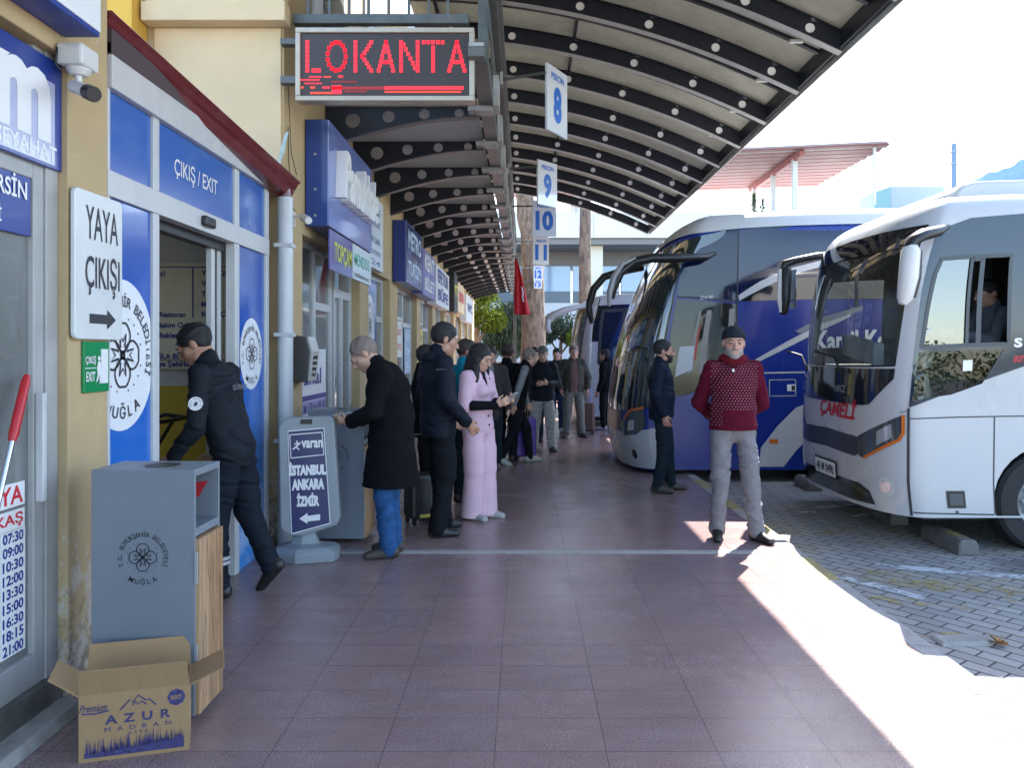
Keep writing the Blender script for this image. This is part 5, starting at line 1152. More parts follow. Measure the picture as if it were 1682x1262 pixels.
lowg = [Sd(1213, 488), Sd(1255, 462), Sd(1300, 452), Sd(2000, 445), Sd(2000, 489)]; b2_.patch(lowg, .008, g=.16).build('side_window', M_bk, t2, smooth=60)
dw = [I(1112, 492), Sd(1211, 492), Sd(1211, 604), Sd(1160, 632), I(1121, 650), I(1098, 652), I(1100, 560)]
b2_.patch(dw, .007).build('driver_window', mat('clear_dark', (.018, .019, .02), .05, spec=.3, coat=.1), t2, smooth=60)
dl = MB()
for px0, px1 in ((1130, 1136), (1148, 1158), (1196, 1206)): b2_.patch([Sd(px0, 500), Sd(px1, 500), Sd(px1 - 2, 600), Sd(px0 - 4, 610)], .0085, dl)
dl.build('curtain', mat('curtain_grey', (.26, .25, .23), .8), t2); dl = MB(); b2_.patch([Sd(1135, 528), Sd(1139, 528), Sd(1138, 585), Sd(1134, 585)], .009, dl); dl.build('seat_belt', mat('belt_red', (.4, .06, .04), .6), t2)
ws2 = MB(); b2_.patch([Sd(1106, 560), Sd(1133, 560), Sd(1133, 600), Sd(1104, 612)], .0088, ws2); ws2.build('window_card', mat('card_pale', (.45, .46, .47), .5), t2)
sw2 = MB()
b2_.patch([Sd(*q) for q in ((1213, 478), (1250, 456), (1290, 438), (1350, 424), (1460, 414), (1460, 420), (1360, 432), (1300, 447), (1258, 466), (1215, 487))], .0095, sw2)
b2_.patch([Sd(*q) for q in ((1212, 592), (1240, 588), (1300, 555), (1350, 530), (1400, 512), (1400, 518), (1350, 541), (1300, 566), (1250, 590), (1226, 600))], .0095, sw2)
b2_.patch([Sd(*q) for q in ((1246, 767), (1250, 735), (1277, 700), (1308, 669), (1345, 655), (1400, 640), (1520, 632), (1520, 660), (1400, 676), (1340, 708), (1308, 740), (1287, 767))], .0055, sw2)
b2_.patch([Sd(*q) for q in ((1333, 767), (1338, 742), (1360, 715), (1420, 700), (1420, 767))], .0055, sw2)
b2_.line([Sd(1252, 610), Sd(1420, 610)], .02, .006, sw2)
sw2.build('white_swoosh', M_bw, t2, smooth=60)
b2_.patch([Sd(*q) for q in ((1308, 541), (1350, 519), (1420, 500), (1420, 508), (1350, 530), (1316, 545))], .0098).build('grey_swoosh', mat('swoosh_grey', (.16, .19, .22), .3), t2)
sl2 = MB(); lp = [(0, .075), (.9, .075)] + [I(1085, 771), I(1088, 700), I(1062, 706)] + [(.80, .56), (0, .56)]
b2_.patch(mirror_poly([(0, .075)] + lp[1:]), .0055, sl2); sl2.build('bumper', M_bs, t2, smooth=60)
gp = mirror_poly([(0, .575), (.78, .575), (.86, .66), (.80, .85), (0, .85)]); b2_.patch(gp, .0075).build('grille', mat('grille_black', (.012, .012, .014), .3, noise=(9, .6)), t2, smooth=60)
for sgn in (1, -1):
    hp = [(sgn * u, z) for u, z in pm([(1022, 716), (1046, 714), (1062, 700), (1058, 672), (1034, 676), (1022, 695)])]
    h_ = b2_.patch(hp, .010).build('headlight', mat('lamp_dark', (.04, .042, .045), .1), t2, smooth=60)
    b2_.patch([(sgn * u, z) for u, z in pm([(1032, 708), (1042, 706), (1043, 690), (1033, 692)])], .014).build('lens', M_lens, h_, smooth=60)
    am = MB(); b2_.line([(sgn * u, z) for u, z in pm([(1026, 688), (1036, 674), (1058, 670)])], .03, .012, am); am.build('indicator', M_amb, h_)
fl_ = MB(); c_ = I(1043, 746); b2_.patch([(c_[0] + .05 * math.cos(a * math.pi / 8), c_[1] + .07 * math.sin(a * math.pi / 8)) for a in range(16)], .008, fl_); fl_.build('fog_light', M_bk, t2)
b2_.text("S516 HD", *Sd(1142, 478), .05, .24, .01, off=.010).build('badge', M_ltr, t2)
b2_.text("Kamil Koç", *Sd(1408, 562), .34, 1.05, .035, off=.010).build('lettering', M_ltr, t2)
gs = MB(); b2_.patch([Sd(*q) for q in ((1342, 576), (1352, 576), (1352, 596), (1342, 596))], .010, gs); gs.build('green_mark', mat('mark_green', (.06, .25, .03), .4), t2)
fk = MB(); q4 = [Sd(*q) for q in ((1265, 622), (1308, 622), (1308, 649), (1265, 649))]; b2_.line(q4 + [q4[0]], .014, .007, fk); b2_.line([Sd(1330, 612), Sd(1330, 768)], .012, .007, fk); fk.build('flap_outline', M_bs, t2)
fk = MB(); b2_.patch([Sd(*q) for q in ((1294, 630), (1308, 630), (1308, 641), (1294, 641))], .009, fk); fk.mi(1); b2_.patch([Sd(*q) for q in ((1301, 632), (1307, 632), (1307, 640), (1301, 640))], .011, fk); fk.build('flap_handle', [M_ltr, M_black], t2)
mk_ = MB(); b2_.patch([Sd(*q) for q in ((1264, 721), (1278, 721), (1278, 728), (1264, 728))], .012, mk_); mk_.build('side_marker', M_amb, t2)
dn = MB(); b2_.line([Sd(1211, 367), Sd(1211, 600)], .014, .010, dn); b2_.line([I(1120, 651), Sd(1160, 630), Sd(1211, 604)], .014, .010, dn); b2_.line([I(1112, 488), Sd(1211, 488)], .018, .010, dn); dn.build('panel_gap', M_seam, t2)
mirror(t2, [P(1176, 416, 9.92), P(1160, 422, 9.80), P(1110, 424, 9.7), P(1070, 424, 9.65), P(1040, 430, 9.62), P(1018, 448, 9.6), P(1006, 476, 9.6), P(1003, 490, 9.6)], [(.02, .02), (.06, .04), (.085, .06), (.085, .06), (.085, .06), (.08, .06), (.07, .055), (.05, .05)],
       [P(1044, 424, 9.58), P(1022, 434, 9.56), P(1008, 455, 9.55), P(1001, 480, 9.55), P(1000, 503, 9.55)], [(.03, .02), (.055, .03), (.07, .035), (.065, .035), (.05, .02)], M_black, M_mirg)
mirror(t2, [P(1056, 440, 12.3), P(1020, 446, 12.25), P(992, 455, 12.2), P(975, 475, 12.2), P(968, 500, 12.2)], [(.06, .05), (.08, .06), (.09, .06), (.09, .06), (.07, .06)],
       [P(968, 492, 12.2), P(968, 510, 12.2), P(972, 532, 12.2)], [(.06, .05), (.08, .06), (.03, .03)], M_black, M_black)
mb = MB(); mb.tube([P(984, 490, 12.15), P(978, 520, 12.15), P(974, 533, 12.15)], .03, 8, rs=[(.03, .02), (.04, .02), (.02, .02)]); mb.build('mirror_glass', M_ref, t2)
for xx in (4.35, 9.6, 10.9): wheel(t2, xx, 10.14, .38, .48); wheel(t2, xx, 12.22, .38, .48, 1)
ch = MB(); ch.box(3.2, 10.05, .11, 13, 12.35, .3) if False else ch.box(2.6, 10.5, .10, 13, 11.9, .3); ch.build('chassis', M_dark, t2)

# --- white bus beyond the coach
def bus_far(xf, yn, label):
    b = Bus(xf, yn, 2.35, 8., .20, 2.86, b1.prof, D=.36, n=3.1, rr=.20, drop=.16, dlen=.55, taper=.05)
    t = thing('bus', label, 'bus', (xf, yn + 1.2, ROAD))
    far_ = [(-b.u1 - .2, 1.35), (-b.u1 - 3.5, 1.35), (-b.u1 - 3.5, 2.5), (-b.u1 - .2, 2.5)]; nr = [(-u, z) for u, z in far_]
    w2 = [(0, 1.45), (1.06, 1.45), (1.12, 2.2), (1.17, 2.62), (.6, 2.64), (0, 2.65)]
    b.shell([mirror_poly(w2), far_, nr], 'body', M_bw, t); b.patch(mirror_poly(w2), -.004).build('windscreen', M_gl, t, smooth=60); b.patch(nr, -.004).build('side_window', M_gl, t); b.patch(far_, -.004).build('side_window', M_gl, t)
    bl = [(b.u1 + .02, 1.84), (b.u1 + 6.4, 1.84), (b.u1 + 6.4, 2.64), (b.u1 + .02, 2.62)]; b.patch(bl, .006, g=.15).build('side_glazing', M_bk, t, smooth=60)
    bk_ = MB(); b.line(nr + [nr[0]], .07, .008, bk_); b.line([(b.u1 + .72, 1.35), (b.u1 + .72, 2.5)], .09, .008, bk_); bk_.build('window_frame', M_black, t)
    b.patch(mirror_poly([(0, 1.1), (.7, 1.1), (1.05, 1.40), (0, 1.44)]), .005).build('black_band', M_bk, t, smooth=60)
    b.patch(mirror_poly([(0, 2.46), (1.15, 2.44), (1.17, 2.62), (0, 2.65)]), .006).build('sun_band', M_bk, t, smooth=60)
    b.patch(mirror_poly([(0, .68), (.6, .66), (1.1, .9), (1.1, 1.05), (.6, .86), (0, .87)]), .005).build('headlight_band', M_bk, t, smooth=60)
    ch = MB(); ch.box(xf + .5, yn + .25, .1, xf + 7.5, yn + 2.1, .6); ch.box(xf + .36, yn + .1, .95, xf + .9, yn + 2.25, 1.38); ch.box(xf + 3.9, yn + .1, .7, xf + 3.95, yn + 2.2, 2.6); ch.build('chassis', M_dark, t)
    for xx in (xf + 1.9, xf + 6): wheel(t, xx, yn + .18, .3, .42); wheel(t, xx, yn + 2.1, .3, .42, 1)
    return b, t
b3_, t3 = bus_far(1.02, 16.4, 'white bus with a pale hanging mirror parked just beyond the blue coach')
mirror(t3, [P(986, 500, 16.7), P(950, 504, 16.6), P(925, 510, 16.5), P(908, 518, 16.5), P(902, 526, 16.5)], [(.06, .05), (.12, .06), (.13, .07), (.12, .08), (.08, .08)],
       [P(904, 516, 16.5), P(900, 528, 16.5), P(899, 540, 16.5), P(904, 547, 16.5)], [(.06, .05), (.10, .07), (.09, .07), (.04, .04)], M_mirw, M_mirw)
b4_, t4 = bus_far(1.25, 20.6, 'white bus farthest along the bays, mostly hidden behind the others')
# wheel stops
def wheel_stop(label, px, py, L_, ang):
    za = EYE - ROAD; c_ = P(px, py, za * F / (py - CY)); t = thing('wheel_stop', label, 'wheel stop', (c_.x, c_.y, ROAD), 'concrete wheel stops')
    d = Vector((math.cos(R(ang)), math.sin(R(ang)), 0)); n_ = Vector((-d.y, d.x, 0)); a = c_ - d * .0; 
    sec = [(-.09, 0), (.09, 0), (.085, .09), (.06, .13), (-.06, .13), (-.085, .09)]
    MB().prism([a + n_ * x_ + VZ * z_ for x_, z_ in sec], d * L_).build('block', mat('dark_concrete', (.13, .125, .12), .85, noise=(9, .3), bump=(60, .4)), t, bevel=.015)
    l_ = MB(); l_.obox(a + d * L_ * .5 + VZ * .132, d * L_ * .42, n_ * .05, VZ * .001); l_.build('paint', paint_mat('worn_yellow', (.5, .36, .08), .5), t)
wheel_stop('concrete wheel stop nearest the camera, under the white midibus by its front wheel', 1592, 914, .62, 90)
wheel_stop('concrete wheel stop with faded yellow top, under the nose of the white midibus', 1478, 864, .7, 90)
wheel_stop('concrete wheel stop in shadow between the white midibus and blue coach', 1340, 808, .5, 90)
# ---------------------------------------------------------------- beyond the station
rng = np.random.default_rng(11)
M_bld = mat('pale_cladding', (.66, .69, .72), .5, noise=(.6, .05)); M_blug = mat('sky_reflect_glazing', (.16, .30, .52), .08, coat=1.)  # pane blue is the sky's reflection put into the colour
mb_ = thing('modern_building', 'pale modern building with deep eaves and glass in reflected sky blue behind the bus bays', 'building', (9, 46, 0))
m_ = MB(); m_.box(-9, 44, 8.1, 34, 60, 9.35); m_.box(-9, 44.3, 9.35, 34, 44.5, 9.6); m_.build('roof_slab', M_bld, mb_)
m_ = MB()
for x in range(-8, 34, 3): m_.box(x, 43.985, 8.12, x + .03, 43.998, 9.33)
m_.build('panel_joint', mat('joint_grey', (.35, .38, .4)), mb_)
m_ = MB(); m_.box(-9, 44.2, 7.75, 34, 59, 8.08); m_.box(-9, 47.5, 6.9, 34, 47.8, 7.75); m_.build('soffit', mat('grey_soffit', (.20, .20, .20), .7), mb_)
m_ = MB(); m_.box(-9, 47.6, .0, 34, 48, 4.6); m_.build('wall', M_bld, mb_)
for x in range(-9, 33, 3): 
    f_ = MB().box(x, 47.55, 4.6, x + 2.94, 47.7, 6.9).build('window', mat('window_blue', (.10, .15, .2), .3), mb_); MB().box(x + .05, 47.53, 5.3, x + 2.89, 47.545, 6.85).build('pane', M_blug, f_)
for x in (-4, 3.9, 12, 20): MB().box(x, 44.8, 0, x + .72, 45.5, 7.75).build('column', mat('cream_column', (.66, .63, .52), .7), mb_)
# pergola on its roof terrace
pg = thing('roof_pergola', 'red slatted pergola on pale posts on the roof terrace of the modern building', 'pergola', (13, 46, 9.4))
M_rw = mat('red_slat', (.17, .055, .042), .6, noise=(1, .15)); M_post = mat('pale_post', (.55, .58, .58), .5)
nl, nr, fr_, fl2 = P(1100, 266, 43.6), P(1465, 240, 40), P(1345, 309, 50), P(1100, 309, 50)
for z in (nl, nr): z.z = 12.25
for z in (fr_, fl2): z.z = 12.25
nr = Vector((19.2, 40.5, 12.4)); nl = Vector((-2, 44.5, 12.4)); fr_ = Vector((19.2, 50, 12.4)); fl2 = Vector((-2, 54, 12.4))
MB().prism([nl, nr, nr + VZ * .3, nl + VZ * .3], (0, .2, 0)).build('eave_beam', mat('eave_grey', (.32, .27, .25), .6), pg)
for k in range(12):
    t = k / 11; a, b = nl.lerp(fl2, t), nr.lerp(fr_, t); d = (b - a).normalized(); n_ = Vector((-d.y, d.x, 0)); MB().obox((a + b) / 2 + VZ * .05, (b - a) / 2, n_ * .36, VZ * .045).build('slat', M_rw, pg)
a, b = nl.lerp(nr, .80), fl2.lerp(fr_, .80)
for t in (.25, .80): a, b = nl.lerp(nr, t), fl2.lerp(fr_, t); d = (b - a); MB().obox((a + b) / 2 - VZ * .15, d / 2, Vector((.12, 0, 0)), VZ * .17).build('beam', mat('beam_brown', (.28, .09, .08), .6), pg)
for t in (.25, .80):
    for s_ in (.12, .5, .9): p = nl.lerp(nr, t).lerp(fl2.lerp(fr_, t), s_); MB().box(p.x - .13, p.y - .13, 9.36, p.x + .13, p.y + .13, 12.2).build('post', M_post, pg)
for p in (nl.lerp(nr, .45), nl.lerp(nr, .97)): MB().box(p.x - .06, p.y, 9.36, p.x + .06, p.y + .12, 12.4).build('post', M_post, pg)
ph_ = thing('roof_box', 'pale plant room with a green glass end on the far roof', 'plant room', (22, 46, 9.4))
a, b = P(1462, 336, 46), P(1520, 306, 46); MB().box(a.x, 46, 9.3, b.x + 1.2, 49, b.z).build('wall', mat('plant_grey', (.32, .37, .42), .5), ph_); MB().prism([(a.x - 1.0, 45.9, 9.3), (a.x - .01, 45.9, 9.3), (a.x - .01, 45.9, b.z - .02), (a.x - 1., 45.9, b.z - .35)], (0, 2, 0)).build('glass_end', mat('green_glass', (.16, .3, .3), .1), ph_)
ck = thing('chimney', 'thin pale blue steel chimney standing far behind the white midibus', 'chimney', P(1567, 330, 90))
a, b = P(1567, 360, 90), P(1567, 236, 90); MB().cyl(a, b, .30, 16).build('stack', mat('stack_blue', (.16, .23, .33), .4), ck, smooth=40)
for y_ in (270, 250): MB().cyl(P(1567, y_, 90), P(1567, y_ - 2, 90), .38, 16).build('band', mat('stack_band', (.3, .35, .42)), ck, smooth=40)
# hill
vs = []; fs = []; n = 180
prof = []
for i in range(n + 1):
    x = 380 + 900 * i / n; t = i / n; h = np.interp(x, (380, 430, 470, 520, 560, 700, 1000, 1280), (110, 158, 180, 201, 209, 232, 210, 110)) + 1.5 * math.sin(i * .7) + 1 * math.sin(i * 1.9); prof.append((x, max(0, h)))
for x, h in prof: vs += [(x, 740, -1), (x, 775, h * .55), (x, 800, h), (x, 1150, -1)]
for i in range(n):
    for j in range(3): a = 4 * i + j; fs.append((a, a + 4, a + 5, a + 1))
tag(MB().add(vs, fs).build('hill', mat('hill_haze_blue', (.24, .35, .45), .9, noise=(.03, .3)), smooth=80), kind='structure')  # distance haze is put into the hill's bluish colour

# trees
def leaf_cloud(mb, c, r, n, size, flat=1., jit=.35, droop=0.):
    c = np.array(c); r = np.array(r)
    d = rng.normal(size=(n, 3)); d /= np.linalg.norm(d, axis=1)[:, None]; rad = rng.random(n) ** .45
    p = c + d * rad[:, None] * r
    for q in p:
        a = rng.normal(size=3); a /= np.linalg.norm(a); b = np.cross(a, rng.normal(size=3)); b /= np.linalg.norm(b); s = size * (.6 + .8 * rng.random())
        if droop: a = np.array((a[0] * .3, a[1] * .3, -1.)); 
        mb.add([q - a * s - b * s * .35 * 0, q + b * s * .4, q + a * s, q - b * s * .4], [(0, 1, 2, 3)])
def bark():
    m = mat('bark', (.20, .15, .11), .95, bump=(14, .9)); q = NB(m); n = m.node_tree; b = n.nodes['Principled BSDF']
    v = q.noise(q.coord((1, 1, .28)), 9, 7, .7); c = q.mix(q.rng(v, .35, .66), (.075, .052, .04), (.27, .20, .15)); n.links.new(c, b.inputs['Base Color']); return m
M_bark = bark()
def leafmat(name, c, tr=.35):
    m = bpy.data.materials.new(name); m.use_nodes = True; q = NB(m); n = m.node_tree; n.nodes.clear()
    o = n.nodes.new('ShaderNodeOutputMaterial'); d = n.nodes.new('ShaderNodeBsdfDiffuse'); t = n.nodes.new('ShaderNodeBsdfTranslucent'); mx = n.nodes.new('ShaderNodeMixShader'); mx.inputs[0].default_value = tr
    f = q.rng(q.noise(q.coord(), 1.6, 4, .6), .35, .65); col = q.mix(f, tuple(v * .55 for v in c), tuple(min(1, v * 1.35) for v in c)); n.links.new(col, d.inputs[0]); n.links.new(col, t.inputs[0])
    n.links.new(d.outputs[0], mx.inputs[1]); n.links.new(t.outputs[0], mx.inputs[2]); n.links.new(mx.outputs[0], o.inputs[0]); return m
LG, LD, LY, LO = leafmat('leaf_green', (.07, .11, .03)), leafmat('leaf_dark', (.035, .06, .025)), leafmat('leaf_yellow', (.14, .18, .03), .4), leafmat('leaf_olive', (.10, .13, .085))
def tree(name, label, base, trunk, limbs, clouds, lm, size, group=None, n=900, droop=0.):
    t = thing(name, label, 'tree', base, group); base = Vector(base); b_ = MB()
    pts = [base + Vector(q[:3]) for q in trunk]; b_.tube(pts, .2, 14, rs=[q[3] for q in trunk])
    for L_ in limbs: b_.tube([base + Vector(q[:3]) for q in L_], .1, 9, rs=[q[3] for q in L_])
    b_.build('trunk', M_bark, t, smooth=60); c_ = MB()
    for c in clouds: leaf_cloud(c_, base + Vector(c[:3]), c[3:6], int(n * (c[6] if len(c) > 6 else 1)), size, droop=droop)
    c_.build('crown', lm, t); return t
tree('pine_tree', 'straight bare pine trunk rising before the modern building, right of the bay plates', (2.25, 28, 0), [(0, 0, -.1, .30), (.02, 0, 2, .25), (-.02, 0, 5, .22), (.03, 0, 9, .19), (0, 0, 13, .1)], [[(0, 0, 9, .08), (1.2, .3, 10.4, .04)], [(0, 0, 10, .08), (-1.3, .3, 11.2, .03)]],
     [(0, 0, 12.6, 2, 2, 1.2), (1.4, .3, 11, 1.2, 1.2, .7), (-1.5, .3, 11.6, 1.2, 1.2, .7)], LD, .10, n=700)
tree('pine_tree', 'thick forked trunk behind the red flag and bay plates', (.35, 29, 0), [(0, 0, -.1, .55), (.02, 0, 2, .47), (0, 0, 4.6, .42), (-.15, 0, 6.2, .33), (-.35, 0, 9, .22), (-.5, 0, 12, .1)], [[(.05, 0, 4.4, .34), (.32, 0, 6.0, .25), (.42, .1, 9, .2), (.9, .2, 12, .08)], [(-.05, 0, 5.2, .2), (-.45, -.1, 6.6, .16), (-.62, -.1, 9, .1)]],
     [(-.4, 0, 12, 2.2, 2, 1.4), (1, .3, 12, 1.6, 1.5, 1.1)], LD, .11, n=700)
tree('broadleaf_tree', 'sunlit yellow green tree beyond the end of the terminal', (-2.2, 36, 0), [(0, 0, -.1, .2), (0, 0, 2, .15), (.1, 0, 4, .07)], [[(0, 0, 1.8, .08), (.6, 0, 3, .03)], [(0, 0, 2.2, .08), (-.7, 0, 3.4, .03)]],
     [(.1, 0, 3.6, 1.2, 1.1, .9), (.7, -.2, 3.0, .8, .8, .6), (-.7, 0, 3.2, .9, .8, .7), (.3, .2, 4.3, .7, .7, .5)], LY, .085, n=1500)
tree('weeping_tree', 'grey green drooping tree at the far end of the platform', (-.75, 38, 0), [(0, 0, -.1, .25), (0, 0, 2, .2), (0, 0, 3.4, .1)], [[(0, 0, 2.6, .08), (.8, 0, 3.2, .03)], [(0, 0, 2.6, .08), (-.9, 0, 3.1, .03)]],
     [(0, 0, 3.0, 1.1, 1, .8), (.7, -.2, 2.3, .6, .6, .9), (-.8, -.1, 2.2, .7, .6, 1.0), (.1, -.4, 2.1, .8, .5, 1.0), (0, 0, 3.5, .7, .7, .5)], LO, .14, n=900, droop=1.)
for i, (x, y, s, lm, lb) in enumerate(((-5.0, 41, 1.3, LG, 'dark green tree behind the sunlit yellow one past the terminal'), (3.4, 38, .62, LY, 'small yellow leaved tree before the glass of the modern building'), (1.9, 40, .7, LO, 'small pale olive tree beside the pine trunk, before the modern building'))):
    tree('broadleaf_tree', lb, (x, y, 0), [(0, 0, -.1, .2 * s), (0, 0, 2 * s, .15 * s), (.1, 0, 4 * s, .06)], [[(0, 0, 2 * s, .09 * s), (1 * s, .2, 3.3 * s, .03)], [(0, 0, 2 * s, .09 * s), (-1 * s, 0, 3.5 * s, .03)]],
         [(0, 0, 4.2 * s, 1.6 * s, 1.4 * s, 1.1 * s), (1 * s, 0, 3.4 * s, 1 * s, 1 * s, .8 * s), (-1.1 * s, 0, 3.6 * s, 1 * s, 1 * s, .9 * s)], lm, .11, n=1100)
for i, (px, hh_, lb) in enumerate(((1238, 316, 'thin pointed young conifer on the roof terrace, left one'), (1253, 326, 'shorter young conifer on the roof terrace, beside the taller one'))):
    p = P(px, 346, 45.5); top = P(px, hh_, 45.5).z; hgt = top - 9.35
    tree('young_tree', lb, (p.x, 45.5, 9.35), [(0, 0, 0, .04), (0, 0, hgt * .9, .015)], [], [(0, 0, hgt * .3, .3, .3, .3), (0, 0, hgt * .6, .2, .2, .3), (0, 0, hgt * .85, .1, .1, .25)], LG, .06, n=130)
# low wall and building at the far end
lw_ = thing('low_wall', 'low pale wall across the far end of the platform', 'wall', (1, 35, 0)); MB().box(-6, 35.2, -.12, 4.2, 35.45, 1.05).build('wall', mat('pale_wall', (.55, .52, .45), .8, noise=(2, .1)), lw_); MB().box(-6.05, 35.15, 1.052, 4.25, 35.5, 1.12).build('coping', M_conc, lw_)
# hedge-like far wood that closes the view to the right
wd_ = MB()
for k in range(60): leaf_cloud(wd_, (-40 + 2.2 * k + rng.normal() * .5, 75 + rng.normal() * 3, 2.4 + rng.random() * 1.2), (2.2, 1.6, 2.4), 70, .5)
for k in range(46): leaf_cloud(wd_, (-30 + 2.2 * k + rng.normal() * .5, -48 + rng.normal() * 3, 1.7 + rng.random() * 1.6), (2.2, 1.6, 2.2), 230, .22)
tag(wd_.build('far_wood', LG), 'dark mass of trees far beyond and behind the station', 'wood', kind='stuff')
# ---------------------------------------------------------------- people: implicit surfaces, one continuous mesh per body or garment
class Field:
    def __init__(s, lo, hi, vox):
        s.vox = vox; s.lo = np.array(lo, float); s.n = np.maximum(3, ((np.array(hi) - s.lo) / vox).astype(int) + 2)
        s.d = np.full(s.n, .4, np.float32)
        s.ax = [np.float32(s.lo[i]) + np.arange(s.n[i], dtype=np.float32) * np.float32(vox) for i in range(3)]
    def sub(s, lo, hi):
        a = np.clip(((np.array(lo) - s.lo) / s.vox).astype(int) - 1, 0, s.n - 1); b = np.clip(((np.array(hi) - s.lo) / s.vox).astype(int) + 2, 1, s.n)
        return tuple(slice(int(a[i]), int(max(b[i], a[i] + 1))) for i in range(3))
    def pts(s, sl): return s.ax[0][sl[0]][:, None, None], s.ax[1][sl[1]][None, :, None], s.ax[2][sl[2]][None, None, :]
    def put(s, sl, q, k, op):
        d = s.d[sl]
        if op == 'add':
            if k <= 0: s.d[sl] = np.minimum(d, q); return
            h = np.clip(.5 + .5 * (q - d) / k, 0, 1); s.d[sl] = q + (d - q) * h.astype(np.float32) * 1.0 - (k * h * (1 - h)).astype(np.float32) if False else (q * (1 - h) + d * h - k * h * (1 - h)).astype(np.float32)
            s.d[sl] = np.minimum(s.d[sl], .4)
        elif op == 'cut':                       # remove q
            if k <= 0: s.d[sl] = np.maximum(d, -q); return
            h = np.clip(.5 - .5 * (d + q) / k, 0, 1); s.d[sl] = (d * (1 - h) - q * h + k * h * (1 - h)).astype(np.float32)
    def cone(s, a, b, ra, rb, k=.02, op='add', sx=1., fr=None):
        """tapered capsule; with fr=(right, forward) radii may be (side, depth) pairs"""
        a = np.array(a, np.float32); b = np.array(b, np.float32)
        R0 = ra if isinstance(ra, tuple) else (ra, ra); R1 = rb if isinstance(rb, tuple) else (rb, rb); m = max(max(R0), max(R1)) + k + 2.5 * s.vox
        sl = s.sub(np.minimum(a, b) - m, np.maximum(a, b) + m); x, y, z = s.pts(sl); ba = b - a; L2 = float(ba @ ba) + 1e-12
        px, py, pz = x - a[0], y - a[1], z - a[2]; t = np.clip((px * ba[0] + py * ba[1] + pz * ba[2]) / L2, 0, 1)
        ox, oy, oz = px - t * ba[0], py - t * ba[1], pz - t * ba[2]
        if fr is None:
            q = np.sqrt(ox * ox + oy * oy + oz * oz) - (R0[0] + (R1[0] - R0[0]) * t)
        else:
            r, f = fr; rr = R0[0] + (R1[0] - R0[0]) * t; rf = R0[1] + (R1[1] - R0[1]) * t; o_r = ox * r[0] + oy * r[1] + oz * r[2]; o_f = ox * f[0] + oy * f[1] + oz * f[2]
            u = np.cross(r, f); o_u = ox * u[0] + oy * u[1] + oz * u[2]; rm = np.minimum(rr, rf)
            q = (np.sqrt((o_r / rr) ** 2 + (o_f / rf) ** 2 + (o_u / rm) ** 2) - 1) * rm
        s.put(sl, q.astype(np.float32), k, op); return s
    def ell(s, c, r, M=None, k=.015, op='add'):
        c = np.array(c, np.float32); m = max(r) + k + 2.5 * s.vox; sl = s.sub(c - m, c + m); x, y, z = s.pts(sl); x, y, z = x - c[0], y - c[1], z - c[2]
        if M is not None: x, y, z = [x * M[0][i] + y * M[1][i] + z * M[2][i] for i in range(3)]
        k0 = np.sqrt((x / r[0]) ** 2 + (y / r[1]) ** 2 + (z / r[2]) ** 2); k1 = np.sqrt((x / r[0] ** 2) ** 2 + (y / r[1] ** 2) ** 2 + (z / r[2] ** 2) ** 2) + 1e-9
        s.put(sl, (k0 * (k0 - 1) / k1).astype(np.float32), k, op); return s
    def plane(s, p, n, k=.004):                # keep the side the normal points away from
        n = np.array(n, float); n /= np.linalg.norm(n); x, y, z = s.pts((slice(None),) * 3); q = (x - p[0]) * n[0] + (y - p[1]) * n[1] + (z - p[2]) * n[2]
        s.d = np.maximum(s.d, q.astype(np.float32)); return s
    def folds(s, amp, seed=0, sc=1.):
        x, y, z = s.pts((slice(None),) * 3); o = seed * 1.7
        w1 = np.sin(11 * sc * x + 4 * np.sin(7 * z + o) + o) * .5 + np.sin(9 * sc * y + 3 * np.sin(8 * z + 2 * o)) * .5
        md = .45 + .55 * np.sin(8 * z + 3 * w1 + 6 * x + o); q = md * np.sin(30 * sc * z + 7.0 * w1 + 14 * x + 9 * y + 3 * np.sin(9 * x + 6 * y + o)) + .5 * (1 - md) * np.sin(58 * sc * z - 18 * x + 7 * w1 + 2 * o) + .8 * np.sin(17 * x + 13 * y + 9 * z + 4 * w1) + 1.3 * (.45 - np.abs(np.sin(13 * sc * z + 8 * x - 5 * y + 4.2 * w1 + o))) * md
        s.d = (s.d + amp * .5 * q * np.clip(1 - np.abs(s.d) / .05, 0, 1)).astype(np.float32); return s
    def mesh(s):
        d = s.d; d[0] = d[-1] = .4; d[:, 0] = d[:, -1] = .4; d[:, :, 0] = d[:, :, -1] = .4
        i = d < 0; nx, ny, nz = d.shape; c = np.zeros((nx - 1, ny - 1, nz - 1), np.int8)
        for a in (0, 1):
            for b in (0, 1):
                for e in (0, 1): c += i[a:nx - 1 + a, b:ny - 1 + b, e:nz - 1 + e]
        act = (c > 0) & (c < 8); idx = np.full(act.shape, -1, np.int64); cells = np.argwhere(act); idx[act] = np.arange(len(cells)); acc = np.zeros((len(cells), 3)); cnt = np.zeros(len(cells))
        cor = [(a, b, e) for a in (0, 1) for b in (0, 1) for e in (0, 1)]
        D = {q: d[cells[:, 0] + q[0], cells[:, 1] + q[1], cells[:, 2] + q[2]] for q in cor}
        for q in cor:
            for axn in range(3):
                if q[axn]: continue
                q2 = list(q); q2[axn] = 1; q2 = tuple(q2); a, b = D[q], D[q2]; m = (a < 0) != (b < 0); t = np.where(m, a / (a - b + 1e-12), 0)
                p = np.zeros((len(cells), 3)); p[:] = q; p[:, axn] = t; acc[m] += p[m]; cnt[m] += 1
        v = s.lo + (cells + acc / cnt[:, None]) * s.vox; faces = []
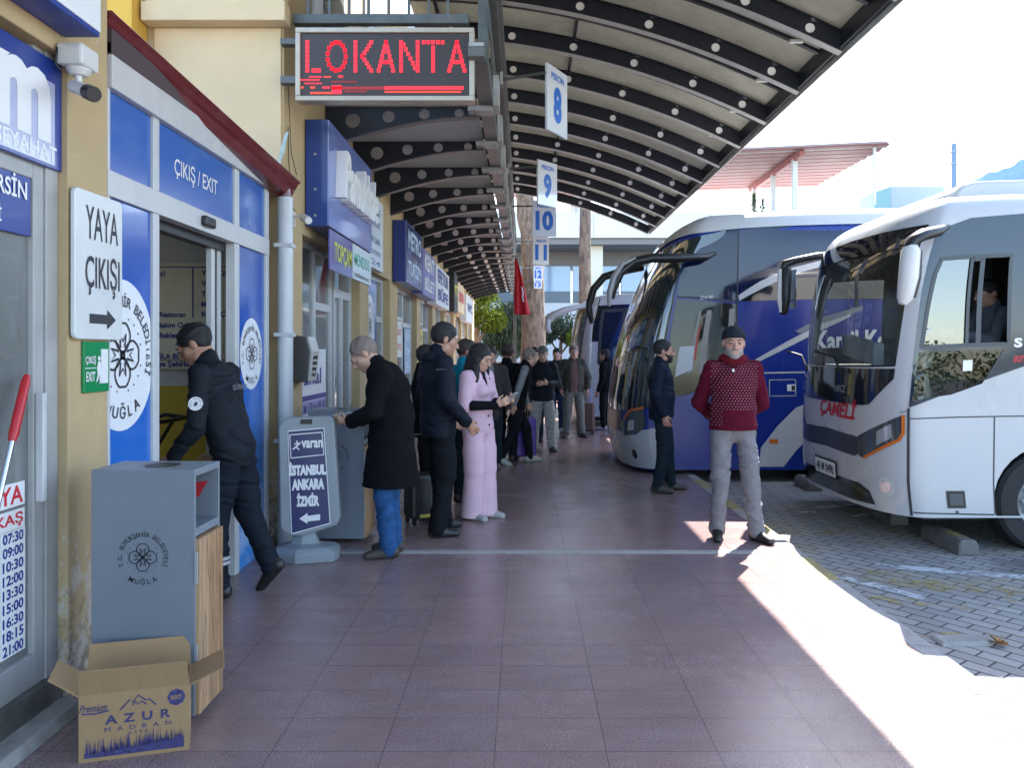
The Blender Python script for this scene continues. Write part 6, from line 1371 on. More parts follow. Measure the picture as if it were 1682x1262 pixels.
        for axn in range(3):
            o = [0, 1, 2]; o.remove(axn); u, w = o; a = [slice(0, None)] * 3
            lo = [slice(1, n - 1) for n in d.shape]; lo[axn] = slice(0, d.shape[axn] - 1); hi = list(lo); hi[axn] = slice(1, d.shape[axn])
            A, B = i[tuple(lo)], i[tuple(hi)]; e = np.argwhere(A != B)
            if not len(e): continue
            sg = A[tuple(e.T)]; e = e + np.array([1 if q != axn else 0 for q in range(3)])
            def at(du, dw): q = e.copy(); q[:, u] += du; q[:, w] += dw; return idx[tuple(q.T)]
            f = np.stack([at(-1, -1), at(0, -1), at(0, 0), at(-1, 0)], 1); flip = sg if axn != 1 else ~sg
            f[~flip] = f[~flip][:, ::-1]; faces.append(f)
        f = np.concatenate(faces)
        # one light relaxation for smoother shading
        for _ in range(2):
            acc = np.zeros_like(v); cn = np.zeros(len(v))
            for a in range(4): np.add.at(acc, f[:, a], v[f[:, (a + 1) % 4]]); np.add.at(cn, f[:, a], 1)
            for a in range(4): np.add.at(acc, f[:, a], v[f[:, a - 1]]); np.add.at(cn, f[:, a], 1)
            v = v * .5 + .5 * acc / np.maximum(cn, 1)[:, None]
        return v, f
def field_object(name, fld, m, parent):
    v, f = fld.mesh(); me = bpy.data.meshes.new(name); me.vertices.add(len(v)); me.vertices.foreach_set('co', v.astype(np.float32).ravel())
    me.loops.add(len(f) * 4); me.loops.foreach_set('vertex_index', f.astype(np.int32).ravel()); me.polygons.add(len(f)); me.polygons.foreach_set('loop_start', np.arange(0, len(f) * 4, 4, dtype=np.int32)); me.update(calc_edges=True); me.validate()
    me.shade_smooth(); return link_mesh(name, me, parent, [m])
def skin_mat(name, c):
    m = mat(name, c, .5, noise=(22, .12), bump=(160, .1), streak=((14, 14, 14), (c[0] * .95, c[1] * .55, c[2] * .5), .35)); b = m.node_tree.nodes['Principled BSDF']; b.inputs['Subsurface Weight'].default_value = .08; b.inputs['Subsurface Radius'].default_value = (.01, .004, .002); return m
def cloth(name, c, rough=.85, amt=.14, sc=18, sheen=0.): return mat(name, c, rough, noise=(sc, amt * 1.5), bump=(150, .5), sheen=sheen, spec=.12)
SK1, SK2, SK3 = skin_mat('skin_tan', (.42, .23, .155)), skin_mat('skin_fair', (.52, .31, .22)), skin_mat('skin_warm', (.46, .25, .18))
H_BLK, H_GRY, H_BRN, H_WHT = [mat('hair_' + n, c, .6, noise=(90, .35), bump=(220, .5)) for n, c in (('black', (.010, .009, .009)), ('grey', (.20, .155, .125)), ('brown', (.03, .019, .014)), ('white', (.27, .25, .235)))]
M_eye = mat('eye_dark', (.012, .009, .008), .15); M_shoe = mat('shoe_black', (.014, .013, .013), .45, noise=(20, .3)); M_shoeb = mat('shoe_brown', (.045, .035, .03), .6, noise=(20, .3)); M_shoew = mat('shoe_pale', (.35, .34, .33), .6, noise=(20, .2))
def V3(*a): return np.array(a, float)
def rotz(a): return np.array(((math.cos(a), -math.sin(a), 0), (math.sin(a), math.cos(a), 0), (0, 0, 1.)))
def rotx(a): return np.array(((1, 0, 0), (0, math.cos(a), -math.sin(a)), (0, math.sin(a), math.cos(a))))
def roty(a): return np.array(((math.cos(a), 0, math.sin(a)), (0, 1, 0), (-math.sin(a), 0, math.cos(a))))
def person(label, loc, heading, H, pose=None, top=None, legs=None, skin=None, hair='short', hairm=None, beard=None, shoe=None, vox=.0075, group=None, build=1., female=False, hat=None, torso_extra=None, mustache=False):
    """faces +y in its own frame; joints in fractions of H"""
    J = dict(ankL=(-.055, 0, .045), ankR=(.055, 0, .045), kneeL=(-.056, .012, .285), kneeR=(.056, .012, .285), hipL=(-.052, 0, .515), hipR=(.052, 0, .515), pel=(0, -.005, .53), waist=(0, 0, .62), chest=(0, -.008, .74),
             shL=(-.099, -.012, .808), shR=(.099, -.012, .808), neck=(0, -.012, .842), head=(0, .010, .925), elL=(-.142, -.02, .635), elR=(.142, -.02, .635), wrL=(-.148, .03, .49), wrR=(.148, .03, .49))
    P_ = dict(hp=0., hy=0., hr=0., toeL=8., toeR=-8., footL=0., footR=0., hdL=None, hdR=None, palmL=None, palmR=None, curl=.5)
    for k, v in (pose or {}).items(): (J if k in J else P_)[k] = v
    j = {k: np.array(v, float) * H for k, v in J.items()}; B = build
    t = thing('person', label, 'person', loc, group, rz=heading); 
    allp = np.array(list(j.values())); lo = allp.min(0) - .24; hi = allp.max(0) + .22; lo[2] = min(-.02, allp[:, 2].min() - .12); fx = (V3(1, 0, 0), V3(0, 1, 0))
    # head frame
    HM = rotz(R(P_['hy'])) @ rotx(R(P_['hp'])) @ roty(R(P_['hr'])); hs = H / 1.75 * 1.12; hd = j['head']
    def hp(x, y, z): return hd + HM @ V3(x, y, z) * hs
    def he(F_, c, r, k=.012, op='add'): return F_.ell(hp(*c), tuple(q * hs for q in r), HM, k, op)
    bf = Field(lo, hi, vox)
    # hidden core keeps the body one piece
    bf.cone(j['pel'], j['chest'], (.10 * B, .07), (.11 * B, .075), .02, fr=fx).cone(j['chest'], j['neck'], .05, .05, .03)
    for s_ in 'LR':
        bf.cone(j['hip' + s_], j['knee' + s_], .055, .042).cone(j['knee' + s_], j['ank' + s_], .040, .030, .01).cone(j['chest'], j['sh' + s_], .05, .045).cone(j['sh' + s_], j['el' + s_], .040, .034, .01).cone(j['el' + s_], j['wr' + s_], .034, .026, .01)
    bf.cone(j['neck'] + V3(0, -.01, -.03), hp(0, -.018, -.07), .060 * hs, .054 * hs, .03)
    he(bf, (0, -.014, .028), (.073, .094, .088)); he(bf, (0, .026, -.035), (.060, .066, .080), .02); he(bf, (0, .055, -.088), (.032, .030, .026), .025)
    for sx in (-1, 1): he(bf, (sx * .040, .048, -.022), (.024, .026, .022), .015); he(bf, (sx * .074, -.012, -.008), (.010, .020, .031), .006); he(bf, (sx * .048, .01, -.075), (.02, .03, .025), .02)
    bf.cone(hp(-.036, .078, .020), hp(.036, .078, .020), .011 * hs, .011 * hs, .012)
    for sx in (-1, 1): he(bf, (sx * .031, .094, .002), (.017, .013, .011), .010, 'cut'); he(bf, (sx * .031, .079, .001), (.014, .013, .011), .004)
    bf.cone(hp(0, .088, .006), hp(0, .110, -.034), .009 * hs, .014 * hs, .008); 
    for sx in (-1, 1): he(bf, (sx * .013, .098, -.037), (.009, .011, .008), .005)
    bf.cone(hp(-.019, .087, -.060), hp(.019, .087, -.060), .0075 * hs, .0075 * hs, .006); bf.cone(hp(-.015, .084, -.071), hp(.015, .084, -.071), .009 * hs, .009 * hs, .006); bf.cone(hp(-.02, .098, -.0655), hp(.02, .098, -.0655), .0025 * hs, .0025 * hs, .004, 'cut')
    # hands
    for s_ in 'LR':
        w_ = j['wr' + s_]; e_ = j['el' + s_]; d = P_['hd' + s_]; d = (w_ - e_) if d is None else np.array(d, float); d = d / np.linalg.norm(d)
        sg = -1 if s_ == 'L' else 1; pn = P_['palm' + s_]; pn = V3(-sg, .2, 0) if pn is None else np.array(pn, float); pn = pn - d * (pn @ d); pn /= np.linalg.norm(pn); sd = np.cross(d, pn)
        if (sd @ V3(0, 1, .3)) < 0 and P_['palm' + s_] is None: sd = -sd
        if P_['palm' + s_] is not None: sd = sd * (1 if s_ == 'R' else -1)
        hl = hs; cu = P_['curl']; k0 = w_ + d * .09 * hl
        bf.cone(w_ + d * .02, w_ + d * .078 * hl, (.026 * hl, .018 * hl), (.036 * hl, .016 * hl), .012, fr=(sd, pn)); bf.cone(e_ * .2 + w_ * .8, w_ + d * .03, .027 * hl, .024 * hl, .01)
        for fi, (o_, L_) in enumerate(((.030, .068), (.010, .078), (-.011, .072), (-.030, .056))):
            a_ = k0 - d * .004 * abs(fi - 1) + sd * o_ * hl; b_ = a_ + (d * math.cos(cu * .6) + pn * math.sin(cu * .6)) * L_ * .5 * hl; c_ = b_ + (d * math.cos(cu * 1.6) + pn * math.sin(cu * 1.6)) * L_ * .5 * hl
            bf.cone(a_ - d * .01, b_, .0098 * hl, .0088 * hl, .004).cone(b_, c_, .0088 * hl, .0075 * hl, .003)
        a_ = w_ + d * .028 * hl + sd * .028 * hl; b_ = a_ + (d * .70 + sd * .50 + pn * .45) * .040 * hl; bf.cone(a_, b_, .0125 * hl, .0105 * hl, .008).cone(b_, b_ + (d * .9 + sd * .05 + pn * .4) * .034 * hl, .0105 * hl, .0085 * hl, .004)
    field_object('body', bf, skin or SK1, t)
    hlo, hhi = hd - .24, hd + .22
    # hair, hat, beard, eyes
    hv = min(vox, .0075)
    if hair:
        hf = Field(hlo - (V3(0.06, .12, .30) if hair == 'long' else 0), hhi + (V3(.06, .06, 0) if hair == 'long' else 0), hv)
        if hair == 'short':
            he(hf, (0, -.018, .032), (.080, .100, .094)); hf.plane(hp(0, .062, .062), HM @ V3(0, .62, -.52), 0) if False else None
            he(hf, (0, .085, -.03), (.085, .085, .078), .006, 'cut'); hf.plane(hp(0, -.06, -.052), HM @ V3(0, .35, -1.), 0)
            for sx in (-1, 1): he(hf, (sx * .08, -.01, -.022), (.022, .024, .04), .004, 'cut')
        elif hair == 'receding':
            he(hf, (0, -.016, .034), (.079, .099, .091)); he(hf, (0, .088, -.015), (.085, .078, .088), .006, 'cut'); hf.plane(hp(0, -.06, -.055), HM @ V3(0, .3, -1.), 0)
            for sx in (-1, 1): he(hf, (sx * .08, -.005, -.02), (.02, .022, .038), .004, 'cut')
        elif hair == 'balding':
            he(hf, (0, -.024, .014), (.079, .098, .092)); he(hf, (0, .075, .0), (.10, .10, .12), .006, 'cut'); hf.plane(hp(0, -.06, -.055), HM @ V3(0, .3, -1.), 0)
            for sx in (-1, 1): he(hf, (sx * .08, -.005, -.02), (.02, .022, .038), .004, 'cut')
        elif hair == 'long':
            he(hf, (0, -.022, .03), (.086, .106, .098)); he(hf, (0, -.04, -.06), (.094, .080, .13), .03)
            nb_ = j['neck']; hf.cone(hp(0, -.06, -.05), nb_ + V3(0, -.095, -.05), (.095, .055), (.115, .045), .03, fr=fx).cone(nb_ + V3(0, -.095, -.05), nb_ + V3(0, -.10, -.16), (.115, .045), (.09, .03), .03, fr=fx)
            for sx in (-1, 1): hf.cone(hp(sx * .078, .0, -.02), nb_ + V3(sx * .098, .05, -.13), (.028, .045), (.035, .03), .02, fr=fx)
            he(hf, (0, .10, -.04), (.068, .092, .092), .008, 'cut')
        elif hair == 'curly':
            he(hf, (0, -.02, .05), (.092, .108, .095)); he(hf, (0, .088, -.03), (.085, .085, .08), .006, 'cut'); hf.plane(hp(0, -.06, -.05), HM @ V3(0, .35, -1.), 0); hf.folds(.012, 3, 2.2)
        hf.folds(.007, 5, 2.8); field_object('hair', hf, hairm or H_BLK, t)
    if hat == 'beanie':
        hf = Field(hlo, hhi, hv); he(hf, (0, -.020, .040), (.086, .108, .092)); hf.plane(hp(0, .09, .044), HM @ V3(0, .16, -1.), 0); hf.cone(hp(0, 0, .0), hp(0, 0, .001), .001, .001) if False else None
        field_object('beanie', hf, cloth('beanie_wool', (.018, .022, .028), .95), t)
    if hat == 'cap':
        hf = Field(hlo, hhi, hv); he(hf, (0, -.018, .036), (.082, .104, .088)); he(hf, (0, .10, .052), (.058, .075, .012), .012); hf.plane(hp(0, .09, .036), HM @ V3(0, .05, -1.), 0)
        field_object('cap', hf, cloth('cap_grey', (.13, .13, .13), .9), t)
    if beard is not None:
        hf = Field(hlo, hhi, hv); he(hf, (0, .027, -.043), (.0635, .069, .080)); he(hf, (0, .057, -.090), (.036, .033, .031), .02); he(hf, (0, .06, .02), (.10, .10, .068), .006, 'cut'); he(hf, (0, .11, -.058), (.030, .04, .022), .006, 'cut'); he(hf, (0, -.06, -.05), (.1, .075, .12), .005, 'cut')
        hf.cone(hp(-.026, .091, -.05), hp(.026, .091, -.05), .006, .006, .004); hf.folds(.003, 2, 2.5); field_object('beard', hf, beard, t)
    elif mustache:
        hf = Field(hlo, hhi, min(vox, .006)); hf.cone(hp(-.024, .088, -.054), hp(0, .097, -.048), .006, .008, .004).cone(hp(.024, .088, -.054), hp(0, .097, -.048), .006, .008, .004); field_object('moustache', hf, hairm or H_BLK, t)
    if vox <= .0085:
        for sx in (-1, 1):
            c_ = hp(sx * .031, .0895, .002); MB().sphere(tuple(c_), (.0105 * hs, .005 * hs, .0055 * hs), 10, 6).build('eye', M_eye, t, local=True, smooth=180)
            e_ = MB(); e_.tube([tuple(hp(sx * .014, .095, .021)), tuple(hp(sx * .032, .094, .026)), tuple(hp(sx * .048, .082, .022))], .004, 7, rs=[.0035, .0042, .002]); e_.build('eyebrow', hairm if (hairm and hair) else mat('brow_dark', (.03, .022, .018), .8), t, local=True)
    # trousers
    if legs:
        tf = Field(lo, hi, vox); r0, r1, r2 = legs.get('r', (.088, .066, .058)); r0 *= B; 
        tf.cone(j['pel'] + V3(0, 0, .07 * H / 1.75), j['pel'], (.158 * B, .112 * B), (.165 * B, .122 * B), .03, fr=fx)
        for s_ in 'LR':
            tf.cone(j['hip' + s_] + V3(0, 0, -.01), j['knee' + s_], r0, r1, .045); a = j['ank' + s_] + (j['ank' + s_] - j['knee' + s_]) * legs.get('over', .01); tf.cone(j['knee' + s_], a, r1, r2, .02)
            tf.cone(j['knee' + s_] * .55 + j['hip' + s_] * .45, j['knee' + s_], r1 * 1.12, r1, .03)
        tf.folds(legs.get('fold', .006), legs.get('seed', 1), legs.get('fs', .8)); tf.plane((0, 0, min(j['pel'][2] + .10, ((top or {}).get('hem', .6) * H + .035) if not (top or {}).get('open') else 9)), (0, 0, 1))
        for s_ in 'LR':
            pass
        tf.plane((0, 0, legs.get('hem', .035)), (0, 0, -1)) if not legs.get('free') else None
        field_object('trousers', tf, legs['m'], t)
    # shoes
    for s_ in 'LR':
        a = j['ank' + s_]; FM = rotz(R(P_['toe' + s_])) @ rotx(R(P_['foot' + s_])); off = V3(0, 0, 0)
        def fp(x, y, z): return a + FM @ V3(x, y, z)
        sf = Field(a - .24, a + .30, min(vox, .008)); zz = -.045 * H
        sf.cone(fp(0, -.045, zz + .045), fp(0, .03, zz + .05), (.040, .045), (.043, .048), .01, fr=(FM @ V3(1, 0, 0), FM @ V3(0, 0, 1))); sf.cone(fp(0, .03, zz + .045), fp(0, .165, zz + .028), (.046, .05), (.040, .03), .02, fr=(FM @ V3(1, 0, 0), FM @ V3(0, 0, 1)))
        sf.cone(fp(0, -.03, zz + .05), fp(0, -.01, .02), .042, .036, .02); nn = FM @ V3(0, 0, -1); sf.plane(tuple(fp(0, 0, zz + .001)), tuple(nn))
        field_object('shoe', sf, shoe or M_shoe, t)
    # upper garment
    if top:
        g = Field(lo - .04, hi + .04, vox); gw = top.get('w', 1.) * B; gd = top.get('d', 1.) * B; sl = top.get('sleeve', (.066, .056, .047)); th = top.get('hem', .47) * H
        prof = top.get('prof', ((.172, .125), (.165, .120), (.172, .128), (.150, .105)))
        hemp = j['pel'] + V3(0, 0, th - j['pel'][2]); ex = top.get('skirt')
        if ex: g.cone(j['pel'], (j['pel'][0] + ex.get('dx', 0), j['pel'][1] + ex.get('dy', 0), th), (prof[0][0] * gw, prof[0][1] * gd), (ex['r'][0], ex['r'][1]), .03, fr=fx)
        else: g.cone(j['pel'], hemp - V3(0, 0, .03), (prof[0][0] * gw, prof[0][1] * gd), (prof[0][0] * gw, prof[0][1] * gd), .02, fr=fx)
        g.cone(j['pel'], j['waist'], (prof[0][0] * gw, prof[0][1] * gd), (prof[1][0] * gw, prof[1][1] * gd), .03, fr=fx).cone(j['waist'], j['chest'], (prof[1][0] * gw, prof[1][1] * gd), (prof[2][0] * gw, prof[2][1] * gd), .03, fr=fx)
        g.cone(j['chest'], (j['shL'] + j['shR']) / 2 + V3(0, 0, -.03), (prof[2][0] * gw, prof[2][1] * gd), (prof[3][0] * gw, prof[3][1] * gd), .04, fr=fx)
        if top.get('belly'): b_ = top['belly']; g.ell(j['waist'] + V3(0, b_[0], -.02), (.14, b_[1], .15), None, .06)
        if female: 
            for sx in (-1, 1): g.ell(j['chest'] + V3(sx * .062, .10, -.01), (.062, .055, .062), None, .03)
        [g.cone(j['neck'] + V3(0, -.005, -.045), j['sh' + s_] + V3(0, 0, -.004), .072, .058, .04) for s_ in 'LR']
        for s_ in 'LR':
            if top.get('sleeveless'): continue
            e_ = j['el' + s_]; w_ = j['wr' + s_]; stop = top.get('cuff', .94); g.cone(j['sh' + s_], e_, sl[0] * B, sl[1] * B, .035); 
            if stop > 0: g.cone(e_, e_ + (w_ - e_) * stop, sl[1] * B, sl[2] * B, .02)
        nb = j['neck']; ch = top.get('collar', .03); g.cone(nb + V3(0, -.005, -.03), nb + (hp(0, -.02, -.08) - nb) * .5 + V3(0, 0, ch * .3), .082, .074 + ch * .1, .03)
        g.folds(top.get('fold', .006), top.get('seed', 2), top.get('fs', 1.))
        g.plane((0, 0, th), (0, 0, -1)) if not top.get('nohem') else None
        # neck opening
        c_ = nb + (hp(0, -.01, -.08) - nb) * .75 + V3(0, .03, ch); g.cone(c_, c_ + (c_ - nb) * 1.5 + V3(0, .02, .12), .062, .10, .008, 'cut')
        if top.get('open'): a = j['waist'] + V3(0, .2, -.3); g.cone(j['waist'] + V3(0, .14, -.45), nb + V3(0, .10, -.04), (.055, .10), (.06, .10), .01, 'cut', fr=fx)
        if top.get('vneck'): g.cone(nb + V3(0, .10, -.14), nb + V3(0, .10, .06), (.008, .07), (.065, .08), .006, 'cut', fr=fx)
        field_object(top.get('name', 'jacket'), g, top['m'], t)
        u = top.get('under')
        if u:
            g = Field(lo, hi, vox); k_ = u.get('k', .93); uh = u.get('hem', .5) * H
            g.cone(j['pel'], (j['pel'][0], j['pel'][1], uh - .02), (.15 * B, .108 * B), (.15 * B, .108 * B), .02, fr=fx).cone(j['pel'], j['waist'], (prof[0][0] * gw * k_, prof[0][1] * gd * k_), (prof[1][0] * gw * k_, prof[1][1] * gd * k_), .03, fr=fx).cone(j['waist'], j['chest'], (prof[1][0] * gw * k_, prof[1][1] * gd * k_), (prof[2][0] * gw * k_, prof[2][1] * gd * k_), .03, fr=fx).cone(j['chest'], nb + V3(0, 0, -.02), (prof[2][0] * gw * k_, prof[2][1] * gd * k_), (.075, .07), .04, fr=fx)
            for s_ in 'LR':
                if u.get('sleeves'): g.cone(j['sh' + s_], j['el' + s_], .060 * B, .050 * B, .03).cone(j['el' + s_], j['wr' + s_], .050 * B, .040 * B, .02)
            g.cone(nb + V3(0, -.005, -.03), hp(0, -.015, -.085 if u.get('high') else -.11), .076, .066, .02); g.folds(.004, 7); g.plane((0, 0, uh), (0, 0, -1)); c_ = hp(0, -.012, -.085); g.cone(c_ + V3(0, 0, .0), c_ + V3(0, .02, .12), .058, .07, .006, 'cut')
            field_object(u.get('name', 'shirt'), g, u['m'], t)
    return t, j, hp
def loc2w(t, q):
    a = t.rotation_euler.z; return Vector((t.location.x + q[0] * math.cos(a) - q[1] * math.sin(a), t.location.y + q[0] * math.sin(a) + q[1] * math.cos(a), t.location.z + q[2]))
C_blk = cloth('black_wool', (.006, .0065, .008), .95, sheen=.0); C_nav = cloth('navy_jacket', (.009, .012, .020), .6); C_nav2 = cloth('dark_uniform', (.012, .015, .021), .6); C_trb = cloth('black_trousers', (.008, .009, .012), .8)
C_jean = cloth('blue_jeans', (.022, .075, .19), .85, .2, 14); C_dj = cloth('dark_jeans', (.010, .018, .026), .85); C_gry = cloth('grey_trousers', (.185, .175, .185), .85, .12); C_lg = cloth('light_grey_trousers', (.33, .32, .31), .85)
C_pink = mat('pink_suit', (.64, .43, .51), .75, noise=(7, .05), bump=(240, .12), spec=.2); C_khk = cloth('khaki_jacket', (.055, .058, .045), .8); C_brn = cloth('brown_shirt', (.15, .095, .075), .85); C_grn = cloth('grey_green_trousers', (.14, .15, .13), .85); C_teal = cloth('teal_top', (.01, .20, .27), .8); C_grs = cloth('grey_jersey', (.20, .20, .21), .85); C_gr2 = cloth('charcoal_coat', (.045, .04, .04), .9); C_db = cloth('denim_blue', (.03, .05, .09), .85)
# 1 security man stepping into the doorway
PT = {}
t, j, hp = person('man in dark uniform with white arm patch stepping into the station doorway', (-1.85, 5.05, 0), R(88), 1.79, dict(
    pel=(0, .03, .535), waist=(0, .06, .625), chest=(0, .095, .735), shL=(-.112, .105, .812), shR=(.112, .095, .812), neck=(0, .125, .838), head=(0, .175, .918), hp=-32, hy=6,
    hipL=(-.05, .03, .515), hipR=(.052, .025, .515), kneeL=(-.052, .075, .285), ankL=(-.06, .06, .048), kneeR=(.055, .0, .300), ankR=(.06, -.084, .092), footR=-48, toeR=-6, toeL=6,
    elL=(-.15, .10, .63), wrL=(-.14, .19, .52), elR=(.148, .07, .625), wrR=(.135, .16, .50)), dict(m=C_nav2, name='uniform_jacket', hem=.475, fold=.011, seed=4, fs=1.1, collar=.035, prof=((.170, .125), (.165, .125), (.180, .138), (.155, .11))), dict(m=cloth('uniform_trousers', (.010, .014, .022), .7), r=(.098, .078, .066), fold=.009, free=True, over=.0), SK1, 'short', H_BLK, None, M_shoe, .0075)
e_, s_ = j['elL'], j['shL']; c = s_ * .45 + e_ * .55; n_ = Vector((-1, -.25, 0)).normalized(); up = Vector(tuple(s_ - e_)).normalized(); rt = up.cross(n_).normalized(); c0 = Vector(tuple(c)) + n_ * .066
pt = MB(); disc(pt, c0, rt, up, .043, .004); pt.build('arm_patch', M_ltr, t, local=True); pt = MB(); arc_text(pt, "ÖZEL GÜVENLİK", c0, rt, up, .031, .012, 210, -30, .0055); pt.mi(0).add([c0 + rt * x + up * y + n_ * .0055 for x, y in ((-.012, -.012), (.006, -.014), (.014, .004), (.004, .016), (-.006, .006))], [(0, 1, 2, 3, 4)]); pt.build('patch_print', M_ink, t, local=True)
pt = MB(); put_text(pt, "GÜVENLİK", Vector((0.0, .095 * 1.79 - .148, .765 * 1.79)), Vector((1, 0, 0)), Vector((0, .12, 1)), .045, .24, offset=.02, out=.012); pt.build('back_lettering', mat('reflective_grey', (.14, .15, .16), .5), t, local=True)
k_, a_ = j['kneeL'], j['ankL']; pt = MB()
for z in (.40, .33): pt.tube([tuple(k_ * z_ + a_ * (1 - z_)) for z_ in (z + .05, z)], .08, 18, cap=False)
pt.build('reflective_band', mat('reflective_silver', (.35, .35, .36), .4), t, local=True)
# 2 old man in long black coat
t, j, hp = person('grey haired man in long black coat and blue jeans looking down at papers', (-1.08, 6.02, 0), R(92), 1.75, dict(
    pel=(0, -.025, .53), waist=(0, -.03, .625), chest=(0, -.01, .745), shL=(-.105, .0, .815), shR=(.105, .0, .815), neck=(0, .035, .835), head=(0, .095, .900), hp=-40, hy=4, elL=(-.14, .035, .655), elR=(.145, .02, .65), wrL=(-.055, .145, .605), wrR=(.045, .125, .60), palmL=(.9, -.2, .5), palmR=(-.9, -.2, .5),
    hdL=(.25, 1, .05), hdR=(-.3, 1, .05), ankL=(-.05, -.02, .045), ankR=(.055, -.03, .045), kneeL=(-.052, .0, .285), kneeR=(.056, -.01, .285), toeL=14, toeR=-18, curl=.9),
    dict(m=C_blk, name='coat', w=1.08, d=1.14, hem=.315, skirt=dict(r=(.225, .225), dy=.0), fold=.007, seed=9, fs=.6, collar=.045, sleeve=(.078, .068, .058), prof=((.185, .150), (.180, .148), (.182, .145), (.150, .112))), dict(m=C_jean, r=(.085, .074, .066), fold=.008, over=.02, hem=.02), SK2, 'receding', H_GRY, None, M_shoeb, .0075, mustache=False)
w_ = (j['wrL'] + j['wrR']) / 2; pp = thing('paper', 'small white papers in the hands of the man in the black coat', 'paper', loc2w(t, w_ + V3(0, .09, .03)))
c = loc2w(t, w_ + V3(0, .095, .055)); q_ = MB(); q_.obox(c, (.07, .02, .012), (-.02, .05, 0), (0, 0, .0008)); q_.obox(c + Vector((.05, -.01, .03)), (.004, .03, .0), (0, .002, 0), (.02, 0, .045)); q_.build('paper_sheet', M_ltr, pp)
# 3 man in dark jacket, back to us
t, j, hp = person('man in black hooded jacket and black trousers seen from behind, hand at his pocket', (-.74, 6.72, 0), R(-62), 1.85, dict(
    hp=-16, hy=-6, head=(0, .03, .922), chest=(0, -.012, .745), elR=(.165, -.03, .645), wrR=(.135, .085, .535), elL=(-.155, -.02, .64), wrL=(-.12, .10, .54), ankL=(-.062, .05, .045), ankR=(.06, -.03, .045), kneeL=(-.06, .03, .285), toeL=14, toeR=-14),
    dict(m=C_nav, name='jacket', hem=.465, fold=.008, seed=3, collar=.03, sleeve=(.074, .064, .052), prof=((.185, .14), (.185, .142), (.192, .145), (.160, .115))), dict(m=C_trb, r=(.10, .084, .078), fold=.009, over=.02, hem=.02), SK1, 'short', H_BLK, None, M_shoe, .0075, build=1.04)
hf = Field(j['neck'] - .25, j['neck'] + .22, .009); hf.cone(j['neck'] + V3(-.07, -.07, -.02), j['neck'] + V3(.07, -.07, -.02), .048, .048, .03).cone(j['neck'] + V3(0, -.09, -.03), j['neck'] + V3(0, -.10, -.12), .05, .03, .03).folds(.008, 1); field_object('hood', hf, C_nav, t)
st = MB(); n_ = Vector((.75, -.66, 0)); put_text(st, "sport", Vector(tuple(j['shR'])) + Vector((.055, -.045, -.05)), Vector((.66, .75, 0)), VZ, .016, .09, offset=.02, out=.03); st.build('sleeve_lettering', mat('reflective_grey', (.14, .15, .16), .5), t, local=True)
# 3b half hidden behind him
person('person in black half hidden between the coat man and the black hooded jacket', (-.98, 7.7, 0), R(-80), 1.66, dict(hp=-8), dict(m=C_blk, hem=.45, fold=.006), dict(m=C_trb, r=(.09, .075, .068)), SK1, 'short', H_BLK, None, M_shoe, .012)
person('man with reddish face in teal top, half hidden behind the black hooded jacket', (-.60, 8.1, 0), R(-30), 1.72, dict(hp=-12, hy=-50), dict(m=C_teal, name='sweater', hem=.48), dict(m=C_dj), skin_mat('skin_ruddy', (.36, .14, .10)), 'short', H_BRN, None, M_shoe, .011)
# 4 woman in pink
t, j, hp = person('woman in a pale pink suit with wide trousers looking at a phone', (-.43, 7.38, 0), R(-122), 1.67, dict(
    hp=-22, hy=6, head=(0, .015, .922), elL=(-.135, .0, .655), wrL=(-.055, .165, .665), elR=(.135, .0, .65), wrR=(.06, .16, .655), hdL=(.3, .8, .35), hdR=(-.3, .8, .35), palmL=(.8, -.5, .3), palmR=(-.8, -.5, .3), ankL=(-.05, .02, .04), ankR=(.05, -.01, .04), curl=1.0, toeL=10, toeR=-10),
    dict(m=C_pink, name='blouse', hem=.485, fold=.004, seed=6, vneck=True, cuff=.0, sleeve=(.068, .070, .05), collar=.01, prof=((.175, .130), (.150, .115), (.158, .115), (.135, .10)), under=dict(m=C_trb, name='black_undershirt', sleeves=True, high=True, k=.93)), dict(m=C_pink, r=(.105, .096, .106), fold=.0015, over=.05, hem=.02, fs=.18), SK2, 'long', H_BLK, None, M_shoew, .0075, female=True)
for z_, y_ in ((1.07, .118), (.985, .124), (.90, .131)): MB().sphere((.012, y_, z_), (.012, .007, .012), 10, 6).build('button', M_black, t, local=True, smooth=180)
w_ = (j['wrL'] + j['wrR']) / 2; c = loc2w(t, w_ + V3(.0, .115, .065)); phn = thing('phone', 'phone in the hands of the woman in pink', 'phone', c); a = t.rotation_euler.z; f_ = Vector((-math.sin(a), math.cos(a), 0)); r_ = Vector((math.cos(a), math.sin(a), 0))
q_ = MB(); u_ = (VZ * .7 + f_ * .7).normalized(); q_.obox(c, r_ * .034, u_ * .066, f_.cross(VZ).cross(u_) * .0 + (f_ * .7 - VZ * .7) * .004); q_.build('phone_case', mat('phone_silver', (.5, .5, .52), .3, .4), phn, bevel=.003)
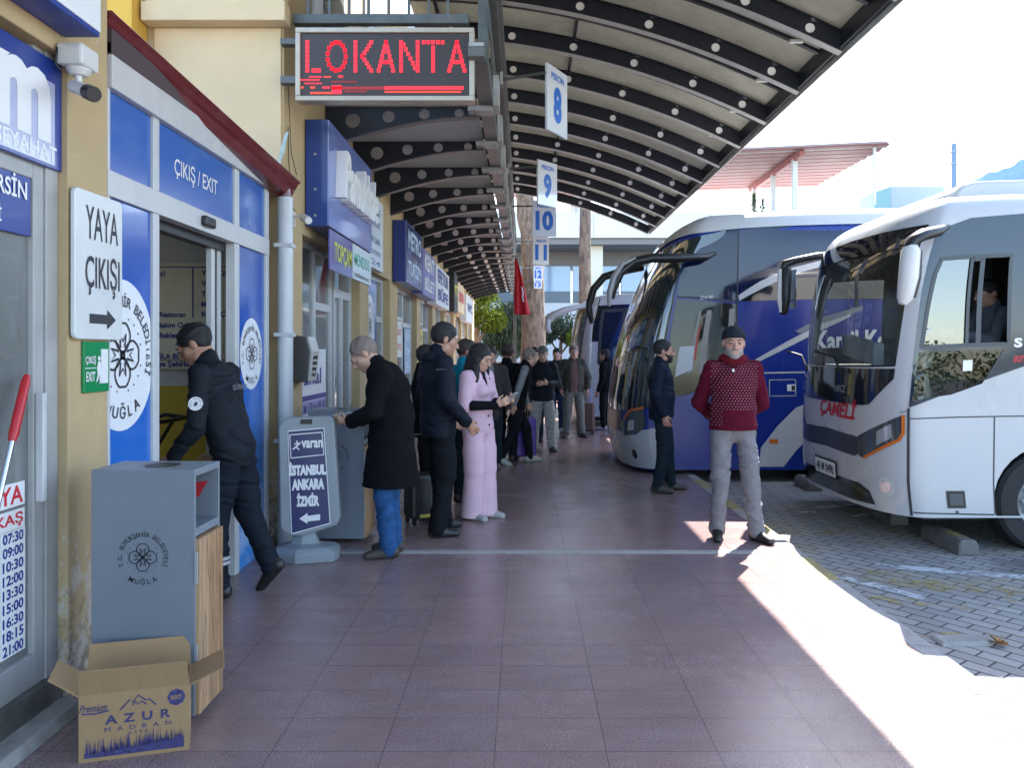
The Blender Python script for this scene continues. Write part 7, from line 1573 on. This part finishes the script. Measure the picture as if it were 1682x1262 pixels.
# 5.. the group farther on
person('man in charcoal coat facing the camera, left of the far group', (-.45, 10.4, 0), R(176), 1.67, dict(hp=-8), dict(m=C_gr2, name='coat', hem=.40, under=dict(m=C_grs, high=True), open=True, fold=.006), dict(m=C_dj), SK2, 'short', H_BRN, None, M_shoe, .011)
person('person with curly dark hair seen from behind in the far group', (-.24, 11.2, 0), R(-10), 1.68, dict(hp=-5), dict(m=C_blk, hem=.47), dict(m=C_trb), SK1, 'curly', H_BRN, None, M_shoe, .012)
person('grey haired man in black vest over grey sleeves stepping forward in the far group', (-.10, 10.95, 0), R(-78), 1.66, dict(
    pel=(0, 0, .53), waist=(0, .02, .62), chest=(0, .045, .735), shL=(-.108, .06, .81), shR=(.108, .05, .81), neck=(0, .075, .835), head=(0, .115, .91), hp=-14, hy=10, elR=(.145, -.01, .655), wrR=(.13, -.045, .52), elL=(-.14, .07, .64), wrL=(-.12, .12, .52), kneeL=(-.055, .10, .29), ankL=(-.06, .13, .045), kneeR=(.05, -.03, .29), ankR=(.055, -.15, .06), footR=-20),
    dict(m=C_blk, name='vest', hem=.46, sleeveless=True, fold=.006, under=dict(m=C_grs, name='jersey', sleeves=True)), dict(m=C_trb, r=(.085, .066, .056), free=True), SK2, 'short', H_GRY, None, M_shoew, .010)
t, j, hp = person('man in black jacket, light grey trousers and cap, holding a phone', (.31, 12.35, 0), R(176), 1.68, dict(
    hp=-14, elL=(-.14, -.01, .65), wrL=(-.05, .13, .645), elR=(.14, -.01, .65), wrR=(.05, .13, .635), hdL=(.5, .7, .2), hdR=(-.5, .7, .2), palmL=(.6, -.6, .3), palmR=(-.6, -.6, .3), ankL=(-.085, .02, .045), ankR=(.085, .0, .045), kneeL=(-.072, .02, .285), kneeR=(.072, .01, .285), toeL=22, toeR=-22, curl=1.), dict(m=C_nav, hem=.475, fold=.006, prof=((.185, .135), (.18, .13), (.185, .135), (.155, .11))), dict(m=C_lg, r=(.092, .078, .070), fold=.009, over=.02), SK2, None, H_GRY, None, mat('shoe_grey', (.05, .055, .06), .6), .010, hat='cap')
c = loc2w(t, (j['wrL'] + j['wrR']) / 2 + V3(0, .08, .05)); phn = thing('phone', 'dark phone held by the man with the cap in the far group', 'phone', c); q_ = MB(); q_.obox(c, (.036, 0, 0), (0, -.03, .06), (0, .004, .002)); q_.build('phone_case', M_black, phn)
person('dark haired person looking over the shoulder of the man with the cap', (.20, 13.6, 0), R(178), 1.67, dict(hp=-8), dict(m=C_db, hem=.47), dict(m=C_dj), SK2, 'short', H_BLK, None, M_shoe, .012)
person('man in open khaki jacket over brown shirt, right of the far group', (.93, 14.3, 0), R(188), 1.71, dict(
    hp=-4, elL=(-.165, -.02, .645), wrL=(-.15, .03, .53), elR=(.165, -.02, .645), wrR=(.15, .03, .53), ankL=(-.085, .02, .045), ankR=(.085, 0, .045), kneeL=(-.07, .02, .285), kneeR=(.07, .01, .285), toeL=20, toeR=-24), dict(m=C_khk, hem=.49, open=True, fold=.007, sleeve=(.074, .066, .056), prof=((.19, .13), (.185, .13), (.19, .135), (.155, .11)), under=dict(m=C_brn, hem=.49, k=.96)), dict(m=C_grn, r=(.092, .076, .066), fold=.009), SK2, 'short', H_GRY, None, M_shoeb, .010)
person('person in navy jacket and jeans half hidden behind the khaki jacket', (.66, 15.2, 0), R(170), 1.66, dict(), dict(m=C_nav, hem=.48), dict(m=C_db), SK2, 'short', H_BLK, None, M_shoew, .013)
person('person in black with pale shoes half hidden by the nose of the blue coach', (1.66, 15.6, 0), R(60), 1.64, dict(hp=-6), dict(m=C_blk, hem=.47), dict(m=C_trb), SK1, 'short', H_BLK, None, M_shoew, .013)
# man with beard beside the coach
person('bearded man in navy jacket and dark jeans looking sideways beside the blue coach', (1.58, 8.75, 0), R(-102), 1.73, dict(
    hp=-2, hy=4, pel=(0, -.01, .53), chest=(0, -.015, .745), elL=(-.15, -.045, .645), wrL=(-.12, -.01, .515), elR=(.155, -.035, .645), wrR=(.125, .01, .515), ankL=(-.075, .05, .045), ankR=(.055, -.03, .045), kneeL=(-.062, .03, .285), toeL=10, toeR=-12), dict(m=cloth('navy_padded', (.008, .014, .028), .5), hem=.475, fold=.008, seed=8, fs=1.2, collar=.04, sleeve=(.072, .064, .052), prof=((.178, .135), (.176, .138), (.182, .14), (.150, .11))), dict(m=C_dj, r=(.092, .072, .062), fold=.008, over=.02), SK3, 'receding', H_BLK, H_BLK, M_shoeb, .0085)
# man in red sweater
def sweater_mat():
    m = cloth('red_sweater', (.085, .005, .017), .9); q = NB(m); n = m.node_tree; b = n.nodes['Principled BSDF']; old = b.inputs['Base Color'].links[0].from_socket
    t_ = n.nodes.new('ShaderNodeTexCoord'); sp = n.nodes.new('ShaderNodeSeparateXYZ'); n.links.new(t_.outputs['Object'], sp.inputs[0]); x, y, z = sp.outputs
    row = q.math('FLOOR', q.math('DIVIDE', z, .0225)); sh = q.math('MULTIPLY', q.math('MODULO', row, 2.), .5)
    u = q.math('ABSOLUTE', q.math('SUBTRACT', q.math('FRACT', q.math('ADD', q.math('DIVIDE', x, .027), sh)), .5)); v = q.math('ABSOLUTE', q.math('SUBTRACT', q.math('FRACT', q.math('DIVIDE', z, .0225)), .5))
    dots = q.math('MULTIPLY', q.math('LESS_THAN', u, .17), q.math('LESS_THAN', v, .22)); inx = q.math('LESS_THAN', q.math('ABSOLUTE', x), .195); zlo = q.math('GREATER_THAN', z, q.math('ADD', 1.10, q.math('MULTIPLY', q.math('GREATER_THAN', q.math('ABSOLUTE', q.math('SUBTRACT', x, -.02)), .13), -.13))); zhi = q.math('LESS_THAN', z, 1.50)
    f = q.math('MULTIPLY', q.math('MULTIPLY', dots, inx), q.math('MULTIPLY', zlo, zhi)); f = q.math('MULTIPLY', f, q.rng(q.noise(q.coord(), 30, 3), .3, .6, .45, .8)); n.links.new(q.mix(f, old, (.25, .19, .20)), b.inputs['Base Color']); return m
t, j, hp = person('bearded man in red patterned sweater, black beanie and grey trousers, hands behind his back', (1.79, 6.56, 0), R(176), 1.80, dict(
    hp=-3, hy=-3, neck=(0, -.012, .842), head=(0, .008, .927), elL=(-.150, -.07, .64), wrL=(-.06, -.125, .555), elR=(.150, -.07, .64), wrR=(.06, -.125, .555), hdL=(.8, .0, -.5), hdR=(-.8, 0, -.5), ankL=(-.098, .035, .045), ankR=(.075, -.005, .045), kneeL=(-.075, .022, .285), kneeR=(.065, .02, .285), toeL=32, toeR=-8, hipL=(-.055, 0, .515), hipR=(.055, 0, .515)),
    dict(m=sweater_mat(), name='sweater', hem=.518, fold=.007, seed=5, collar=.04, sleeve=(.070, .062, .053), prof=((.192, .148), (.190, .146), (.185, .140), (.150, .108)), belly=(.02, .13)), dict(m=C_gry, r=(.090, .070, .067), fold=.012, over=.03, hem=.028, fs=.9), SK3, None, None, H_WHT, M_shoe, .0065, hat='beanie')
sc_ = Field(j['neck'] - .2, j['neck'] + .2, .0075)
for k in range(20):
    a0, a1 = k * math.pi / 10, (k + 1) * math.pi / 10; q = lambda a: j['neck'] + V3(.084 * math.cos(a), .012 + .078 * math.sin(a), .018 - .020 * math.sin(a) + .008 * math.sin(3 * a)); sc_.cone(q(a0), q(a1), .034, .034, .012)
sc_.folds(.009, 2, 1.6); field_object('scarf', sc_, cloth('red_scarf', (.10, .008, .015), .95), t)
q_ = MB(); q_.obox((.03, .148, 1.44), (.008, 0, 0), (0, .003, 0), (0, 0, .012)); q_.build('badge', M_ltr, t, local=True)
# driver of the white midibus
person('driver in grey shirt seated behind the open side window of the white midibus', (4.30, 7.05, .94), R(90), 1.72, dict(
    pel=(0, 0, .30), hipL=(-.052, 0, .29), hipR=(.052, 0, .29), waist=(0, -.01, .39), chest=(0, -.005, .505), shL=(-.108, .0, .58), shR=(.108, 0, .58), neck=(0, .0, .607), head=(0, .025, .69), kneeL=(-.08, .25, .30), kneeR=(.08, .25, .30), ankL=(-.08, .30, .07), ankR=(.08, .30, .07), elL=(-.15, .09, .44), elR=(.15, .09, .44), wrL=(-.10, .25, .47), wrR=(.10, .25, .47), hp=-6),
    dict(m=cloth('grey_shirt', (.10, .11, .13), .85), name='shirt', hem=.27, fold=.006), dict(m=C_trb, free=True), SK1, 'short', H_BLK, None, M_shoe, .010)
# suitcases on the platform
def suitcase(label, x, y, w_, d_, h_, rz, m, tag_m=None):
    t = thing('suitcase', label, 'suitcase', (x, y, 0), None, rz)
    b_ = MB(); b_.box(-w_ / 2, -d_ / 2, .05, w_ / 2, d_ / 2, h_); b_.build('shell', m, t, bevel=.035, local=True)
    r_ = MB(); n = 5
    for k in range(n): x_ = -w_ / 2 + w_ * (k + .5) / n; r_.box(x_ - .008, -d_ / 2 - .004, .10, x_ + .008, d_ / 2 + .004, h_ - .05)
    r_.build('rib', m, t, bevel=.004, local=True)
    h = MB(); h.tube([(-w_ * .28, .04, h_), (-w_ * .28, .04, h_ + .36), (w_ * .28, .04, h_ + .36), (w_ * .28, .04, h_)], .010, 8); h.build('handle', MATS['chrome'], t, local=True)
    for sx in (-1, 1):
        for sy in (-1, 1): MB().cyl((sx * w_ * .4 - .012, sy * d_ * .35, .03), (sx * w_ * .4 + .012, sy * d_ * .35, .03), .03, 12).build('wheel', M_black, t, local=True)
    if tag_m: q = MB(); q.box(-w_ * .3, -d_ / 2 - .012, .07, w_ * .35, -d_ / 2 - .005, .10); q.build('yellow_strap', tag_m, t, local=True)
suitcase('purple suitcase standing behind the striding man of the far group', -.03, 11.35, .40, .24, .62, R(15), mat('purple_shell', (.10, .045, .30), .35, noise=(6, .1)))
suitcase('black suitcase with steel handle and yellow trim between the coat man and the hooded jacket', -.92, 7.2, .36, .24, .46, R(30), mat('dark_shell', (.02, .02, .022), .4), mat('trim_yellow', (.5, .42, .08), .5))
suitcase('brown suitcase standing behind the man in the khaki jacket', 1.2, 14.9, .34, .24, .60, R(-10), mat('brown_shell', (.10, .055, .04), .5))
